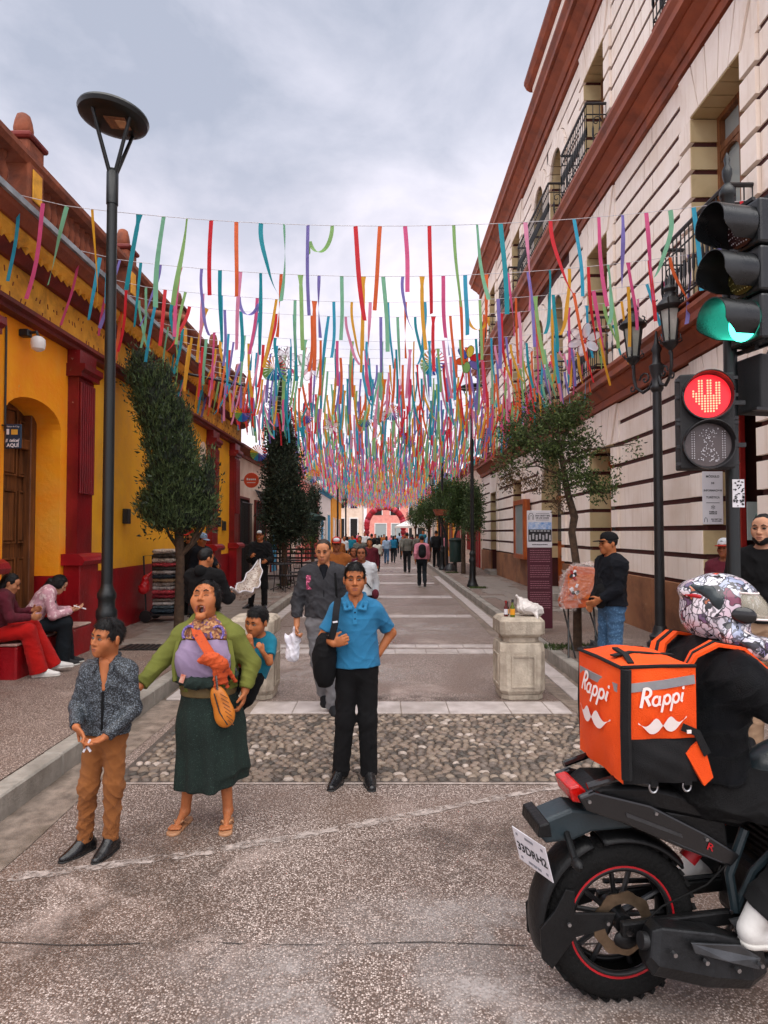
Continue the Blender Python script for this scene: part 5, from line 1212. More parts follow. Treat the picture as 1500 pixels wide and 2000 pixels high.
def pick(): kd = rr.choices(range(6), KW)[0]; return kd, rr.randrange(KIND_N[kd])
for gi, gy in enumerate(GY):
    g = thing('ribbon_line', '%s line of coloured ribbons strung across the street%s' % (ORD[gi], '' if gi < 2 else ', counted from the camera'), 'ribbon line', (0, gy, 5.2), 0, 'ribbon lines over the street')
    xs_ = np.linspace(-4.35, 4.3, 33); MB().tube([(x, 0, sag(x)-5.2 + (.10 if x < -3.5 else 0)*(abs(x)-3.5)) for x in xs_], .0035, 4, False).build('string', M['string'], g, world=False)
    x = -4.25 + rr.uniform(0,.2)
    prev = -1
    while x < 4.2:
        ci = rr.randrange(10)
        while ci == prev: ci = rr.randrange(10)
        prev = ci; kd, j = pick()
        o = new_obj('ribbon', ribmesh((kd, j, ci)), g); o.location = (x, 0, sag(x)-5.2-.003); L_ = rr.uniform(.80,1.08)
        if kd == 5: L_ = .9
        lean = .035*x + rr.gauss(0,.05); o.rotation_euler = (rr.gauss(0,.06), -lean, rr.gauss(0,.35)); o.scale = (rr.uniform(.68,1.0),1,L_)
        x += .272 + rr.gauss(0,.012)
far = MB(); gy = 15.9
while gy < 68:
    x = -4.2 + rr.uniform(0,.2); far.cm = 10; far.tube([(xx, gy, sag(xx)) for xx in np.linspace(-4.3,4.3,7)], .004, 3, False)
    while x < 4.15:
        kd, j = pick(); rows = RMESH[(kd, j, 0)]; L_ = rr.uniform(.80,1.05); a = rr.gauss(0,.4); ca, sa = math.cos(a), math.sin(a); ln = .03*x + rr.gauss(0,.05)
        st_ = 1 if gy < 28 else 2; far.cm = rr.randrange(10)
        far.sheet([[(x + p[0]*ca - p[1]*sa - ln*p[2]*-1*L_, gy + p[0]*sa + p[1]*ca, sag(x) + p[2]*L_) for p in row] for row in rows[::st_]])
        x += .27 + rr.gauss(0,.015)
    gy += rr.uniform(.50, .72)
me = bpy.data.meshes.new('ribbons'); 
fo = far.build('ribbons', RM + [M['string']], None, True, 180); tag(fo, 'mass of coloured ribbons hanging over the far part of the street', 'ribbons', kind='stuff')

# ---- pinwheels and petal flowers among the ribbons
RAIN = ['#e8222e', '#f2612a', '#f4a81c', '#f6d844', '#8fc46c', '#1fa3c8', '#4a68c8', '#7d74c4']
RNM = [ribmat('pinwheel_%d' % i, S(h)) for i, h in enumerate(RAIN)]
M['petal'] = clear('petal_film', S('#e6e0e8'), .55, .4); M['wire'] = pm('wire_red', S('#7c2436'), rough=.5, bump=0)
def pinwheel(px, py, Y, r, label, yaw=0):
    p = at(px, py, Y); t = thing('pinwheel', label, 'pinwheel', p, yaw, 'pinwheels among the ribbons')
    for k in range(20):
        a0, a1 = 2*math.pi*k/20, 2*math.pi*(k+.62)/20
        MB().add([(0,-.01,0),(r*math.cos(a0),-.03,r*math.sin(a0)),(r*math.cos(a1),.03,r*math.sin(a1))], [(0,1,2)]).build('blade', RNM[int(k*8/20)], t, world=False)
    MB().tube([(r*1.03*math.cos(a), 0, r*1.03*math.sin(a)) for a in np.linspace(0,2*math.pi,29)], .004, 4, False).build('hoop', M['iron'], t, world=False)
    MB().tube([(0,0,r), (0,0,sag(p.x)-p.z)], .002, 4, False).build('cord', M['string'], t, world=False)
def petals(px, py, Y, r, label, cols=None, yaw=0, n=6):
    p = at(px, py, Y); t = thing('petal_flower', label, 'hanging flower', p, yaw, 'film petal flowers among the ribbons')
    for k in range(n):
        a = 2*math.pi*k/n + .3; P = [(0,0)]
        for i in range(13):
            s = i/12*math.pi*2; u = .55 + .42*math.cos(s + math.pi); v = .25*math.sin(s + math.pi)
            P.append((u, v))
        P = P[1:]; ca, sa = math.cos(a), math.sin(a); W = [(r*(u*ca - v*sa), .02*math.sin(6*u), r*(u*sa + v*ca)) for u, v in P]
        b = MB().add(W[:-1], [tuple(range(12))]).build('petal', RNM[(k*3) % 8] if cols else M['petal'], t, world=False)
        MB().tube(W, .0045, 4, False).build('petal_wire', M['wire'] if not cols else M['iron'], b, world=False)
    MB().tube([(0,0,.0), (0,0,sag(p.x)-p.z)], .002, 4, False).build('cord', M['string'], t, world=False)
for a in ((845,708,12.9,.26,'rainbow pinwheel disc in the middle of the ribbons'), (535,720,12.1,.23,'rainbow pinwheel on the left above the tall cypress'), (598,812,16.5,.20,'small rainbow pinwheel lower left of the middle'), (765,806,15.6,.19,'small pinwheel right of the clear flower pair'), (712,820,15.6,.18,'small pinwheel left of the clear flower pair'), (474,806,13.7,.20,'pinwheel in front of the dark left eaves'), (505,885,17.3,.22,'low pinwheel before the cream shop wall'), (612,930,26,.26,'pinwheel low over the pink house'), (800,862,20,.18,'tiny amber pinwheel far in the ribbons')): pinwheel(*a, yaw=rng.uniform(-.4,.4))
for a in ((915,702,11.4,.27,'petal flower with coloured petals by the cream building edge',1), (605,715,12.1,.30,'large clear petal flower right of the left pinwheel',None), (648,832,16.5,.24,'small clear petal flower low on the left',None), (742,812,15.6,.22,'clear petal flower in the middle row',None), (1142,664,9.4,.26,'white petal flower with red wire before the lower balcony',None), (1015,690,12.1,.26,'pale petal flower before the cream facade',None), (787,850,19,.18,'tiny coloured petal flower far in the ribbons',1), (560,700,12.1,.22,'clear petal flower behind the left pinwheel',None)): petals(*a, yaw=rng.uniform(-.4,.4))
# ================================================================ people
def skinmat(name, c):
    m, nt, N, L, b = _nodes(name); tc = N.new('ShaderNodeTexCoord').outputs['Object']
    col = _ramp(N, L, _noise(N, L, tc, 14, 5, .6), [(.3, sc_(c, .80)), (.7, c)]); L.new(col, b.inputs['Base Color'])
    b.inputs['Roughness'].default_value = .6; b.inputs['Specular IOR Level'].default_value = .35; b.inputs['Subsurface Weight'].default_value = .12; b.inputs['Subsurface Radius'].default_value = (.02,.008,.005); b.inputs['Subsurface Scale'].default_value = .5
    _bump(N, L, b, _noise(N, L, tc, 160, 3), .08, .004); return m
SK = {'brown': skinmat('skin_brown', S('#b06a40')), 'dark': skinmat('skin_dark', S('#8d5233')), 'tan': skinmat('skin_tan', S('#b87a55')), 'light': skinmat('skin_light', S('#c99475'))}
def hairmat(name, c):
    m, nt, N, L, b = _nodes(name); tc = N.new('ShaderNodeTexCoord').outputs['Object']
    mp = N.new('ShaderNodeMapping'); mp.inputs['Scale'].default_value = (1,1,.25); L.new(tc, mp.inputs[0])
    n = _noise(N, L, mp.outputs[0], 130, 4, .6, .4); L.new(_ramp(N, L, n, [(.35, sc_(c, .3)), (.7, sc_(c, 1.2))]), b.inputs['Base Color']); b.inputs['Roughness'].default_value = .5; b.inputs['Specular IOR Level'].default_value = .3
    _bump(N, L, b, n, .5, .010); return m
HR = {'black': hairmat('hair_black', (.006,.005,.005)), 'brown': hairmat('hair_brown', (.035,.022,.016)), 'grey': hairmat('hair_grey', (.05,.04,.036))}
M['eyewhite'] = pm('eye_white', (.36,.33,.30), rough=.25, bump=0); M['iris'] = pm('iris', (.018,.010,.007), rough=.15, bump=0)
M['lip'] = pm('lip', S('#8f4a3c'), S('#7d3f34'), 8, .4, .05, 60); M['mouth'] = pm('mouth_inside', S('#4a0f12'), S('#2a0708'), 8, .4, .1, 40); M['teeth'] = pm('teeth', S('#e6ddd0'), rough=.3, bump=0)
def V3(*a): return np.array(a, float)
def joints(H, J=None, w=1.0):
    d = dict(hip=(0,.005,.535), waist=(0,0,.63), chest=(0,.005,.735), neck=(0,.005,.835), head=(0,-.012,.925),
             sL=(.103*w,.005,.796), sR=(-.103*w,.005,.796), eL=(.138*w,.015,.635), eR=(-.138*w,.015,.635), wL=(.142*w,-.025,.49), wR=(-.142*w,-.025,.49),
             hL=(.05,0,.515), hR=(-.05,0,.515), kL=(.058,-.012,.28), kR=(-.058,-.012,.28), aL=(.06,.012,.048), aR=(-.06,.012,.048), tL=(.075,-.085,.02), tR=(-.075,-.085,.02))
    d = {k: V3(*v)*H for k, v in d.items()}
    if J: d.update({k: V3(*v) for k, v in J.items()})
    d['fwd'] = d.get('fwd', V3(0,-1,0)); return d
def nrm(v): return v/max(1e-9, np.linalg.norm(v))
def lerp(a, b, t): return a + (b-a)*t
def torso(s, j, H, g=1.0, t=0, lo=0.0, belly=0, bust=0):
    f = nrm(j['fwd']); sq = (f, .70 + belly*.4)
    p = [j['hip'], j['waist'], j['chest'], lerp(j['chest'], j['neck'], .55)]; r = [.088*H*g+t, (.077+belly*.14)*H*g+t, .089*H*g+t, .074*H*g+t]
    s.chain(p, r, .05, sq)
    s.rc(j['sL'] + nrm(j['sR']-j['sL'])*.02, j['sR'] + nrm(j['sL']-j['sR'])*.02, .036*H*g+t, .036*H*g+t, .05)
    tr = lerp(j['neck'], j['chest'], .15)
    s.rc(tr, lerp(j['sL'], tr, .25), .036*H*g+t*.6, .030*H*g+t*.6, .03).rc(tr, lerp(j['sR'], tr, .25), .036*H*g+t*.6, .030*H*g+t*.6, .03)
    if bust:
        lat = nrm(j['sL']-j['sR'])
        for sd in (-1, 1): s.el(j['chest'] + f*.052*H + lat*sd*.05*H - V3(0,0,.02*H), V3(.055,.05,.055)*H*bust, .04)
    return s
def limb(s, a, b, c, r, k=.02, t=0, fl=False, upto=1.0):
    s.rc(a, b, r[0]+t, r[1]+t, k)
    s.rc(b, lerp(b, c, upto), r[1]+t, r[2]+t, k, None, fl); return s
def hand(s, w, d, pn, side, H, curl=.5, thumb=1.0):
    d = nrm(d); pn = nrm(pn - d*pn.dot(d)); lat = np.cross(d, pn)*side; k = H/1.6
    c = w + d*.045*k; Mx = np.stack([lat, d, pn], 1); s.el(c, V3(.037,.048,.015)*k, .012, Mx)
    for i in range(4):
        b = w + d*(.082 + (.004,.008,.006,-.004)[i])*k + lat*(.030 - .0195*i)*k; L = (.036,.041,.038,.030)[i]*k
        d1 = nrm(d*math.cos(curl) + pn*math.sin(curl)); d2 = nrm(d*math.cos(curl*2.2) + pn*math.sin(curl*2.2)); m = b + d1*L; e = m + d2*L*.85
        s.rc(b - d*.01*k, m, .0092*k, .0085*k, .005).rc(m, e, .0085*k, .007*k, .004)
    b = w + d*.022*k + lat*.030*k; m = b + nrm(lat*.75 + d*.7 + pn*.35*thumb)*.036*k; e = m + nrm(lat*.15 + d*.9 + pn*.5*thumb)*.03*k
    s.rc(b, m, .0125*k, .010*k, .008).rc(m, e, .010*k, .008*k, .004); return s
def headmat(hy, hp, hr, base=None):
    m = Matrix.Rotation(hy, 3, 'Z') @ Matrix.Rotation(-hp, 3, 'X') @ Matrix.Rotation(hr, 3, 'Y'); return np.array(m)
def head_sdf(s, c, Hm, k, op=0.0, jaw=1.0, chub=0.0, nose=1.0, brow=1.0):
    P = lambda x, y, z: c + Hm @ (V3(x, y, z)*k)
    s.el(P(0,.008,.034), V3(.070,.084,.084)*k, .02, Hm).el(P(0,-.022,-.030-op*.012), V3(.062*jaw,.066,.066+op*.012)*k, .03, Hm).el(P(0,-.070,-.084-op*.035), V3(.028*jaw,.024,.020)*k, .03, Hm)
    s.el(P(0,-.060,.045), V3(.055,.030,.035)*k, .03, Hm)
    for sd in (-1, 1):
        s.el(P(sd*.036,-.058,-.018), V3(.027+chub*.012,.027+chub*.005,.030+chub*.012)*k, .02+chub*.01, Hm).el(P(sd*.028,-.083+.006*(1-brow),.030), V3(.024,.010*(.5+.5*brow),.008)*k, .012 + .010*(1-brow), Hm)
        s.el(P(sd*.073,.010,.0), V3(.009,.019,.031)*k, .008, Hm @ np.array(Matrix.Rotation(sd*.35,3,'Z')))
        s.subel(P(sd*.030,-.096,.010), V3(.018,.013,.0105)*k, .012, Hm)
    s.chain([P(0,-.086,.020), P(0,-.097,-.004), P(0,-.107,-.021)], [.0075*k,.0092*k,.0122*k*nose], .011)
    for sd in (-1, 1): s.el(P(sd*.0125,-.096,-.025), V3(.0095*nose,.010,.008)*k, .006, Hm); s.subel(P(sd*.007,-.103,-.034), V3(.0035,.006,.0035)*k, .004, Hm)
    if op < .2:
        s.el(P(0,-.072,-.056), V3(.036,.024,.022)*k, .02, Hm).el(P(0,-.089,-.050), V3(.024,.013,.0075)*k, .006, Hm).el(P(0,-.087,-.064), V3(.021,.013,.0085)*k, .006, Hm); s.subel(P(0,-.103,-.0570), V3(.024,.008,.0020)*k, .003, Hm)
    else:
        s.rc(P(-.022,-.078,-.050), P(.022,-.078,-.050), .010*k, .010*k, .008).rc(P(-.018,-.066,-.098), P(.018,-.066,-.098), .010*k, .010*k, .008)
        s.rc(P(-.030,-.066,-.060), P(-.026,-.062,-.092), .010*k, .010*k, .01).rc(P(.030,-.066,-.060), P(.026,-.062,-.092), .010*k, .010*k, .01)
        s.subel(P(0,-.085,-.076), V3(.024,.045,.023)*k, .006, Hm)
    return P
def hair_sdf(style, c, Hm, k):
    P = lambda x, y, z: c + Hm @ (V3(x, y, z)*k); s = SDF()
    if style == 'buzz':
        s.el(P(0,.010,.037), V3(.073,.088,.085)*k, .01, Hm); s.subel(P(0,-.105,-.012), V3(.064,.072,.088)*k, .006, Hm); s.cut(P(0,0,-.005), Hm @ V3(0,-.45,-1))
    elif style in ('short', 'boy'):
        s.el(P(0,.008,.040), V3(.076,.092,.091)*k, .01, Hm).el(P(0,-.028,.086), V3(.058,.058,.042)*k, .02, Hm)
        zz = -.020 if style == 'short' else -.050
        s.subel(P(0,-.115,zz), V3(.066,.078,.082 if style == 'short' else .078)*k, .006, Hm); s.cut(P(0,0,-.012), Hm @ V3(0,-.55,-1))
    elif style == 'long':
        s.el(P(0,.011,.038), V3(.077,.093,.090)*k, .01, Hm).el(P(0,.055,-.06), V3(.075,.055,.12)*k, .03, Hm).rc(P(0,.07,-.1), P(0,.085,-.30), .062*k, .035*k, .03)
        s.subel(P(0,-.112,-.030), V3(.068,.085,.094)*k, .006, Hm)
    elif style == 'tied':
        s.el(P(0,.010,.040), V3(.077,.094,.090)*k, .01, Hm).el(P(0,.100,-.005), V3(.036,.04,.036)*k, .02, Hm).rc(P(.0,.10,-.02), P(.03,.12,-.16), .03*k, .018*k, .02)
        s.el(P(0,.05,-.03), V3(.07,.05,.05)*k, .02, Hm); s.subel(P(0,-.112,-.034), V3(.066,.076,.090)*k, .006, Hm); s.cut(P(0,.0,-.085), Hm @ V3(0,-.5,-1)).el(P(.066,.0,.0), V3(.022,.05,.05)*k, .02, Hm).el(P(-.066,.0,.0), V3(.022,.05,.05)*k, .02, Hm)
    return s
def cap_part(root, c, Hm, k, m, front=None, brimm=None):
    P = lambda x, y, z: c + Hm @ (V3(x, y, z)*k); s = SDF().el(P(0,.010,.052), V3(.082,.101,.086)*k, .01, Hm).el(P(0,-.03,.088), V3(.06,.05,.045)*k, .02, Hm); s.cut(P(0,0,.044), Hm @ V3(0,.05,-1))
    V, Q = s.mesh(.007*max(1,k)); cp = np_obj('cap', V, Q, m, root, world=False)
    b = SDF().el(P(0,-.105,.040), V3(.072,.075,.007)*k, .01, Hm); V, Q = b.mesh(.006*max(1,k)); np_obj('cap_brim', V, Q, brimm or m, cp, world=False)
    if front: f = SDF().el(P(0,-.055,.082), V3(.056,.046,.040)*k, .01, Hm); V, Q = f.mesh(.007); np_obj('cap_front', V, Q, front, cp, world=False)
def shoe(root, a, t, H, m, sole, vox, high=False, flat=False):
    k = H/1.6; d = nrm((t-a)*V3(1,1,0)); z0 = min(a[2], t[2]) - .045*k
    heel = V3(a[0], a[1], z0+.035*k) - d*.045*k; toe = V3(t[0], t[1], z0+.028*k) + d*.045*k
    s = SDF().rc(heel, lerp(heel, toe, .55), .036*k, .040*k, .02).rc(lerp(heel, toe, .5), toe, .040*k, .030*k, .02, ((0,0,1),.8)).rc(heel + V3(0,0,.02*k), a + V3(0,0,.02*k), .040*k, .042*k, .02).rc(a - V3(0,0,.005*k), lerp(heel, toe, .8), .042*k, .033*k, .02)
    s.cut((0,0,z0+.012), (0,0,-1)); V, Q = s.mesh(vox); o = np_obj('shoe', V, Q, m, root, world=False)
    s = SDF().rc(heel - V3(0,0,.020*k), lerp(heel, toe, .55) - V3(0,0,.020*k), .039*k, .044*k, .02).rc(lerp(heel, toe, .5) - V3(0,0,.02*k), toe - V3(0,0,.02*k), .044*k, .034*k, .02)
    s.cut((0,0,z0+.020*k), (0,0,1)).cut((0,0,z0), (0,0,-1)); V, Q = s.mesh(vox)
    if len(V): np_obj('sole', V, Q, sole, o, world=False)
def person(label, loc, H, yaw=0, J=None, look=(0,0,0), skin='brown', hair=('short','black'), top=None, bottom=None, shoes=None, vox=.009, hv=.0045, hk=None, op=0, g=1.0, w=1.0, belly=0, bust=0,
           fL=None, fR=None, pL=None, pR=None, curl=(.45,.45), face=True, chub=0, cap=None, extra=None, group=None, hands=True, jaw=1.0, beard=False, glance=0, lids=0.0, smile=False, brow=1.0):
    root = thing('person', label, 'person', loc, yaw, group); j = joints(H, J, w); Hm = headmat(*look); k = (hk or .128*H)/.215
    c = j['head']; s = SDF(); torso(s, j, H, g*.97, 0, 0, belly*.9, bust*.95)
    s.rc(j['neck'] - V3(0,0,.01), c + Hm @ V3(0,.022,-.05)*1.0, .031*H*g, .031*H, .03)
    P = head_sdf(s, c, Hm, k, op, jaw, chub, 1.0 - .12*(brow < 1), brow)
    for sd in 'LR':
        limb(s, j['s'+sd], j['e'+sd], j['w'+sd], (.029*H*g, .0235*H, .0165*H), .02)
        limb(s, j['h'+sd], j['k'+sd], j['a'+sd], (.043*H*g, .028*H, .020*H), .03)
        s.rc(j['a'+sd], j['t'+sd], .018*H, .011*H, .02)
        d = (fL if sd == 'L' else fR); d = V3(*d) if d is not None else nrm(j['w'+sd]-j['e'+sd]); pn = (pL if sd == 'L' else pR); pn = V3(*pn) if pn is not None else V3(-1 if sd == 'L' else 1, -.15, 0)
        if hands: hand(s, j['w'+sd], d, pn, 1 if sd == 'R' else -1, H, curl[0 if sd == 'L' else 1])
        else: s.rc(j['w'+sd], j['w'+sd] + nrm(d)*.11*H/1.6, .016*H, .014*H, .02)
    V, Q = s.mesh(vox, (c, .15*k, hv) if face else None); body = np_obj('body', V, Q, SK[skin], root, world=False)
    hairm = HR[hair[1]] if hair else None
    if face:
        for sd in (-1, 1):
            if lids < 1 and hv > .0055:
                MB().ell(P(sd*.030,-.0850,.009), (.0120*k,.0050*k,.0042*k), 8, 6, Matrix(Hm.tolist())).build('eye', M['iris'], body, True, world=False)
            elif lids < 1:
                e = MB().ell(P(sd*.030,-.0845,.009), (.0135*k,.0060*k,.0060*k*(1-lids*.6)), 10, 8, Matrix(Hm.tolist())).build('eye', M['eyewhite'], body, True, world=False)
                MB().ell(P(sd*.030+glance*.004,-.0889,.009-lids*.002), (.0056*k,.0030*k,.0052*k*(1-lids*.5)), 8, 6, Matrix(Hm.tolist())).build('iris', M['iris'], e, True, world=False)
            MB().tube([P(sd*.016,-.0885,.0085+lids*-.004), P(sd*.030,-.0935,.0150-lids*.009), P(sd*.044,-.0865,.0095-lids*.004)], [.0016*k,.0026*k,.0018*k], 6).build('eyelash', M['iris'], body, world=False)
            MB().tube([P(sd*.013,-.096,.030), P(sd*.028,-.0985,.037), P(sd*.046,-.084,.031)], [.0026*k,.0040*k,.0022*k], 6).build('eyebrow', hairm or HR['black'], body, world=False)
        if op < .2:
            sm = .006 if smile else 0
            MB().ell(P(0,-.0965,-.0508), (.0215*k,.0070*k,.0042*k), 12, 6, Matrix(Hm.tolist())).build('upper_lip', M['lip'], body, True, world=False)
            MB().ell(P(0,-.0945,-.0635), (.0190*k,.0070*k,.0052*k), 12, 6, Matrix(Hm.tolist())).build('lower_lip', M['lip'], body, True, world=False)
            if smile: MB().ell(P(0,-.1000,-.0570), (.0190*k,.0060*k,.0050*k), 12, 6, Matrix(Hm.tolist())).build('teeth', M['teeth'], body, True, world=False)
        else:
            MB().ell(P(0,-.040,-.076), (.030*k,.02*k,.030*k), 12, 8, Matrix(Hm.tolist())).build('mouth', M['mouth'], body, True, world=False)
            lp = [P(.026*math.cos(a), -.083+.018*(math.sin(a) < 0)*abs(math.sin(a)), -.075+.030*math.sin(a)) for a in np.linspace(0, 2*math.pi, 21)]
            MB().tube(lp, .0052*k, 6, False).build('lips', M['lip'], body, True, world=False)
            MB().obox(P(0,-.066,-.055), (.026*k,.008*k,.006*k), Matrix(Hm.tolist())).build('upper_teeth', M['teeth'], body, world=False)
        if beard:
            b = SDF().el(P(0,-.030,-.058), V3(.064,.066,.046)*k, .02, Hm).el(P(0,-.064,-.085), V3(.033,.028,.026)*k, .02, Hm); b.subel(P(0,-.10,-.056), V3(.026,.03,.016)*k, .006, Hm); b.cut(P(0,0,-.034), Hm @ V3(0,-.25,1)); V, Q = b.mesh(.005); np_obj('beard', V, Q, hairm, body, world=False)
    if hair and hair[0] != 'none':
        V, Q = hair_sdf(hair[0], c, Hm, k).mesh(.006 if face else vox, wr=.004 if face else 0, wf=(40, 25), seed=2); ho = np_obj('hair', V, Q, hairm, root, world=False)
        if face and hv <= .0065 and not cap:                 # loose strands lying along the hair
            rs = np.random.RandomState(5); nv = vnormals(V, Q); lo_ = 2600 if hair[0] != 'buzz' else 0
            if lo_:
                i_ = rs.randint(0, len(V), lo_); p_ = V[i_]; n_ = nv[i_]; rel = (p_ - c) @ Hm
                fl_ = np.stack([np.sign(rel[:,0])*.25 + 0*rel[:,0], np.where(rel[:,1] < 0, -.75, .55), -np.ones(lo_)*.8], 1) @ Hm.T + .35*rs.normal(size=(lo_,3))
                d_ = fl_ - n_*(fl_*n_).sum(1)[:,None]; d_ /= np.maximum(1e-6, np.linalg.norm(d_, axis=1))[:,None]; d_ = d_ + n_*rs.uniform(.05,.32,lo_)[:,None]
                t_ = np.cross(d_, n_); ln_ = (rs.uniform(.018,.040,lo_)*k)[:,None]
                VV = np.stack([p_ - t_*.0022 - n_*.002, p_ + t_*.0022 - n_*.002, p_ + d_*ln_], 1).reshape(-1,3); so_ = np_obj('strands', VV, np.arange(lo_*3).reshape(-1,3), hairm, ho, smooth=False, world=False); so_['kind'] = 'stuff'
    if cap: cap_part(root, c, Hm, k, *cap)
    if bottom:
        kd = bottom.get('kind', 'trousers'); m = bottom['m']; t = bottom.get('t', .012)
        b = SDF(); f = nrm(j['fwd'])
        if kd == 'trousers':
            wd_ = bottom.get('w', 1.0); fl = bottom.get('flare', 1.0)
            b.rc(j['hip'] - V3(0,0,.005*H), lerp(j['hip'], j['waist'], bottom.get('rise', .45)), .087*H*g+t, .083*H*g+t, .03, (f, .76), True)
            for sd in 'LR':
                hp, kn, an = j['h'+sd], j['k'+sd], j['a'+sd]; e = lerp(kn, an, bottom.get('len', 1.0))
                e = e - V3(0,0,.022*H*bottom.get('drop', 1)); b.rc(hp, kn, .047*H*g+t, .0355*H*wd_+t, .03).rc(kn, e, .0355*H*wd_+t, .031*H*wd_*fl+t, .03, None, True)
        V, Q = b.mesh(vox, wr=bottom.get('wr', .005), wf=bottom.get('wf', (16, 7)), seed=int(H*1000) % 97)
        np_obj('trousers', V, Q, m, root, world=False)
    if top:
        b = SDF(); t = top.get('t', .012); m = top['m']; torso(b, j, H, g, t, 0, belly, bust); f = nrm(j['fwd'])
        hem = top.get('hem', .5); lowp = lerp(j['waist'], j['hip'], hem*2) if hem <= 1 else j['hip']; dwn = nrm(j['hip'] - j['waist'])
        b.rc(j['waist'], lerp(j['waist'], j['hip'], .4 + hem*.9), (.080+belly*.14)*H*g+t, (.091*H*g+t+.006)*top.get('hw', 1), .04, (f, .76), True)
        b.cut(lerp(j['waist'], j['hip'], .4 + hem*.9), dwn)
        up = nrm(j['neck'] - j['chest']); nk = top.get('neck', .0)
        nr_ = top.get('nr', .043)*H; b.subel(j['neck'] + up*(.030+nk) + f*.012, V3(nr_, nr_*1.05, .042*H+.004), .012)
        if top.get('open'):
            dp = top['open']; wd2 = top.get('ow', .03)
            for i_ in range(7):
                tt = i_/6; b.subel(j['neck'] + f*(.075+.045*min(1, tt*2)) - up*(.0 + dp*tt) + V3(top.get('ox', 0)*tt, 0, 0), V3(wd2*(1-tt)+.006, .06, dp*.12+.012), .008)
        if top.get('front'): fc_, fr_ = top['front']; b.subel(V3(*fc_), V3(*fr_), .02)
        for sd in 'LR':
            sl = top.get('sleeve', 1.0); a, e, wv = j['s'+sd], j['e'+sd], j['w'+sd]; r = (.0300*H*g+t, .0255*H+t*.9, .0200*H+t*.7)
            if sl <= .5: b.rc(a, lerp(a, e, sl*2), r[0], r[1]+.006, .03, None, True)
            else: b.rc(a, e, r[0], r[1], .03).rc(e, lerp(e, wv, (sl-.5)*2*.98), r[1], r[2], .02, None, True)
        V, Q = b.mesh(vox, wr=top.get('wr', .006), wf=top.get('wf', (16, 8)), seed=int(H*1000+7) % 89); sh = np_obj(top.get('name', 'shirt'), V, Q, m, root, world=False)
    else: sh = None
    if shoes:
        for sd in 'LR': shoe(root, j['a'+sd], j['t'+sd], H, shoes[0], shoes[1], max(.007, vox*.9))
    if extra: extra(root, j, H, P, Hm, k, sh)
    return root, j
def blob(root, name, mat_, s, vox=.009, wr=0, wf=(20, 9), seed=1):
    V, Q = s.mesh(vox, wr=wr, wf=wf, seed=seed); return np_obj(name, V, Q, mat_, root, world=False)
def strap(root, name, mat_, pts, w, th, nrmv=(0,-1,0)):
    """flat band along the points"""
    mb = MB(); pts = [Vector(p) for p in pts]; n0 = Vector(nrmv); P = []
    for i, p in enumerate(pts):
        t = (pts[min(i+1,len(pts)-1)] - pts[max(i-1,0)]).normalized(); lat = t.cross(n0).normalized(); nn = lat.cross(t).normalized()
        P += [p - lat*w/2 - nn*th/2, p + lat*w/2 - nn*th/2, p + lat*w/2 + nn*th/2, p - lat*w/2 + nn*th/2]
    fs = [(i*4+k, i*4+(k+1)%4, (i+1)*4+(k+1)%4, (i+1)*4+k) for i in range(len(pts)-1) for k in range(4)] + [(0,1,2,3), tuple(len(P)-4+i for i in range(4))]
    return mb.add(P, fs).build(name, mat_, root, True, 50, world=False)

# ---- cloth
C_ = {}
C_['boyshirt'] = speckle('boy_shirt', (.011,.014,.018), (.125,.15,.18), 150, .50, .35, .6, (.006,.008,.010))
C_['khaki'] = cloth('khaki', S('#a86a38'), S('#8a5228'), 5, 500, .3)
C_['black'] = cloth('black_cloth', (.0065,.0065,.0078), (.003,.003,.0036), 6, sheen=.0)
C_['charcoal'] = cloth('charcoal_cloth', (.014,.015,.018), (.008,.0085,.010), 6, sheen=.0)
C_['polo'] = cloth('polo_blue', S('#2d80ad'), S('#226a94'), 4, 600, .22, .55)
C_['hoodie'] = cloth('hoodie_grey', S('#444448'), S('#303034'), 6, 500, .3, sheen=0)
C_['sweat'] = cloth('sweatpants', S('#8a898c'), S('#747376'), 5, 500, .3)
C_['denim'] = speckle('denim', S('#3a5f82'), S('#5f86a6'), 60, .56, .3, .85, S('#2c4a68'))
C_['dkdenim'] = cloth('dark_denim', S('#1c232a'), S('#11161a'), 5, sheen=0)
C_['red'] = cloth('red_trousers', S('#c8140f'), S('#a50d0b'), 4)
C_['pinkknit'] = speckle('pink_knit', S('#c79aa4'), S('#ead2d4'), 16, .5, .3, .9, S('#b98894'))
C_['white'] = cloth('white_cloth', S('#d8dadc'), S('#bcc2c8'), 5)
C_['offwhite'] = cloth('offwhite_cloth', S('#d9d8cc'), S('#bdbcb0'), 5)
C_['grey'] = cloth('grey_cloth', S('#77766e'), S('#5e5d57'), 5)
C_['blue'] = cloth('blue_cloth', S('#1f78a0'), S('#185f80'), 5)
C_['ltblue'] = cloth('lightblue_cloth', S('#9db4cc'), S('#7f98b2'), 5)
C_['pink'] = cloth('pink_cloth', S('#dd8fa0'), S('#c67a8c'), 5)
C_['maroon'] = cloth('maroon_cloth', S('#6a2030'), S('#501824'), 5)
C_['rust'] = cloth('rust_cloth', S('#a4602a'), S('#884c20'), 5)
C_['beige'] = cloth('beige_trousers', S('#c8a78a'), S('#b08f72'), 5)
C_['teal'] = cloth('teal_cloth', S('#1b7d97'), S('#146478'), 5)
C_['navy'] = cloth('navy_cloth', (.0055,.007,.012), (.003,.004,.007), 6, sheen=0)
C_['shoeblk'] = pm('black_leather', (.012,.012,.013), (.006,.006,.007), 8, .25, .12, 40)
C_['shoewht'] = pm('white_leather', S('#dedcd8'), S('#c6c4c0'), 6, .5, .1, 40)
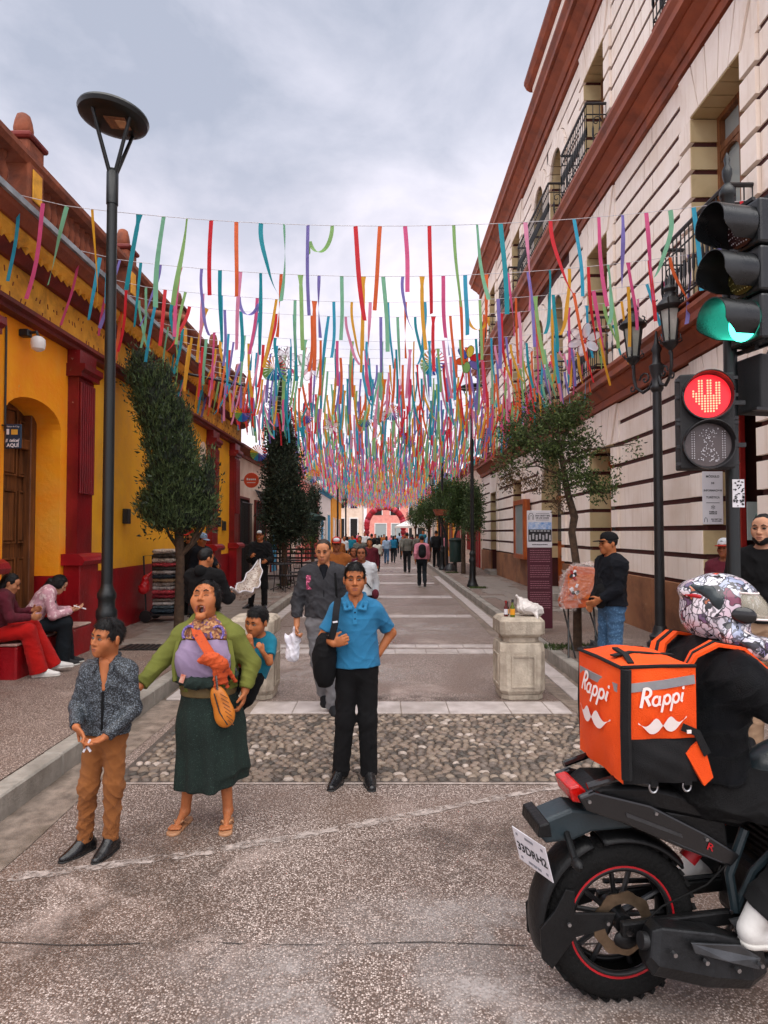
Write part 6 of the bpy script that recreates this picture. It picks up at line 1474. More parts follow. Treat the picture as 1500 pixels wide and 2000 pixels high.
C_['soleblk'] = pm('dark_sole', (.01,.01,.01), rough=.7); C_['solewht'] = pm('white_sole', S('#d8d6d0'), S('#b8b4ac'), rough=.6)
C_['canvas'] = pm('black_canvas', (.02,.02,.022), rough=.85, bump=.3)
C_['cardigan'] = None
def knit(name, c, c2):
    m, nt, N, L, b = _nodes(name); tc = N.new('ShaderNodeTexCoord').outputs['Object']
    w = N.new('ShaderNodeTexWave'); w.wave_type = 'BANDS'; w.bands_direction = 'DIAGONAL'; w.inputs['Scale'].default_value = 80; w.inputs['Distortion'].default_value = 3; w.inputs['Detail'].default_value = 2; L.new(tc, w.inputs['Vector'])
    L.new(_mix(N, L, .5, _ramp(N, L, w.outputs[0], [(0, c2), (1, c)]), _ramp(N, L, _noise(N, L, tc, 7, 4), [(.3, c2), (.7, c)])), b.inputs['Base Color']); b.inputs['Roughness'].default_value = .9; _bump(N, L, b, w.outputs[0], .25, .006); return m
C_['cardigan'] = knit('green_knit', S('#70742c'), S('#565a20'))
C_['skirt'] = speckle('green_skirt', (.0045,.017,.0125), (.045,.095,.07), 170, .60, .35, .9, (.002,.008,.006))
C_['lilac'] = cloth('lilac_blouse', S('#a994b4'), S('#907c9e'), 5, 500, .3)
def brocade(name):
    m, nt, N, L, b = _nodes(name); tc = N.new('ShaderNodeTexCoord').outputs['Object']
    v = N.new('ShaderNodeTexVoronoi'); v.inputs['Scale'].default_value = 75; L.new(tc, v.inputs['Vector']); sp = N.new('ShaderNodeSeparateColor'); L.new(v.outputs['Color'], sp.inputs[0])
    c = _ramp(N, L, sp.outputs[0], [(0, S('#7a4a34')), (.4, S('#a8724a')), (.6, S('#6a4a6a')), (.8, S('#b88a5c')), (1, S('#4a3a6c'))], 'CONSTANT')
    L.new(c, b.inputs['Base Color']); b.inputs['Roughness'].default_value = .8; _bump(N, L, b, v.outputs['Distance'], .4, .01); return m
C_['brocade'] = brocade('embroidered_yoke')
C_['sling'] = speckle('orange_sling', S('#c8521e'), S('#7c2a14'), 34, .58, .4, .85, S('#a83c16'))
C_['bagorange'] = pm('tan_leather_bag', S('#cc7a22'), S('#b06218'), 6, .42, .2, 50)
C_['purple'] = speckle('violet_thread', S('#5a4a8c'), S('#8f7ab4'), 120, .5)

# ---- boy in front
def boy_x(root, j, H, P, Hm, k, sh):
    n = j['neck']
    cb = SDF()
    for sx in (-1, 1): cb.chain([n + V3(0,.050,.026), n + V3(sx*.045,.028,.024), n + V3(sx*.054,-.018,.008), n + V3(sx*.046,-.066,-.022), n + V3(sx*.050,-.090,-.052)], [.013,.014,.015,.015,.009], .01)
    blob(root, 'collar', C_['boyshirt'], cb, .006)
    f = n + V3(.008,-.098,-.075)
    b = MB(); pts = [(-.038, 0, .055), (.040, 0, .055), (.026, -.012, -.01), (.012, -.022, -.10), (-.004, -.02, -.02), (-.02, -.008, .02)]
    blob(root, 'open_chest', SK['brown'], SDF().rc(n + V3(.004,-.058,-.02), n + V3(.010,-.088,-.15), .034, .010, .01, ((0,1,0),.5)), .005)
    strap(root, 'button_placket', C_['black'], [n + V3(.012,-.102,-.16), n + V3(.012,-.106,-.24), n + V3(.010,-.100,-.33), n + V3(.006,-.094,-.42)], .012, .008)
    pc_ = lerp(j['wL'], j['wR'], .5) + V3(.0,-.045,-.06)
    for a in (.5, -.6): MB().obox(pc_, (.010,.006,.075), Matrix.Rotation(a,3,'Y')).build('paper_stick', M['paper'], root, world=False)
bX = at(200, 1040, 3.67).x
person('boy in dark speckled shirt and brown trousers looking left beside the yawning woman', (bX, 3.67, 0), 1.31, 0,
       dict(head=(.052,-.02,1.196), neck=(.045,.005,1.078), chest=(.045,.005,.94), waist=(.04,0,.80), hip=(.035,0,.68), sL=(.160,0,1.010), sR=(-.070,0,1.010), eL=(.200,-.02,.80), eR=(-.118,-.02,.81), wL=(.105,-.165,.695), wR=(-.055,-.165,.745),
            hL=(.088,0,.655), hR=(-.018,0,.655), kL=(.092,-.015,.37), kR=(-.052,-.015,.37), aL=(.07,.0,.075), aR=(-.075,.0,.072), tL=(.052,-.088,.03), tR=(-.122,-.078,.03)),
       look=(-.52,.05,.06), skin='brown', hair=('boy','black'), top=dict(m=C_['boyshirt'], t=.013, hem=.75, sleeve=1.0, neck=-.012, open=.13, ow=.030, ox=.01, wr=.007, wf=(16,10), hw=1.06), bottom=dict(m=C_['khaki'], w=.95, flare=.82, len=.97, wr=.008, wf=(20,12), t=.009, drop=.5),
       shoes=(C_['shoeblk'], C_['soleblk']), vox=.007, hk=.198, fL=(-.85,-.35,-.35), fR=(.75,-.3,-.6), pL=(0,-.2,1), pR=(-.2,-.6,-.5), curl=(.5,.35), extra=boy_x, g=.88, glance=-1, jaw=.93, brow=.2, chub=.45)

# ---- yawning woman with child on her back
def woman_x(root, j, H, P, Hm, k, sh):
    n, ch = j['neck'], j['chest']
    # blouse: lilac body, embroidered yoke
    def blouse(): 
        q = torso(SDF(), j, H, 1.10, .012, 0, .10, 0)
        return q.el(ch + V3(-.075,-.105,-.080), (.098,.075,.105), .05).el(ch + V3(.070,-.105,-.080), (.098,.075,.105), .05).el(ch + V3(0,-.075,-.16), (.15,.085,.09), .05)
    blob(root, 'blouse', C_['lilac'], blouse().cut(ch + V3(0,0,.032), (0,.12,1)).cut(V3(0,0,.86),(0,0,-1)), .007, .006, (16,12), 3)
    yk = blob(root, 'yoke', C_['brocade'], blouse().rc(ch + V3(0,-.02,.10), n + V3(0,-.012,.0), .10, .060, .04).cut(ch + V3(0,0,.036), (0,-.12,-1)).subel(n + V3(0,-.018,.035), (.060,.064,.055)), .007)
    for sx in (-1, 1):
        MB().tube([ch + V3(sx*(.085) + .038*math.cos(a), -.118 + .35*(.042*math.sin(a)+.02), .085 + .042*math.sin(a)) for a in np.linspace(-.8, 3.9, 15)], .0085, 6).build('scroll_embroidery', C_['purple'], yk, True, world=False)
    # skirt, belt, sash
    w_ = V3(0,0,0)
    sk = SDF().rc((0,.0,.83), (.012,.005,.62), .165, .195, .05, ((0,1,0),.78)).rc((.012,.005,.62), (.015,.01,.24), .195, .215, .05, ((0,1,0),.80), True).rc((.05,.0,.6), (.13,-.02,.33), .12, .10, .06, None, True)
    sk.cut((0,0,.215), (.30,0,-1)).cut((0,0,.86), (0,0,1)); V, Q = sk.mesh(.008)
    a = np.arctan2(V[:,1]-.005, V[:,0]-.01); tt_ = np.clip((.85-V[:,2])/.6, 0, 1); rr_ = 1 + .080*tt_*(np.sin(a*9 + 2*V[:,2]) + .6*np.sin(a*5 + 1.3))
    V[:,0] = .01 + (V[:,0]-.01)*rr_; V[:,1] = .005 + (V[:,1]-.005)*rr_; np_obj('skirt', V, Q, C_['skirt'], root, world=False)
    blob(root, 'belt', pm('woven_belt', S('#6d5a34'), S('#55452a'), 12, .7, .3, 80), SDF().rc((0,0,.80), (0,0,.87), .172, .172, .02, ((0,1,0),.80), True).cut((0,0,.80), (0,0,-1)).cut((0,0,.865), (0,0,1)), .007)
    blob(root, 'waist_fold', C_['skirt'], SDF().chain([V3(-.17,-.07,.91), V3(-.06,-.15,.895), V3(.06,-.155,.90), V3(.17,-.07,.93)], [.034,.036,.034,.034], .02).rc((0,0,.88),(0,0,.93),.165,.165,.02,((0,1,0),.8)), .008, .010, (22,10), 6)
    # sling across the chest with knot
    strap(root, 'sling_band', C_['sling'], [n + V3(-.06,-.075,-.005), n + V3(-.03,-.135,-.055), ch + V3(.02,-.19,.045), ch + V3(.075,-.205,-.03)], .055, .018, (.1,-1,.3))
    kn = SDF().el(ch + V3(.085,-.215,-.05), (.055,.035,.045), .02).el(ch + V3(.13,-.20,-.075), (.045,.035,.04), .02).rc(ch + V3(.05,-.215,-.04), ch + V3(.02,-.21,-.06), .03, .022, .02)
    for q in ((.10,-.21,-.10,.105,-.20,-.24), (.14,-.20,-.10,.165,-.17,-.22), (.12,-.20,-.10,.135,-.19,-.20), (.15,-.19,-.09,.20,-.12,-.20)): kn.rc(ch + V3(*q[:3]), ch + V3(*q[3:]), .020, .011, .02)
    blob(root, 'sling_knot', C_['sling'], kn, .005, .005, (30,18), 8)
    blob(root, 'sling_back', C_['sling'], SDF().chain([n + V3(-.07,-.05,-.01), n + V3(-.04,.06,-.02), ch + V3(.1,.13,-.05), ch + V3(.2,.06,-.12)], [.03,.03,.05,.04], .03), .010, .006)
    # cardigan fronts
    for sx, x0 in ((-1,-.115), (1,.115)):
        strap(root, 'cardigan_edge', C_['cardigan'], [n + V3(sx*.078,.01,.015), n + V3(sx*.118,-.060,-.040), ch + V3(sx*.158,-.090,.03), ch + V3(sx*.182,-.100,-.10), V3(sx*.172,-.115,.90)], .026, .012, (sx*.5,-1,.1))
    # thin money note in the blouse
    MB().obox(ch + V3(-.105,-.172,-.175), (.028,.006,.05), Matrix.Rotation(.3,3,'Y')).build('banknote', pm('note', S('#d8b4a0'), S('#c0604a'), 40, .7, 0), root, world=False)
    # sandals
    sd_ = pm('sandal', S('#b98a66'), S('#96694a'), 6, .6, .1, 40)
    for s_ in 'LR':
        a, t = j['a'+s_], j['t'+s_]; d = nrm((t-a)*V3(1,1,0)); lat = V3(-d[1], d[0], 0)
        so = blob(root, 'sandal', sd_, SDF().rc(V3(a[0],a[1],.0)-d*.03, V3(t[0],t[1],.0)+d*.035, .034, .042, .02).cut((0,0,.016), (0,0,1)).cut((0,0,.0), (0,0,-1)), .005)
        for q in (-1, 1): strap(so, 'thong', sd_, [V3(t[0],t[1],.030)+d*.0, V3(t[0],t[1],.052)-d*.03+lat*q*.028, V3(t[0],t[1],.016)-d*.075+lat*q*.038], .010, .006, (0,0,1))
        toes = SDF()
        for i in range(5): toes.rc(V3(t[0],t[1],.028)+lat*(-.028+i*.014), V3(t[0],t[1],.026)+d*(.036-.004*abs(i-1))+lat*(-.030+i*.015), .0095, .0085, .004)
        blob(root, 'toes', SK['brown'], toes, .004)
wX = at(410, 1040, 4.02).x
person('yawning woman in green cardigan, lilac blouse and dark green skirt', (wX, 4.02, 0), 1.50, 0,
       dict(head=(-.018,.005,1.375), neck=(-.012,.025,1.245), chest=(-.01,.015,1.10), waist=(-.005,.005,.95), hip=(0,.005,.80), sL=(.150,.01,1.150), sR=(-.168,.01,1.145), eL=(.262,.02,.985), eR=(-.285,-.03,1.01), wL=(.238,-.05,.825), wR=(-.372,-.16,.875),
            hL=(.07,0,.77), hR=(-.07,0,.77), kL=(.10,0,.43), kR=(-.10,0,.43), aL=(.125,.01,.075), aR=(-.14,.01,.075), tL=(.140,-.10,.03), tR=(-.160,-.10,.03)),
       look=(-.12,.38,-.05), skin='brown', hair=('tied','black'), op=1.0, chub=1.0, jaw=1.06, lids=1.0, brow=.35, top=dict(m=C_['cardigan'], name='cardigan', t=.020, hem=.42, sleeve=.97, neck=-.03, nr=.055, front=((-.005,-.235,1.10),(.190,.240,.29)), wr=.006), shoes=None, vox=.007, hk=.222, g=1.08, belly=.05, w=1.0,
       fL=(-.15,-.2,-1), fR=(-.5,-.6,-.5), pL=(-1,.0,.1), pR=(.3,-.3,-1), curl=(.55,.4), extra=woman_x)
mb_p = V3(wX+.165, 3.72, .71)
pg = thing('shoulder_bag', 'small tan leather shoulder bag hanging at the yawning woman\'s hip', 'bag', (wX+.125, 3.845, .72))
blob(pg, 'pouch', C_['bagorange'], SDF().el((0,0,.06), (.055,.032,.12), .03, np.array(Matrix.Rotation(-.35,3,'Y'))).el((.02,0,-.01), (.06,.034,.07), .03), .006)
for i in range(7): MB().tube([(.0+.008*i, -.036, .13-.026*i), (.045+.006*i, -.028, .10-.026*i)], .0025, 5).build('quilt_seam', pm('seam_brown', S('#7a4210'), rough=.6), pg, world=False)
MB().tube([(-.02,-.02,.15),(-.02,-.03,.19),(-.025,-.035,.235)], .007, 6).build('ring', M['steel'], pg, True, world=False)
MB().tube([(-.035,-.034,.13),(.0,-.040,.02),(.045,-.030,-.055)], .004, 5).build('zip', M['iron'], pg, True, world=False)
# child carried on the back
def kid_x(root, j, H, P, Hm, k, sh): pass
person('small child in teal shirt peering out from behind the yawning woman\'s shoulder', (wX+.225, 4.22, .56), .86, 0,
       dict(head=(.045,-.03,.655), neck=(.05,.03,.555), chest=(.045,.05,.46), waist=(.02,.05,.38), hip=(-.02,.04,.30), sL=(.115,.04,.515), sR=(-.02,.02,.515), eL=(.125,-.04,.40), eR=(.03,-.07,.38), wL=(.09,-.10,.48), wR=(.025,-.135,.535),
            hL=(.03,.0,.28), hR=(-.08,.0,.28), kL=(-.02,-.02,.16), kR=(-.11,-.16,.20), aL=(-.12,.02,.08), aR=(-.13,-.24,.06), tL=(-.16,-.02,.04), tR=(-.15,-.30,.02)),
       look=(-.45,-.18,.10), skin='brown', hair=('boy','black'), top=dict(m=C_['teal'], t=.012, hem=.4, sleeve=.34, neck=-.01, vee=.3), bottom=dict(m=C_['black'], len=.8), shoes=(C_['canvas'], C_['soleblk']), vox=.007, hv=.005, hk=.175, fL=(-.3,-.5,1), fR=(-.2,-.3,1), pL=(-.6,.5,0), pR=(-.2,1,0), curl=(1.1,1.1), chub=.8, glance=-1, brow=.1, jaw=.92)

# ---- man in blue polo
def polo_x(root, j, H, P, Hm, k, sh):
    n = j['neck']
    col_ = SDF()
    for sx in (-1, 1):
        col_.chain([n + V3(0,.066,.034), n + V3(sx*.058,.035,.030), n + V3(sx*.068,-.020,.012), n + V3(sx*.050,-.078,-.022), n + V3(sx*.030,-.108,-.058)], [.016,.017,.018,.017,.011], .012)
        col_.chain([n + V3(sx*.070,-.02,.002), n + V3(sx*.080,-.070,-.028), n + V3(sx*.070,-.112,-.066), n + V3(sx*.032,-.112,-.060)], [.012,.014,.010,.009], .014)
    blob(root, 'collar', C_['polo'], col_, .006)
    strap(root, 'placket', C_['polo'], [n + V3(.0,-.088,-.06), n + V3(.0,-.108,-.11), n + V3(0,-.116,-.17)], .030, .010)
    for z in (-.085,-.13): MB().ell(n + V3(0,-.108 + z*.05,z), (.006,.004,.006), 8, 6).build('button', C_['navy'], root, world=False)
    blob(root, 'throat', SK['brown'], SDF().rc(n + V3(0,-.045,-.0), n + V3(0,-.078,-.055), .034, .012, .01), .005)
    strap(root, 'belt', C_['shoeblk'], [V3(.012+.128*math.cos(a), -.098*math.sin(a), .862) for a in np.linspace(0, math.pi, 13)], .026, .008, (0,0,1))
pX = at(695, 1040, 4.69).x
person('man in blue polo shirt and black trousers with one hand on his hip', (pX, 4.69, 0), 1.57, 0,
       dict(head=(-.005,-.025,1.452), neck=(.0,.005,1.315), chest=(.002,.005,1.15), waist=(.005,0,.985), hip=(.012,.005,.84), sL=(.146,.01,1.232), sR=(-.140,.01,1.232), eL=(.258,.09,1.055), eR=(-.232,-.01,1.045), wL=(.168,.03,.915), wR=(-.150,-.165,1.02),
            hL=(.085,0,.81), hR=(-.068,0,.81), kL=(.088,-.02,.45), kR=(-.075,-.02,.45), aL=(.098,.0,.085), aR=(-.110,.01,.085), tL=(.115,-.12,.035), tR=(-.150,-.115,.035)),
       look=(.05,.02,.0), skin='brown', hair=('short','black'), top=dict(m=C_['polo'], t=.014, hem=.72, sleeve=.40, neck=-.004, open=.05, ow=.020, wr=.0065, wf=(13,8), hw=1.06), bottom=dict(m=C_['black'], len=1.0, w=1.02, wr=.005), shoes=(C_['shoeblk'], C_['soleblk']), vox=.007, hk=.222, g=.94, belly=.02,
       fL=(-.65,-.1,-.6), fR=(.85,-.3,.3), pL=(0,1,-.2), pR=(.2,1,0), curl=(.5,1.15), extra=polo_x, lids=.45, jaw=1.06)
sb = thing('satchel', 'black shoulder satchel with wide strap hanging at the polo man\'s side', 'bag', (pX-.215, 4.65, .70))
blob(sb, 'bag', C_['black'], SDF().rc((.0,.0,.08), (.01,.0,.30), .085, .075, .03, ((1,0,0),.75)).el((-.01,-.01,.18), (.085,.11,.19), .04), .008, .008)
strap(sb, 'strap', C_['charcoal'], [(.0,-.03,.34), (.055,-.135,.36), (.078,-.150,.46), (.085,-.115,.56), (.088,-.01,.622), (.08,.10,.56), (.03,.06,.36)], .048, .008, (0,-1,.2))
MB().obox((.080,-.1555,.475), (.034,.002,.012), Matrix.Rotation(-.15,3,'Y')).build('strap_print', M['paper'], sb, world=False)

# ---- man in grey hoodie behind
def hoodie_x(root, j, H, P, Hm, k, sh):
    n, ch = j['neck'], j['chest']
    blob(root, 'hood', C_['hoodie'], SDF().chain([n + V3(-.03,-.085,-.075), n + V3(-.095,-.02,.015), n + V3(0,.075,.03), n + V3(.095,-.02,.015), n + V3(.03,-.085,-.075)], [.020,.030,.050,.030,.020], .03), .010, .006)
    blob(root, 'undershirt', C_['navy'], SDF().rc(n + V3(0,-.05,-.02), n + V3(0,-.105,-.11), .055, .018, .02), .008)
    strap(root, 'zip', C_['charcoal'], [ch + V3(0,-.125,.0), ch + V3(0,-.135,-.12), ch + V3(0,-.125,-.26)], .010, .006)
    blob(root, 'pocket', C_['hoodie'], SDF().rc(ch + V3(-.07,-.105,-.20), ch + V3(.07,-.105,-.20), .055, .055, .02, ((0,1,0),.45)), .009)
    strap(root, 'shoulder_panel', speckle('pink_print', S('#8c2c50'), S('#e07898'), 60, .52), [n + V3(-.125,-.055,-.02), n + V3(-.150,-.088,-.09), n + V3(-.145,-.085,-.22)], .05, .010, (-.3,-1,.2))
    strap(root, 'bag_strap', C_['black'], [n + V3(.10,-.02,-.005), n + V3(.115,-.105,-.07), n + V3(.125,-.115,-.22), n + V3(.13,-.08,-.36)], .022, .008)
hX = at(632, 1040, 6.5).x
person('man in grey zip hoodie and light grey sweatpants behind the polo man', (hX, 6.5, 0), 1.74, .12,
       dict(wR=(-.265,-.06,.87), eR=(-.262,.02,1.10), kL=(.10,-.10,.49), aL=(.10,-.06,.085), tL=(.11,-.20,.04), aR=(.02,.22,.16), kR=(-.04,.02,.49), tR=(.02,.12,.05)),
       look=(-.20,-.22,0), skin='tan', hair=('buzz','brown'), top=dict(m=C_['hoodie'], name='hoodie', t=.022, hem=.5, neck=-.02, open=.10, ow=.04, wr=.010), bottom=dict(m=C_['sweat'], w=1.1, t=.014, wr=.008), shoes=(C_['charcoal'], C_['solewht']), vox=.010, hv=.006, g=1.0, extra=hoodie_x, curl=(.4,1.2), lids=.6)
bagp = V3(hX-.30, 6.42, .56)
pb = blob(None, 'plastic_carrier_bag', pm('white_carrier', S('#eceaf0'), S('#d2cfdc'), 7, .4, .4, 24), SDF().rc(bagp + V3(0,0,.02), bagp + V3(.01,0,.17), .075, .062, .03, ((0,1,0),.6)).rc(bagp + V3(-.05,0,.17), bagp + V3(-.072,0,.235), .022, .010, .03).rc(bagp + V3(.055,0,.17), bagp + V3(.075,0,.225), .022, .010, .03).rc(bagp + V3(.02,0,.18), bagp + V3(.02,-.02,.30), .030, .012, .03), .008, .012, (30,12), 3)
tag(pb, 'white plastic carrier bag in the grey hoodie man\'s hand', 'bag')

# ---- seated pair on the doorstep
seat = dict(hip=(0,.0,.10), waist=(0,-.06,.26), chest=(0,-.16,.42), neck=(0,-.235,.545), head=(0,-.315,.60), hL=(.075,-.01,.10), hR=(-.075,-.01,.10))
def sit_x(root, j, H, P, Hm, k, sh):
    blob(root, 'hair_fall', HR['black'], SDF().chain([j['head'] + V3(0,.07,.0), j['neck'] + V3(.06,.04,.02), j['chest'] + V3(.10,-.08,.05), j['chest'] + V3(.10,-.12,-.06)], [.055,.045,.035,.02], .03), .009, .005)
    ph_ = lerp(j['wL'], j['wR'], .5) + V3(0,-.10,.03); MB().obox(ph_, (.075,.15,.010), Matrix.Rotation(.35,3,'X')).build('phone', M['paper'], root, world=False, bevel=.004)
    MB().lathe([(.030,-.02),(.031,0),(.030,.02)], j['wR'], 12).build('wristband', M['ink'], root, world=False)
person('young woman in pink patterned cardigan sitting on the step with a phone', (-4.30, 7.78, .56), 1.60, R(118),
       dict(seat, fwd=(0,-.85,-.45), sL=(.15,-.20,.49), sR=(-.15,-.20,.49), eL=(.19,-.28,.26), eR=(-.19,-.26,.24), wL=(.05,-.46,.28), wR=(-.06,-.46,.27), kL=(.09,-.40,.13), kR=(-.09,-.40,.12), aL=(.09,-.42,-.31), aR=(-.07,-.36,-.31), tL=(.10,-.55,-.35), tR=(-.07,-.49,-.35)),
       look=(0,-.62,0), skin='light', hair=('tied','black'), top=dict(m=C_['pinkknit'], name='cardigan', t=.016, hem=.55, neck=-.0, wr=.006), bottom=dict(m=C_['dkdenim'], w=1.15, flare=1.45, t=.012), shoes=(C_['canvas'], C_['solewht']), vox=.010, hv=.006, fL=(-.2,-1,.2), fR=(.2,-1,.2), pL=(-.2,0,1), pR=(.2,0,1), curl=(.4,.4), extra=sit_x, lids=.7)
person('person in red trousers sitting on the doorstep, half hidden by the red pilaster base', (-4.40, 7.20, .56), 1.62, R(112),
       dict(seat, head=(0,-.18,.66), neck=(0,-.14,.56), chest=(0,-.10,.42), waist=(0,-.05,.26), fwd=(0,-.95,-.2), sL=(.15,-.13,.52), sR=(-.15,-.13,.52), eL=(.20,-.22,.30), eR=(-.20,-.22,.30), wL=(.10,-.40,.34), wR=(-.08,-.40,.28), kL=(.10,-.40,.14), kR=(-.10,-.38,.13), aL=(.12,-.62,-.29), aR=(-.10,-.50,-.31), tL=(.14,-.76,-.31), tR=(-.11,-.64,-.35)),
       look=(0,-.4,0), skin='tan', hair=('long','black'), top=dict(m=C_['maroon'], t=.016, hem=.5), bottom=dict(m=C_['red'], w=1.25, flare=1.3, t=.014), shoes=(C_['shoewht'], C_['solewht']), vox=.011, hv=.007)

# ---- vendors on the left pavement
person('smiling vendor in black quilted vest and cap holding up a hammock', (at(508,1040,13.8).x, 13.8, WH), 1.68, .15,
       dict(eR=(-.22,-.10,1.05), wR=(-.16,-.30,1.12), eL=(.24,-.05,1.06), wL=(.14,-.24,1.02), aR=(-.20,.10,.10), kR=(-.14,.0,.48), tR=(-.30,.0,.04)), look=(-.2,0,0), skin='brown', hair=('short','black'), cap=(C_['black'], C_['white']), top=dict(m=C_['black'], name='vest', t=.028, hem=.45, wr=.012), bottom=dict(m=C_['black']), shoes=(C_['shoeblk'], C_['soleblk']), vox=.014, hv=.009, smile=True)
hw = thing('hammock', 'patterned cotton hammock stretched between the vendor and the boy in black', 'hammock', (-2.4, 10.4, 1.0))
rows = []; A_, B_ = Vector((-2.62, 13.45, 1.22)), Vector((-1.95, 8.0, 1.10))
for i in range(25):
    t = i/24; c = A_.lerp(B_, t); c.z -= .42*math.sin(math.pi*t)**.9; wv = .05 + .30*math.sin(math.pi*t)**.8; row = []
    for q in range(9):
        u = q/8*2-1; row.append(c + Vector((u*wv*.5 + .02*math.sin(q*2+i), 0, .16*u*u*math.sin(math.pi*t) - .10*abs(u)*0 + .02*math.sin(i*1.3+q))))
    rows.append(row)
hm = MB().sheet(rows).build('cloth', speckle('hammock_weave', S('#b8a898'), S('#6a3c2c'), 22, .52, .3, .9, S('#d8d0c8')), hw, True, 180)
for e in (0, 8): MB().tube([r[e] for r in rows], .012, 6).build('edge_cord', M['paper'], hw, True)
person('boy in black hoodie seen from behind holding the hammock end', (-2.03, 7.25, 0), 1.62, R(165),
       dict(eL=(.24,-.10,1.05), wL=(.10,-.40,1.04), eR=(-.24,-.10,1.05), wR=(-.12,-.42,1.04), sL=(.175,0,1.31), sR=(-.175,0,1.31)), look=(-.35,-.1,0), skin='brown', hair=('short','black'), top=dict(m=C_['black'], name='hoodie', t=.026, hem=.6, wr=.008), bottom=dict(m=C_['charcoal']), shoes=(C_['canvas'], C_['solewht']), vox=.011, hv=.007,
       extra=lambda root, j, H, P, Hm, k, sh: blob(root, 'hood', C_['black'], SDF().chain([j['neck'] + V3(-.09,-.02,0), j['neck'] + V3(0,.09,.02), j['neck'] + V3(.09,-.02,0)], [.035,.06,.035], .03), .012, .008))
person('vendor in light blue cap and dark jacket behind the leaning cypress', (at(393,1040,11.6).x, 11.6, WH), 1.62, R(60), dict(wL=(.06,-.36,1.02), eL=(.20,-.16,1.04)), look=(0,-.3,0), skin='brown', hair=('short','black'), cap=(C_['ltblue'],), top=dict(m=C_['navy'], name='jacket', t=.026, hem=.7), bottom=dict(m=C_['charcoal']), shoes=(C_['shoeblk'], C_['soleblk']), vox=.014, hv=.010)
person('vendor in red cap almost hidden by the cypress trunk', (at(371,1040,12.6).x, 12.6, WH), 1.70, R(-20), None, look=(0,-.2,0), skin='brown', hair=('short','black'), cap=(C_['red'],), top=dict(m=C_['black'], name='jacket', t=.024, hem=.7), bottom=dict(m=C_['black']), shoes=(C_['shoeblk'], C_['soleblk']), vox=.016, hv=.011)

# ---- right-hand bystanders
def capman_x(root, j, H, P, Hm, k, sh):
    blob(root, 'collar', C_['navy'], SDF().chain([j['neck'] + V3(-.05,-.06,-.0), j['neck'] + V3(-.05,.03,.02), j['neck'] + V3(.05,.03,.02), j['neck'] + V3(.05,-.06,0)], [.022]*4, .02), .009)
    strap(root, 'bag_strap', C_['charcoal'], [j['neck'] + V3(-.10,-.02,-.03), j['chest'] + V3(-.02,-.135,0), j['chest'] + V3(.08,-.135,-.16)], .03, .008)
    blob(root, 'hip_bag', C_['black'], SDF().el(j['hip'] + V3(.03,-.15,.10), (.11,.05,.13), .03), .011, .006)
person('man in black cap, black jacket and blue jeans standing at the right kerb', (at(1192,1040,6.7).x, 6.7, WH), 1.63, R(-78),
       dict(eR=(-.17,-.02,1.04), wR=(-.12,-.14,.90), eL=(.17,-.04,1.05), wL=(.10,-.18,.95)), look=(-.02,-.05,0), skin='brown', hair=('short','black'), cap=(C_['black'],), top=dict(m=C_['navy'], name='jacket', t=.028, hem=.62, wr=.009), bottom=dict(m=C_['denim'], t=.012, wr=.008), shoes=(C_['charcoal'], C_['solewht']), vox=.010, hv=.006, extra=capman_x, g=1.05, jaw=1.02)
person('bearded man in black fleece and beige trousers at the right edge', (at(1492,1040,4.85).x, 4.85, WH), 1.78, R(-38), None, look=(-.15,.02,0), skin='light', hair=('buzz','black'), beard=True, top=dict(m=C_['black'], name='fleece', t=.024, hem=.6, neck=.03), bottom=dict(m=C_['beige'], w=1.15, t=.016, wr=.010), shoes=(C_['charcoal'], C_['solewht']), vox=.010, hv=.006, hk=.225)
person('person in red and white cap mostly hidden behind the signal post', (at(1416,1040,7.3).x, 7.3, WH), 1.56, R(-50), None, skin='dark', hair=('short','black'), cap=(C_['white'], None, C_['red']), top=dict(m=C_['maroon'], t=.02, hem=.6), bottom=dict(m=C_['charcoal']), shoes=(C_['shoeblk'], C_['soleblk']), vox=.014, hv=.009)

# ---- people walking down the street
WALK = dict(kL=(.08,-.16,.50), aL=(.08,-.16,.10), tL=(.08,-.30,.06), kR=(-.08,.02,.48), aR=(-.08,.26,.20), tR=(-.08,.18,.06), eL=(.22,.12,1.10), wL=(.22,.05,.86), eR=(-.22,-.08,1.10), wR=(-.22,-.20,.90))
def W_(H): return {k: tuple(x*H/1.7 for x in v) for k, v in WALK.items()}
def bagx(m, front=False):
    def f(root, j, H, P, Hm, k, sh):
        y = .16 if not front else -.16
        blob(root, 'backpack', m, SDF().rc(j['waist'] + V3(0,y,.02), j['chest'] + V3(0,y,.05), .13, .12, .04, ((0,1,0),.65)).el(j['waist'] + V3(0,y*1.4,.05), (.09,.06,.10), .03), .018)
    return f
def crossbag(root, j, H, P, Hm, k, sh):
    strap(root, 'bag_strap', C_['charcoal'], [j['neck'] + V3(-.09,-.03,-.02), j['chest'] + V3(0,-.145,-.02), j['waist'] + V3(.15,-.12,-.04)], .02, .008)
    blob(root, 'hand_bag', C_['maroon'], SDF().el(j['hip'] + V3(.21,-.06,.03), (.055,.04,.075), .02), .014); blob(root, 'under_top', C_['maroon'], SDF().rc(j['neck'] + V3(0,-.05,-.03), j['chest'] + V3(0,-.105,-.06), .05, .02, .02), .012)
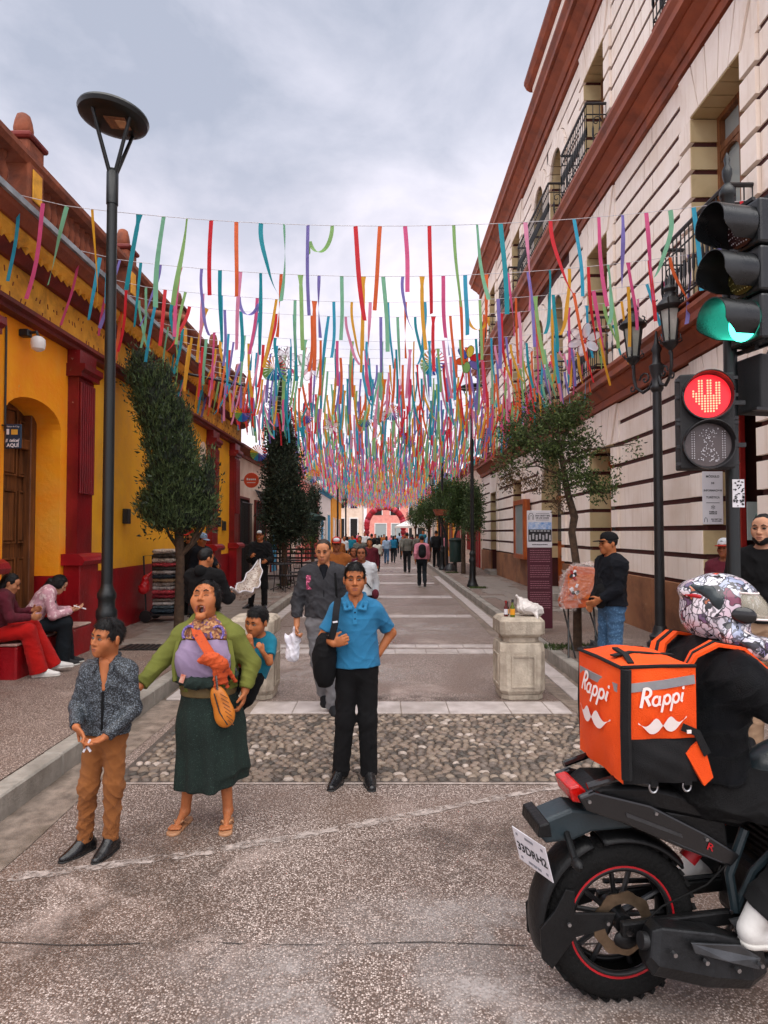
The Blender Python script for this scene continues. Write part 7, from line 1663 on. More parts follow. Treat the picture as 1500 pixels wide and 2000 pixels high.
def far_p_(label, px, Y, H, yaw, top, bottom, hair=('short','black'), skin='brown', extra=None, cap=None, walk=True, face=None, vox=None, sleeve=1.0):
    v = vox or (.013 if Y < 15 else .018 if Y < 32 else .028)
    fc = (Y < 14 and abs(yaw) < 1) if face is None else face
    return person(label, (at(px,1040,Y).x, Y, 0 if abs(at(px,1040,Y).x) < 2.2 else WH), H, yaw, W_(H) if walk else None, skin=skin, hair=hair, top=dict(m=C_[top], t=.020, hem=.6, sleeve=sleeve), bottom=dict(m=C_[bottom]), shoes=(C_['charcoal'], C_['solewht']), vox=v, hv=max(.007, v*.6), face=fc, hands=Y < 22, extra=extra, cap=cap, group='people in the street')
far_p_('woman in pale zip jacket with a crossbody bag walking behind the polo man', 706, 9.6, 1.60, 0, 'white', 'navy', ('tied','black'), 'dark', crossbag)
far_p_('man in rust jacket and red-white cap behind the hoodie man', 657, 10.6, 1.72, .1, 'rust', 'charcoal', skin='dark', cap=(C_['red'], C_['white']))
far_p_('person in dark maroon top beside the woman in the pale jacket', 690, 13.4, 1.5, .2, 'maroon', 'black', ('long','black'), 'dark')
far_p_('man with dark backpack and pink sleeves walking away on the right', 824, 21.2, 1.70, math.pi, 'pink', 'dkdenim', extra=bagx(C_['charcoal']))
far_p_('man in grey hooded jacket walking away carrying a black bag', 795, 28.6, 1.80, math.pi, 'grey', 'charcoal')
far_p_('girl in off-white hoodie and black leggings walking away in the middle', 737, 29.5, 1.46, math.pi, 'offwhite', 'black', ('long','black'))
far_p_('woman in bright blue jacket walking away in the middle distance', 768, 38, 1.62, math.pi, 'blue', 'dkdenim', ('long','black'))
far_p_('woman in pale lilac top left of the blue jacket', 755, 36.5, 1.6, math.pi, 'ltblue', 'denim', ('long','black'))
far_p_('man in dark red jacket behind the white jacket woman', 722, 17.5, 1.64, 0, 'maroon', 'charcoal', face=False)
far_p_('man in grey tee with head above the maroon jacket', 703, 23, 1.68, 0, 'grey', 'black')
far_p_('person in black tee before the red arch', 726, 33, 1.74, math.pi, 'black', 'grey')
far_p_('man in dark striped shirt at the right-hand lamp posts', 852, 29.5, 1.72, math.pi, 'charcoal', 'black')
far_p_('person in pink top by the right-hand trees', 868, 34, 1.6, 2.5, 'pink', 'dkdenim', ('long','black'), walk=False)
far_p_('person in dark green-blue coat far left of the arch', 688, 36, 1.66, .2, 'teal', 'black')
far_p_('person in white shirt by the cafe end on the left', 672, 33, 1.62, .3, 'white', 'black', ('long','black'))
far_p_('person in brown jacket left of the crowd', 664, 27, 1.58, .2, 'rust', 'black', ('long','black'))
for i, (px, Y, t_, lab) in enumerate(((682,40,'black','black-clad walker at the far left kerb of the crowd'), (700,58,'pink','tiny far walker in pink left of the arch'), (718,62,'white','tiny far walker in white inside the arch'), (733,44,'navy','walker in dark blue right behind the girl in off-white'), (745,64,'rust','tiny far walker in rust under the arch crown'), (772,47,'black','walker in black just right of the blue jacket'), (790,60,'maroon','tiny far walker in maroon near the canopy'), (815,38,'grey','walker in grey beside the right-hand kerb trees'), (838,40,'ltblue','walker in pale blue below the bushy right trees'))):
    far_p_(lab, px, Y, 1.56 + .05*(i % 4), math.pi if i % 3 else .2, t_, ('black','charcoal','dkdenim')[i % 3], (('long','short')[i % 2],'black'), face=False, vox=.034)
FC = [('black coat','black'),('red top','red'),('white top','white'),('blue coat','navy'),('rust coat','rust'),('pale blue shirt','ltblue'),('grey coat','grey'),('maroon coat','maroon'),('teal top','teal'),('pink coat','pink')]
WH_ = ['far left of the crowd', 'left of the red arch foot', 'under the left arch foot', 'under the middle of the red arch', 'right of the arch centre', 'under the right arch foot', 'before the white canopy', 'beside the white canopy post', 'far right by the trees', 'behind the blue jacket']
for i, (px, Y) in enumerate(((676,48), (694,44), (712,52), (740,56), (750,48), (780,54), (786,42), (806,48), (826,44), (764,60))):
    far_p_('distant walker in %s, %s' % (FC[i][0], WH_[i]), px, Y, 1.55 + .12*(i % 3), math.pi if i % 2 else .1, FC[i][1], ('black','dkdenim','charcoal')[i % 3], (('short','long')[i % 2],'black'), face=False, vox=.035)

# ================================================================ things on the left pavement
cart = thing('hand_cart', 'small two-wheeled hand cart under the stack of folded blankets', 'cart', (-4.02, 11.9, WH))
for sx in (-1, 1): MB().lathe([(.03,-.03),(.105,-.028),(.11,0),(.105,.028),(.03,.03)], (-.30,sx*.26,.11), 16, Matrix.Rotation(R(90),3,'X')).build('wheel', M['black'], cart, True, 50, world=False)
MB().box(-.32,.22,-.26,.26,.12,.15).build('platform', M['iron'], cart, world=False); MB().tube([(-.30,-.22,.12),(-.36,-.22,1.2),(-.36,.22,1.2),(-.30,.22,.12)], .015, 6).build('handle', M['iron'], cart, True, world=False)
BCOL = ['#b7a9a0','#2c3a44','#7e1f2a','#c9c2bc','#3a3430','#8a8078','#b04048','#4c5a60','#a88c6c','#d0c4b8','#23282c','#6a6058']
bm_ = [speckle('blanket_%d' % i, S(c), sc_(S(c), 1.9 if sum(S(c)) < .8 else .35), 34, .52, .4, .9) for i, c in enumerate(BCOL)]
ORDN = ['bottom','second from the bottom','third from the bottom','fourth from the bottom','fifth from the bottom','sixth from the bottom','seventh from the bottom','eighth from the bottom','eighth from the top','seventh from the top','sixth from the top','fifth from the top','fourth from the top','third from the top','second from the top','topmost']
CN_ = ['pale','dark blue','dark red','off-white','dark brown','grey','red','slate','tan','cream','black','brown-grey']
z = WH + .155
for i in range(16):
    h = rng.uniform(.062,.085); s = SDF().rc((-4.22+rng.uniform(-.02,.02),11.9,z+h/2),(-3.86+rng.uniform(-.02,.02),11.9,z+h/2),h*.52,h*.52,.01).rc((-4.20,11.72,z+h/2),(-3.88,11.72,z+h/2),h*.5,h*.5,.02).rc((-4.20,12.08,z+h/2),(-3.88,12.08,z+h/2),h*.5,h*.5,.02).el((-4.04,11.9,z+h/2),(.24,.25,h*.5),.02)
    V, Q = s.mesh(.016, wr=.012, wf=(20,9), seed=i); ci = rng.randrange(12)
    tag(np_obj('folded_blanket', V, Q, bm_[ci]), '%s folded blanket, %s of the stack on the cart' % (CN_[ci], ORDN[i]), 'blanket', 'folded blankets on the cart'); z += h*.97
rb_ = blob(None, 'red_carrier_bag', pm('red_plastic', S('#c81820'), S('#a01018'), 8, .35, .4, 24), SDF().rc((-4.28,11.45,.80),(-4.25,11.45,.98),.10,.05,.03).rc((-4.25,11.45,.98),(-4.16,11.5,1.10),.05,.015,.03), .012, .014, (20,9), 2)
tag(rb_, 'red plastic bag hanging on the side of the blanket stack', 'bag')
wb = blob(None, 'bundle_bag', speckle('bundle_print', S('#e6d6d2'), S('#b98a5e'), 7, .60, .4, .6, S('#dcc0c4')), SDF().el((-2.28,9.6,.17),(.34,.26,.26),.05).el((-2.02,9.7,.16),(.2,.2,.24),.05).el((-2.5,9.55,.22),(.2,.2,.2),.05).cut((0,0,.006),(0,0,-1)), .016, .03, (12,5), 5)
tag(wb, 'plump white and brown bundle bag lying at the left kerb', 'bag')
# cafe terrace
M['cafegreen'] = cloth('parasol_green', S('#1c3a33'), S('#142b26'), 3)
pr_ = thing('parasol', 'dark green cafe parasol behind the tall cypress', 'parasol', (-3.35, 23.0, WH)); n = 8
MB().cyl((0,0,0),(0,0,2.55),.03).build('pole', M['iron'], pr_, world=False)
for k in range(8):
    a0, a1 = 2*math.pi*k/8, 2*math.pi*(k+1)/8; MB().add([(0,0,2.62),(1.25*math.cos(a0),1.25*math.sin(a0),2.18),(1.25*math.cos((a0+a1)/2)*.95,1.25*math.sin((a0+a1)/2)*.95,2.22),(1.25*math.cos(a1),1.25*math.sin(a1),2.18),(1.25*math.cos(a1),1.25*math.sin(a1),2.06),(1.25*math.cos(a0),1.25*math.sin(a0),2.06)], [(0,1,2),(0,2,3),(1,5,4,3,2)]).build('canopy_panel', M['cafegreen'], pr_, world=False)
cf = thing('cafe_railing', 'black slatted cafe railing with planter behind the cypress', 'railing', (-3.2, 22.2, WH))
for z in (.1,.55,.72,.88,1.02): MB().box(-1.1,1.1,-.02,.02,z,z+.06).build('rail', M['iron'], cf, world=False)
for x in (-1.1,-.4,.35,1.08): MB().box(x-.03,x+.03,-.03,.03,0,1.1).build('post', M['iron'], cf, world=False)
V, Q, C0 = leaves([(-.6,.1,1.2,.5,.2,.22),(.5,.1,1.25,.5,.2,.3)], 900, .09, up=.6, seed=41); np_obj('planter_leaves', V, Q, M['leaf2'], cf, smooth=False, world=False)
def cafe_table(x, y, lab):
    t = thing('cafe_table', lab, 'table', (x, y, WH), 0, 'cafe tables'); MB().lathe([(.34,.72),(.35,.74),(.34,.755)], n=20).build('tabletop', M['iron'], t, True, world=False); MB().cyl((0,0,.03),(0,0,.73),.025).build('stem', M['iron'], t, world=False)
    for k in range(4): a = k*math.pi/2+.4; MB().tube([(0,0,.12),(.3*math.cos(a),.3*math.sin(a),.01)], .015, 6).build('foot', M['iron'], t, world=False)
def cafe_chair(x, y, rz, lab):
    t = thing('cafe_chair', lab, 'chair', (x, y, WH), rz, 'cafe chairs'); MB().bbox(-.2,.2,-.2,.2,.43,.46,.01).build('seat', M['iron'], t, world=False)
    for sx in (-1,1):
        for sy in (-1,1): MB().tube([(sx*.21,sy*.21,0),(sx*.18,sy*.18,.44)], .012, 6).build('leg', M['iron'], t, world=False)
    b = MB(); b.tube([(-.2,.19,.44),(-.2,.24,.92),(.2,.24,.92),(.2,.19,.44)], .012, 6); 
    for q in (-.1,0,.1): b.tube([(q,.195,.46),(q,.24,.92)], .008, 5)
    b.build('backrest', M['iron'], t, True, world=False)
cafe_table(-2.95, 18.3, 'iron cafe table nearest the vendor'); cafe_table(-3.0, 20.6, 'iron cafe table behind the cypress trunk')
for a in ((-2.75,17.7,2.6,'iron cafe chair at the kerb side in front'), (-3.55,18.5,-1.4,'iron cafe chair by the wall'), (-2.62,19.1,1.5,'iron cafe chair between the two tables'), (-2.7,21.1,2.2,'iron cafe chair in front of the slatted railing')): cafe_chair(*a)
# red arch and white canopy far down the street
ra = thing('flower_arch', 'red flower-covered arch spanning the far end of the street', 'arch', (at(752,1040,72).x, 72, 0)); ac = []
fm = [pm('arch_red_%d' % i, S(c), sc_(S(c), .6), 20, .8, .4, 30) for i, c in enumerate(('#b3182c', '#8a1020', '#d9566c'))]
for k in range(26):
    a = math.pi*k/25; c = (2.05*math.cos(a), 0, 2.6 + 2.05*math.sin(a)); MB().ell(c, (.34,.30,.34), 8, 6).build('flower_cluster', fm[k % 3 if k % 5 else 0], ra, True, world=False)
for sx in (-1, 1):
    for k in range(5): MB().ell((sx*2.05,0,.3+k*.5), (.32,.30,.34), 8, 6).build('flower_cluster', fm[k % 2], ra, True, world=False)
wc = thing('white_canopy', 'white pyramid market canopy beside the far trees', 'canopy', (at(785,1040,56).x + 1.0, 56, 0))
MB().add([(-1.6,-1.6,2.35),(1.6,-1.6,2.35),(1.6,1.6,2.35),(-1.6,1.6,2.35),(0,0,3.1),(-1.6,-1.6,2.2),(1.6,-1.6,2.2),(1.6,1.6,2.2),(-1.6,1.6,2.2)], [(0,1,4),(1,2,4),(2,3,4),(3,0,4),(0,5,6,1),(1,6,7,2),(2,7,8,3),(3,8,5,0)]).build('roof', M['white'], wc, world=False)
for sx in (-1,1):
    for sy in (-1,1): MB().cyl((sx*1.55,sy*1.55,0),(sx*1.55,sy*1.55,2.3),.035).build('post', M['white'], wc, world=False)
# ================================================================ delivery motorbike, rider, bag
BL, BR = Vector((.908, 2.56, 0)), R(6)
M['tyre'] = pm('tyre_rubber', (.007,.007,.007), (.0035,.0035,.0035), 10, .75, .5, 60, spec=.2)
M['rim'] = pm('rim_black', (.010,.010,.011), rough=.35, bump=.05)
M['redline'] = pm('rim_red', S('#c01824'), S('#8c0c16'), 8, .4, 0)
M['bikeblk'] = pm('bike_gloss_black', (.008,.008,.009), (.004,.004,.005), 3, .22, .02, 30, coat=.3)
M['bikemat'] = pm('bike_matt_black', (.0065,.007,.0075), (.0035,.0035,.004), 6, .42, .2, 50, dirt=(.03,.027,.024), damt=.2, spec=.3)
M['bikegrn'] = pm('bike_slate', S('#26343a'), S('#182226'), 5, .35, .1, 40)
M['exh'] = pm('exhaust', S('#2b2c2e'), S('#1a1b1c'), 6, .42, .15, 40, metal=.6)
M['exhp'] = pm('exhaust_shield', S('#5b5d60'), S('#424446'), 6, .38, .1, 40, metal=.8)
M['disc'] = pm('brake_disc', S('#8c7862'), S('#5c4c3c'), 10, .35, .1, 40, metal=.8)
M['taillamp'] = pm('tail_lens', S('#d81812'), S('#9c0c0a'), 30, .15, .2, 90, coat=.5)
MC = thing('motorcycle', 'black delivery motorcycle with red rim stripe seen from its right rear', 'motorcycle', BL, BR)
def bp(mb, name, mat_, parent=MC, smooth=True, ang=40, bevel=0): return mb.build(name, mat_, parent, smooth, ang, world=False, bevel=bevel)
def ring(mb, c, Rr, r, n=48, m=10, flat=1.0):           # torus about the y axis
    P = []
    for i in range(n):
        a = 2*math.pi*i/n
        for q in range(m):
            b = 2*math.pi*q/m; rr = Rr + r*math.cos(b)*flat; P.append((c[0]+rr*math.cos(a), c[1]+r*1.0*math.sin(b), c[2]+rr*math.sin(a)))
    mb.add(P, [(i*m+q, i*m+(q+1)%m, ((i+1)%n)*m+(q+1)%m, ((i+1)%n)*m+q) for i in range(n) for q in range(m)]); return mb
RYM = Matrix.Rotation(R(90), 3, 'X')
def wheel(x, z, w):
    t = MB(); prof = [(.205,-w*.42),(.225,-w*.5),(.265,-w*.52),(.290,-w*.40),(.303,-w*.18),(.306,0),(.303,w*.18),(.290,w*.40),(.265,w*.52),(.225,w*.5),(.205,w*.42)]
    P = []; n = 56; m = len(prof)
    for i in range(n):
        a = 2*math.pi*i/n
        for (r, y) in prof: P.append((x + r*math.cos(a), y, z + r*math.sin(a)))
    t.add(P, [(i*m+q, i*m+q+1, ((i+1)%n)*m+q+1, ((i+1)%n)*m+q) for i in range(n) for q in range(m-1)]); ty = bp(t, 'tyre', M['tyre'])
    tr = MB()
    for i in range(40):                                  # tread blocks
        a = 2*math.pi*i/40
        for s_ in (-1, 1):
            c = Vector((x + .300*math.cos(a+.06*s_), s_*w*.26, z + .300*math.sin(a+.06*s_))); tr.obox(c, (.014,.034,.022), Matrix.Rotation(-a, 3, 'Y') @ Matrix.Rotation(s_*.5, 3, 'X'))
    bp(tr, 'tread', M['tyre'], ty, False)['kind'] = 'stuff'
    r = ring(ring(MB(), (x,-w*.36,z), .200, .012), (x,w*.36,z), .200, .012); ri = bp(r, 'rim', M['rim'], ty)
    bp(ring(MB(), (x,-w*.36-.008,z), .209, .006, 48, 6), 'rim_stripe', M['redline'], ri); bp(ring(MB(), (x,w*.36+.008,z), .209, .006, 48, 6), 'rim_stripe', M['redline'], ri)
    bp(MB().cyl((x,-w*.34,z),(x,w*.34,z),.196,.196,40), 'rim_well', M['rim'], ri) if False else None
    for k in range(10):
        a = 2*math.pi*(k//2)/5 + (.16 if k % 2 else -.16) + .2; a2 = 2*math.pi*(k//2)/5 + (.22 if k % 2 else -.22) + .2
        bp(MB().tube([(x+.03*math.cos(a),0,z+.03*math.sin(a)), (x+.10*math.cos(a2),-.004,z+.10*math.sin(a2)), (x+.198*math.cos(a2),0,z+.198*math.sin(a2))], [.014,.010,.011], 7), 'spoke', M['rim'], ri)
    bp(MB().cyl((x,-.075,z),(x,.075,z),.036,.036,18), 'hub', M['bikemat'], ty)
    d = MB(); n = 36
    P = [];
    for i in range(n):
        a = 2*math.pi*i/n; ro = .118 + .005*math.cos(a*9)
        P += [(x+.075*math.cos(a),-.066,z+.075*math.sin(a)), (x+ro*math.cos(a),-.066,z+ro*math.sin(a)), (x+ro*math.cos(a),-.061,z+ro*math.sin(a)), (x+.075*math.cos(a),-.061,z+.075*math.sin(a))]
    d.add(P, [(i*4+q, i*4+(q+1)%4, ((i+1)%n)*4+(q+1)%4, ((i+1)%n)*4+q) for i in range(n) for q in range(4)]); bp(d, 'brake_disc', M['disc'], ty)
    return ty
rw = wheel(0, .306, .128); wheel(1.33, .295, .115)
# hugger over the rear of the wheel
def arcguard(x, z, r0, a0, a1, w, th=.010, n=18):
    rows = []
    for i in range(n+1):
        a = a0 + (a1-a0)*i/n; row = []
        for q in range(9):
            u = q/8*2-1; rr = r0 - .022*abs(u)**3; row.append((x + rr*math.cos(a), u*w/2, z + rr*math.sin(a)))
        rows.append(row)
    return MB().sheet(rows)
h = bp(arcguard(0, .306, .345, R(112), R(196), .16), 'mud_guard', M['bikemat']); sd = h.modifiers.new('t','SOLIDIFY'); sd.thickness = .014
for y in (-.083, .083):
    bp(MB().prism([(-.335,.32),(-.33,.21),(-.29,.17),(-.20,.28),(-.06,.31),(-.04,.36),(-.20,.37),(-.20,.45),(-.235,.46),(-.28,.38)], y-.006, y+.006, 'y'), 'guard_stay', M['bikemat'], h, False, bevel=.003)
h2 = bp(arcguard(0, .306, .335, R(40), R(104), .16), 'inner_fender', M['bikemat']); sd = h2.modifiers.new('t','SOLIDIFY'); sd.thickness = .010
# swing arm, shock, frame
for y in (-.105, .105): bp(MB().obox((.25, y, .325), (.56,.030,.055), Matrix.Rotation(-.05,3,'Y')), 'swing_arm', M['bikemat'], MC, False, bevel=.008)
bp(MB().tube([(.30,0,.50),(.44,0,.66)], .035, 10), 'shock', M['redline']); bp(MB().tube([(.42,-.12,.36),(.40,-.115,.50),(.47,-.11,.66)], .018, 8), 'frame_tube', M['bikegrn']); bp(MB().tube([(.42,-.12,.36),(.50,-.115,.50),(.60,-.11,.58)], .016, 8), 'frame_tube', M['bikegrn'])
bp(MB().ell((.0,-.085,.26),(.05,.022,.035),10,6), 'caliper', M['bikemat'])
bp(MB().cyl((0,-.12,.306),(0,.12,.306),.016), 'axle', M['steel'])
# muffler: faceted can with a heat shield
def loft(secs):                                            # sections of equal vertex count
    mb = MB(); n = len(secs[0]); P = [p for s_ in secs for p in s_]
    return mb.add(P, [(i*n+k, i*n+(k+1)%n, (i+1)*n+(k+1)%n, (i+1)*n+k) for i in range(len(secs)-1) for k in range(n)] + [tuple(range(n-1,-1,-1)), tuple((len(secs)-1)*n+k for k in range(n))])
def hexsec(x, yc, zc, w, h_, sk=0): return [(x+sk*dz*h_, yc+dy*w, zc+dz*h_) for dy, dz in ((-.5,-.2),(-.3,-.5),(.35,-.5),(.5,-.1),(.4,.45),(-.25,.5))]
mf = bp(loft([hexsec(.035,-.165,.295,.085,.11,.25), hexsec(.06,-.17,.285,.125,.165,.25), hexsec(.26,-.175,.245,.135,.19,.2), hexsec(.42,-.165,.205,.12,.165,.1), hexsec(.50,-.15,.19,.07,.09)]), 'muffler', M['exh'], MC, False, bevel=.008)
bp(loft([[(.165,-.245,.335),(.175,-.252,.30),(.30,-.252,.262),(.43,-.236,.215),(.445,-.225,.25),(.36,-.232,.305)], [(.165,-.236,.335),(.175,-.243,.30),(.30,-.243,.262),(.43,-.227,.215),(.445,-.216,.25),(.36,-.223,.305)]]), 'heat_shield', M['exhp'], mf, False, bevel=.003)
bp(MB().tube([(.49,-.15,.19),(.62,-.12,.17),(.80,-.05,.20)], .026, 10), 'exhaust_pipe', M['exh'], mf); bp(MB().tube([(.04,-.165,.30),(.015,-.165,.305)], .03, 12), 'tail_pipe', M['iron'], mf)
# engine block
e = bp(MB().obox((.68,0,.36), (.34,.26,.26), Matrix.Rotation(.1,3,'Y')), 'engine', M['bikemat'], MC, False, bevel=.03)
for k in range(6): bp(MB().box(.60,.80,-.12,.12,.49+k*.026,.502+k*.026), 'cooling_fin', M['bikemat'], e, False)
bp(MB().cyl((.62,-.17,.34),(.62,-.12,.34),.085,.095,20), 'clutch_cover', M['exh'], e)
# tail and seat
seatp = [(-.17,.80),(-.10,.845),(.10,.835),(.22,.80),(.30,.755),(.52,.735),(.62,.76),(.62,.70),(.45,.66),(.2,.72),(-.05,.775),(-.16,.765)]
bp(MB().prism(seatp, -.105, .105, 'y'), 'seat', M['bikemat'], MC, True, 30, bevel=.018)
for y in (-.118, .118):
    bp(MB().prism([(-.20,.815),(-.14,.835),(.08,.775),(.30,.66),(.44,.57),(.40,.53),(.22,.60),(-.02,.71),(-.17,.765)], y-.014, y+.014, 'y'), 'tail_panel', M['bikeblk'], MC, False, bevel=.008)
    bp(MB().prism([(-.02,.755),(.20,.665),(.205,.650),(-.015,.738)], y+(-.0175 if y < 0 else .0155), y+(-.0155 if y < 0 else .0175), 'y'), 'panel_highlight', M['exhp'], MC, False)
tx = MB(); V, Fc = text_geo('R', .05, shear=.3, offset=.001); tx.add([Vector((.31+v.x*.9, -.1345, .612 - v.x*.42 + v.y*.8)) for v in V], Fc); bp(tx, 'side_mark', M['redline'], MC, False)
bp(MB().box(-.16,.40,-.10,.10,.60,.74), 'under_tail', M['bikemat'], MC, False) if False else bp(MB().prism([(-.14,.78),(.40,.70),(.42,.52),(.25,.58),(-.02,.70)], -.10, .10, 'y'), 'under_tail', M['bikemat'], MC, False, bevel=.01)
tl = bp(MB().prism([(-.215,.83),(-.20,.775),(-.145,.765),(-.13,.80),(-.17,.84)], -.075, .075, 'y'), 'tail_light', M['taillamp'], MC, False, bevel=.008)
bp(MB().tube([(-.16,-.115,.85),(-.05,-.125,.88),(.10,-.125,.85)], .014, 8), 'grab_rail', M['bikeblk']); bp(MB().tube([(-.16,.115,.85),(-.05,.125,.88),(.10,.125,.85)], .014, 8), 'grab_rail', M['bikeblk'])
# plate carrier and licence plate
bp(MB().prism([(-.335,.655),(-.33,.70),(-.20,.745),(.02,.715),(.05,.66),(-.12,.655),(-.20,.625),(-.30,.62)], -.065, .065, 'y'), 'plate_carrier', M['bikegrn'], MC, False, bevel=.012)
bp(MB().prism([(-.345,.66),(-.34,.705),(-.30,.715),(-.29,.66)], -.10, .10, 'y'), 'plate_lamp', M['bikemat'], MC, False, bevel=.006)
for y in (-1, 1): bp(MB().tube([(-.22,y*.06,.655),(-.23,y*.13,.635),(-.24,y*.19,.62)], .013, 8), 'indicator_arm', M['bikemat']); bp(MB().ell((-.24,y*.21,.615),(.022,.032,.02),10,6), 'indicator', M['bikemat'])
bp(MB().ell((-.285,.0,.628),(.010,.022,.018),8,6), 'reflector', M['taillamp'])
PMx = Rz(R(20)) @ Matrix.Rotation(R(-16), 3, 'Y'); pcx = Vector((-.335, 0, .555))
plt = bp(MB().obox(pcx, (.004,.20,.145), PMx), 'licence_plate', M['paper'], MC, False, bevel=.002)
tx = MB(); put_text(tx, '33DRH2', .050, pcx + PMx @ Vector((-.0032,0,-.004)), PMx @ Vector((0,-1,0)), PMx @ Vector((0,0,1)), offset=.0014); bp(tx, 'plate_number', M['ink'], plt, False)
tx = MB(); 
for y_, z_, w_ in ((-.03,-.052,.020),(-.005,-.052,.022),(.022,-.052,.024),(.0,.052,.05),(.075,.05,.012),(-.075,.05,.012),(.075,-.05,.012),(-.075,-.05,.012)): tx.obox(pcx + PMx @ Vector((-.0030,y_,z_)), (.001,w_,.010), PMx)
bp(tx, 'plate_print', pm('plate_grey', S('#8a8a92'), rough=.6, bump=0), plt, False)
# tank, fork, bars (mostly outside the picture)
s = SDF().rc((.62,0,.80),(.95,0,.90),.12,.15,.05,((0,1,0),.95)).rc((.95,0,.90),(1.08,0,.88),.14,.08,.05); V, Q = s.mesh(.018); np_obj('tank', V, Q, M['bikegrn'], MC, world=False)
for y in (-.10,.10): bp(MB().tube([(1.33,y,.295),(1.10,y,.98)], .022, 10), 'fork_leg', M['steel'])
bp(arcguard(1.33, .295, .325, R(50), R(150), .13), 'front_fender', M['bikeblk']); bp(MB().tube([(1.04,-.36,1.02),(1.08,-.22,1.03),(1.10,0,1.0),(1.08,.22,1.03),(1.04,.36,1.02)], .013, 8), 'handlebar', M['iron']); bp(MB().ell((1.20,0,.92),(.09,.10,.10),12,8), 'headlight', M['bikeblk'])
for y in (-1,1): bp(MB().tube([(1.06,y*.24,1.03),(1.02,y*.30,1.16)], .007, 6), 'mirror_stem', M['iron']); bp(MB().ell((1.02,y*.31,1.18),(.012,.055,.035),12,8), 'mirror', M['bikeblk'])
bp(MB().obox((.46,-.17,.285),(.10,.10,.02)), 'foot_peg', M['steel'], MC, False); bp(MB().prism([(.36,.36),(.43,.37),(.47,.33),(.42,.28)], -.175, -.165, 'y'), 'heel_guard', M['exhp'], MC, False)
bp(MB().tube([(.50,0,.25),(.52,.16,.04)], .012, 6), 'side_stand', M['iron'])

for (bx2, bz2) in ((.10,.30),(.22,.265),(.34,.23),(.43,.24)): bp(MB().cyl((bx2,-.255,bz2),(bx2,-.236,bz2),.008,.008,8), 'bolt', M['steel'], mf)
bp(MB().tube([(.02,-.10,.29),(.12,-.13,.40),(.30,-.13,.47),(.46,-.12,.60)], .0035, 6), 'brake_hose', M['tyre']); bp(MB().tube([(-.05,-.10,.80),(.05,-.125,.70),(.20,-.13,.62),(.36,-.13,.55)], .004, 6), 'wiring', M['black'])
for (bx2, by2, bz2) in ((-.16,-.134,.80),(.10,-.134,.745),(.30,-.134,.64),(.40,-.125,.36),(-.23,-.106,.34),(-.08,-.106,.335)): bp(MB().cyl((bx2,by2-.004,bz2),(bx2,by2+.004,bz2),.007,.007,8), 'bolt', M['steel'])
bp(MB().tube([(0,.105,.306+.07),(.30,.11,.36),(.56,.11,.37)], .010, 6), 'chain', M['exh'])
# ---- thermal delivery bag
DB = thing('delivery_bag', 'big orange cube delivery bag with white moustache print on the motorcycle seat', 'bag', BL, BR)
M['bagor'] = cloth('bag_orange', S('#ff5a10'), S('#f04a06'), 4, 300, .22, .6)
M['bagblk'] = cloth('bag_black', (.010,.010,.011), (.005,.005,.006), 5, 300, .2)
M['bagsil'] = pm('reflective_band', S('#9a9a9c'), S('#7e7e82'), 5, .4, .1, 60)
M['bagwht'] = pm('bag_print', S('#f2e6e2'), S('#e6d6d2'), 5, .7, .05, 40)
x0, x1, y0, y1, z0, z1 = -.060, .225, -.200, .185, .885, 1.305
def bagface(a0, a1, b0, b1, fn, n=16, m=16, bul=.012):      # slightly bulging panel
    rows = []
    for i in range(n+1):
        row = []
        for k in range(m+1):
            u, v = i/n, k/m; row.append(fn(a0+(a1-a0)*u, b0+(b1-b0)*v, bul*1.4*math.sin(math.pi*u)*math.sin(math.pi*v) + .0045*math.sin(11*u+6*v)*math.sin(9*v+2*u)*math.sin(math.pi*u)))
        rows.append(row)
    return MB().sheet(rows)
zm = 1.045
def bagp_(mb, nm, m): o = bp(mb, nm, m, DB, True, 180); return o
bp(MB().bbox(x0+.004, x1-.004, y0+.004, y1-.004, z0, z1-.004, .02), 'liner', M['bagblk'], DB, False)
bagp_(bagface(y0, y1, z0, z1, lambda a, b, d: (x0-d*2, a, b)), 'rear_panel', M['bagor'])
bagp_(bagface(x0, x1, zm, z1, lambda a, b, d: (a, y0-d, b)), 'side_panel', M['bagor']); bagp_(bagface(x0, x1, z0, zm, lambda a, b, d: (a, y0-d*2, b)), 'side_pocket', M['bagblk'])
bagp_(bagface(x0, x1, zm, z1, lambda a, b, d: (a, y1+d, b)), 'side_panel', M['bagor']); bagp_(bagface(x0, x1, z0, zm, lambda a, b, d: (a, y1+d*2, b)), 'side_pocket', M['bagblk'])
bagp_(bagface(x0, x1, y0, y1, lambda a, b, d: (a, b, z1+d*2.4)), 'lid', M['bagor'])
bagp_(bagface(y0, y1, z0, z1, lambda a, b, d: (x1+d*.5, a, b)), 'back_panel', M['bagblk'])
for yy in (y0, y1):
    bp(MB().tube([(x0+.012,yy+(-.004 if yy < 0 else .004),z0+.02),(x0+.006,yy+(-.010 if yy < 0 else .010),(z0+z1)/2),(x0+.012,yy+(-.006 if yy < 0 else .006),z1-.005)], .020 if yy < 0 else .010, 8), 'corner_binding', M['bagblk'], DB)
    strap(DB, 'reflective_band', M['bagsil'], [(x0+.02,yy+(-.007 if yy < 0 else .007),1.232),(x0+.15,yy+(-.017 if yy < 0 else .017),1.246),(x1-.01,yy+(-.008 if yy < 0 else .008),1.260)], .032, .004, (0,-1,0))
    bp(MB().tube([(x0,yy,z1+.002),(x0+.15,yy,z1+.004),(x1,yy,z1+.002)], .007, 6), 'lid_zip', M['bagblk'], DB)
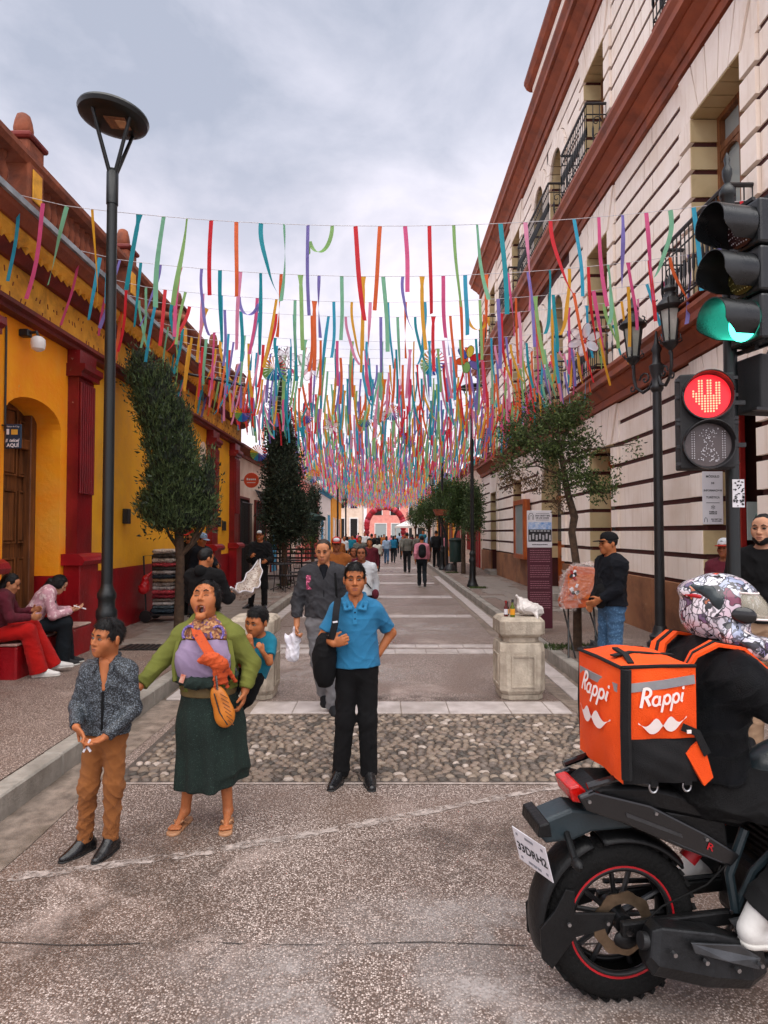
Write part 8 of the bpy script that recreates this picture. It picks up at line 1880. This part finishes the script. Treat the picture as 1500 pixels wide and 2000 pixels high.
bp(MB().tube([(x0-.002,y0,z1),(x0-.004,0,z1+.004),(x0-.002,y1,z1)], .007, 6), 'lid_zip', M['bagblk'], DB)
strap(DB, 'reflective_band', M['bagsil'], [(x0-.004,y0+.03,1.225),(x0-.022,0,1.232),(x0-.004,y1-.02,1.225)], .030, .004, (-1,0,0))
strap(DB, 'lid_strap', M['bagblk'], [(x0+.02,y0+.12,z1+.022),(x0+.10,y0+.13,z1+.033),(x1-.02,y0+.12,z1+.022)], .03, .005, (0,0,1)); strap(DB, 'handle', M['bagblk'], [(x0+.05,y0+.03,z1+.010),(x0+.06,y0+.09,z1+.030),(x0+.07,y0+.20,z1+.036)], .022, .008, (0,0,1))
for xx in (.06, .19): bp(MB().tube([(xx+.016*math.cos(a), y0+.01, z0-.018+.020*math.sin(a)) for a in np.linspace(R(150), R(390), 13)], .004, 6), 'd_ring', M['steel'], DB); bp(MB().box(xx-.014,xx+.014,y0-.001,y0+.012,z0-.012,z0+.02), 'ring_tab', M['bagblk'], DB, False)
bp(MB().prism([(.17,z0+.11),(.235,z0+.16),(.275,z0+.02),(.24,z0-.01)], y0-.02, y0-.006, 'y'), 'side_flap', M['bagor'], DB, False); strap(DB, 'buckle_strap', M['bagblk'], [(.16,y0-.016,1.09),(.21,y0-.026,1.07),(.25,y0-.024,.99)], .028, .006); bp(MB().obox((.18,y0-.026,1.075),(.016,.004,.012)), 'tag', M['bagwht'], DB, False)
# hand-lettered name and moustache, drawn as flat strokes
def stroke(mb, pts, w, to):
    pts = [Vector((p[0], p[1])) for p in pts]; L_ = []
    for i, p in enumerate(pts):
        t = (pts[min(i+1,len(pts)-1)] - pts[max(i-1,0)]).normalized(); n_ = Vector((-t.y, t.x)); ww = w[i] if isinstance(w, (list, tuple)) else w
        L_.append([to(p + n_*ww/2), to(p - n_*ww/2)])
    mb.sheet(L_)
def arc(cx, cy, rx, ry, a0, a1, n=14): return [(cx+rx*math.cos(R(a0+(a1-a0)*i/n)), cy+ry*math.sin(R(a0+(a1-a0)*i/n))) for i in range(n+1)]
LET = [([(.08,-.02),(.12,.30),(.16,.66)], .11), (arc(.24,.52,.19,.17,125,-125,18), .10), ([(.24,.36),(.34,.18),(.42,.02)], .11),
       (arc(.66,.18,.14,.17,60,400), .085), ([(.80,.36),(.78,.05),(.86,.02)], .085),
       ([(1.00,.36),(.92,-.28)], .085), (arc(1.11,.19,.13,.17,160,-170), .085), ([(1.38,.36),(1.30,-.28)], .085), (arc(1.49,.19,.13,.17,160,-170), .085), ([(1.78,.36),(1.73,.06),(1.80,.02)], .09), (arc(1.80,.53,.02,.02,0,360,8), .075)]
def moustache(n=26):
    up, lo = [], []
    for i in range(n+1):
        u = -1 + 2*i/n; au = abs(u); up.append((u, .02 + .34*math.exp(-((au-.30)/.22)**2) - .10*math.exp(-(u/.08)**2) + .16*max(0, au-.72)/.28*1.0)); lo.append((u, -.16 - .20*math.exp(-((au-.38)/.26)**2)*1.0 + .16*math.exp(-(u/.10)**2) + .42*max(0, (au-.55)/.45)**1.3))
    return up, lo
def decal(to, nm):
    mb = MB()
    for pts, w in LET: stroke(mb, [(p[0]+.10*p[1]-.98, p[1]-.16) for p in pts], w*1.12, lambda p: to(p.x*.098, .075+p.y*.098))
    bp(mb, nm, M['bagwht'], DB, False)
    up, lo = moustache(); mb = MB(); mb.sheet([[to(a[0]*.098, -.02+a[1]*.085), to(b[0]*.098, -.02+b[1]*.085)] for a, b in zip(up, lo)]); bp(mb, 'moustache_print', M['bagwht'], DB, False)
def side_to(a, b):
    x, z = .085 + a*.95, 1.118 + b*.95; u = (x-x0)/(x1-x0); v = (z-zm)/(z1-zm); return (x, y0 - .0168*math.sin(math.pi*u)*max(0, math.sin(math.pi*max(0, v))) - .0085, z + a*.10)
def rear_to(a, b):
    y, z = -.03 - a*1.25, 1.105 + b*1.05; u = (y-y0)/(y1-y0); v = (z-z0)/(z1-z0); return (x0 - .0336*math.sin(math.pi*u)*math.sin(math.pi*v) - .0115, y, z)
decal(side_to, 'name_print'); decal(rear_to, 'name_print')

# ---- rider
def q_(f, l, z): return V3(l, -f, z)                       # forward, left, up  ->  figure frame
RJ = dict(hip=q_(.36,0,.84), waist=q_(.37,0,.99), chest=q_(.39,0,1.15), neck=q_(.44,0,1.305), head=q_(.465,0,1.45), hL=q_(.37,.10,.82), hR=q_(.37,-.10,.82), sL=q_(.40,.19,1.255), sR=q_(.40,-.19,1.255),
          eL=q_(.66,.29,1.06), eR=q_(.66,-.29,1.06), wL=q_(1.00,.33,1.03), wR=q_(1.00,-.33,1.03), kL=q_(.78,.22,.74), kR=q_(.78,-.22,.74), aL=q_(.47,.20,.40), aR=q_(.47,-.20,.40), tL=q_(.66,.21,.33), tR=q_(.66,-.21,.33))
RJ['fwd'] = V3(0,-.92,-.25)
M['jacket'] = cloth('rider_jacket', (.011,.0125,.016), (.005,.006,.008), 5, 400, .45, .36, .9, 0)
M['riderleg'] = cloth('rider_trousers', (.020,.0205,.022), (.009,.0093,.010), 5, 400, .4, .65, .9, 0)
def rider_x(root, j, H, P, Hm, k, sh):
    ch, n = j['chest'], j['neck']
    for sx in (-1, 1):                                      # orange and black harness straps
        c = lambda f, l, z: q_(f, sx*l, z)
        pth = [c(.225,.10,1.24), c(.265,.125,1.335), c(.335,.145,1.378), c(.43,.150,1.362), c(.515,.145,1.28), c(.545,.13,1.14)]
        strap(root, 'harness_strap', M['bagor'], pth, .075, .012, (0,.25,1)); strap(root, 'strap_stripe', M['bagblk'], [p + V3(0,.002,.007) for p in pth[:5]], .016, .006, (0,.25,1))
    blob(root, 'collar', M['jacket'], SDF().rc(n + V3(0,.01,-.03), n + V3(0,-.01,.035), .085, .072, .03), .012, .006)
    for sd_ in 'LR':
        a_, t_ = j['a'+sd_], j['t'+sd_]
        for i_ in range(5): p_ = lerp(a_, t_, .25+.14*i_) + V3(0,0,.028-.006*i_); strap(root, 'shoe_lace', C_['solewht'], [p_ + V3(-.034,0,-.012), p_ + V3(0,0,.002), p_ + V3(.034,0,-.012)], .008, .006, (0,0,1))
    # helmet
    hc_ = j['head'] + V3(0,.0,.02); E = headmat(-.42, -.10, 0); Q = lambda f, l, z: hc_ + E @ V3(l, -f, z)
    s = SDF().el(Q(-.01,0,.045), V3(.122,.150,.120), .02, E).el(Q(-.015,0,-.02), V3(.118,.140,.10), .03, E)
    s.chain([Q(.02,-.108,-.07), Q(.10,-.090,-.105), Q(.158,0,-.118), Q(.10,.090,-.105), Q(.02,.108,-.07)], [.040,.038,.042,.038,.040], .03)
    s.rc(Q(-.13,-.05,.085), Q(-.13,.05,.085), .028, .028, .03).rc(Q(-.155,-.045,.075), Q(-.155,.045,.075), .014, .014, .02)
    s.subel(Q(.155,0,.0), V3(.096,.115,.066), .012, E).subel(Q(.0,0,-.16), V3(.092,.12,.085), .02, E)
    V, Qd = s.mesh(.006); hm_ = np_obj('helmet', V, Qd, M['helmet'], root, world=False)
    blob(hm_, 'helmet_vent', M['bikegrn'], SDF().chain([Q(-.125,-.070,.098), Q(-.07,-.098,.088), Q(-.035,-.112,.055), Q(-.022,-.118,.005)], [.014,.020,.021,.010], .012, (E @ V3(1,0,0),.4)), .005)
    blob(hm_, 'helmet_vent', M['bikegrn'], SDF().rc(Q(.0,.112,.095), Q(-.06,.124,-.01), .020, .016, .012, ((1,0,0),.35)), .006)
    blob(hm_, 'spoiler_inset', M['redline'], SDF().rc(Q(-.145,-.06,.068), Q(-.10,-.098,.066), .010, .008, .01), .005)
    for sy in (-1, 1):
        blob(hm_, 'visor_hinge', M['bikeblk'], SDF().el(Q(.055,sy*.118,.015), V3(.016,.046,.034), .01, E), .005); blob(hm_, 'cheek_panel', M['bagwht'], SDF().chain([Q(.06,sy*.106,-.055), Q(.11,sy*.096,-.10), Q(.15,sy*.066,-.135)], [.018,.026,.018], .01, ((1,0,0),.6)), .006)
    rows = []
    for i in range(15):                                     # raised clear visor
        a = -1.35 + 2.7*i/14; row = []
        for q in range(7):
            el_ = R(2 + 46*q/6); rr = .158; row.append(Q(.03 + rr*math.cos(el_)*math.cos(a)*1.05 - .02, rr*math.sin(a)*.80*(.92 if q > 4 else 1), .035 + rr*math.sin(el_)*.86 - .035))
        rows.append(row)
    vz = MB().sheet(rows).build('visor', clear('visor_clear', S('#cfc8b4'), .32, .04), hm_, True, 180, world=False); sd = vz.modifiers.new('t','SOLIDIFY'); sd.thickness = .003
    MB().tube([r[0] for r in rows], .0045, 6, False).build('visor_rim', M['bagwht'], vz, True, world=False); MB().tube([r[6] for r in rows], .004, 6, False).build('visor_rim', M['bagwht'], vz, True, world=False)
    tx = MB(); ex = Vector(E @ V3(0,-1,0)); ey = Vector(E @ V3(0,0,1)); d1 = (ex*.8 - ey*.55).normalized(); d2 = (ex*.55 + ey*.8).normalized()
    pc2 = Vector(Q(.115,-.128,-.105)); MB().obox(pc2, (.004,.062,.032), Matrix(((-d1.cross(d2)), d1, d2)).transposed()).build('label_plate', M['ink'], hm_, world=False)
    out_ = Vector(E @ V3(-1,0,0)); put_text(tx, 'OPEN', .024, pc2 + out_*.0035, d1, d2); tx.build('label_text', pm('label_violet', S('#8f86b0'), rough=.5, bump=0), hm_, world=False)
def helmet_mat():
    m, nt, N, L, b = _nodes('helmet_stickers'); tc = N.new('ShaderNodeTexCoord').outputs['Object']
    v = N.new('ShaderNodeTexVoronoi'); v.inputs['Scale'].default_value = 26; v.inputs['Randomness'].default_value = 1; nz = N.new('ShaderNodeTexNoise'); nz.inputs['Scale'].default_value = 14; L.new(tc, nz.inputs['Vector'])
    mxv = N.new('ShaderNodeMix'); mxv.data_type = 'VECTOR'; mxv.inputs[0].default_value = .12; L.new(tc, mxv.inputs[4]); L.new(nz.outputs[1], mxv.inputs[5]); L.new(mxv.outputs[1], v.inputs['Vector'])
    sp = N.new('ShaderNodeSeparateColor'); L.new(v.outputs['Color'], sp.inputs[0])
    c = _ramp(N, L, sp.outputs[0], [(0, S('#c9cad6')), (.28, S('#e4e2ea')), (.48, S('#9aa2bc')), (.6, S('#6a5878')), (.7, S('#d8c4d2')), (.82, S('#1c1c22')), (.9, S('#b0623c')), (.95, S('#7a3a52'))], 'CONSTANT')
    v2 = N.new('ShaderNodeTexVoronoi'); v2.feature = 'DISTANCE_TO_EDGE'; v2.inputs['Scale'].default_value = 26; L.new(mxv.outputs[1], v2.inputs['Vector'])
    ed = _ramp(N, L, v2.outputs['Distance'], [(.035, 1.0), (.06, 0.0)]); c = _mix(N, L, ed, c, (.02,.02,.026))
    w = N.new('ShaderNodeTexWave'); w.inputs['Scale'].default_value = 16; w.inputs['Distortion'].default_value = 14; w.inputs['Detail'].default_value = 3; L.new(tc, w.inputs['Vector'])
    c = _mix(N, L, _ramp(N, L, w.outputs[0], [(.80, 0.0), (.86, .75)]), c, (.03,.03,.04)); L.new(c, b.inputs['Base Color']); b.inputs['Roughness'].default_value = .25; b.inputs['Coat Weight'].default_value = .5; return m
M['helmet'] = helmet_mat()
person('motorcycle rider in black jacket and sticker-covered helmet, leaning forward', BL, 1.70, R(96), RJ, look=(0,-.1,0), skin='tan', hair=None, top=dict(m=M['jacket'], name='jacket', t=.034, hem=.5, sleeve=1.0, neck=.0, nr=.03, wr=.012, wf=(12,8)), bottom=dict(m=M['riderleg'], w=1.15, t=.020, wr=.008, drop=.3), shoes=(C_['shoewht'], C_['solewht']), vox=.008, face=True, hv=.008, g=1.05, extra=rider_x, curl=(1.2,1.2), fL=(0,-1,-.1), fR=(0,-1,-.1), pL=(0,0,-1), pR=(0,0,-1))
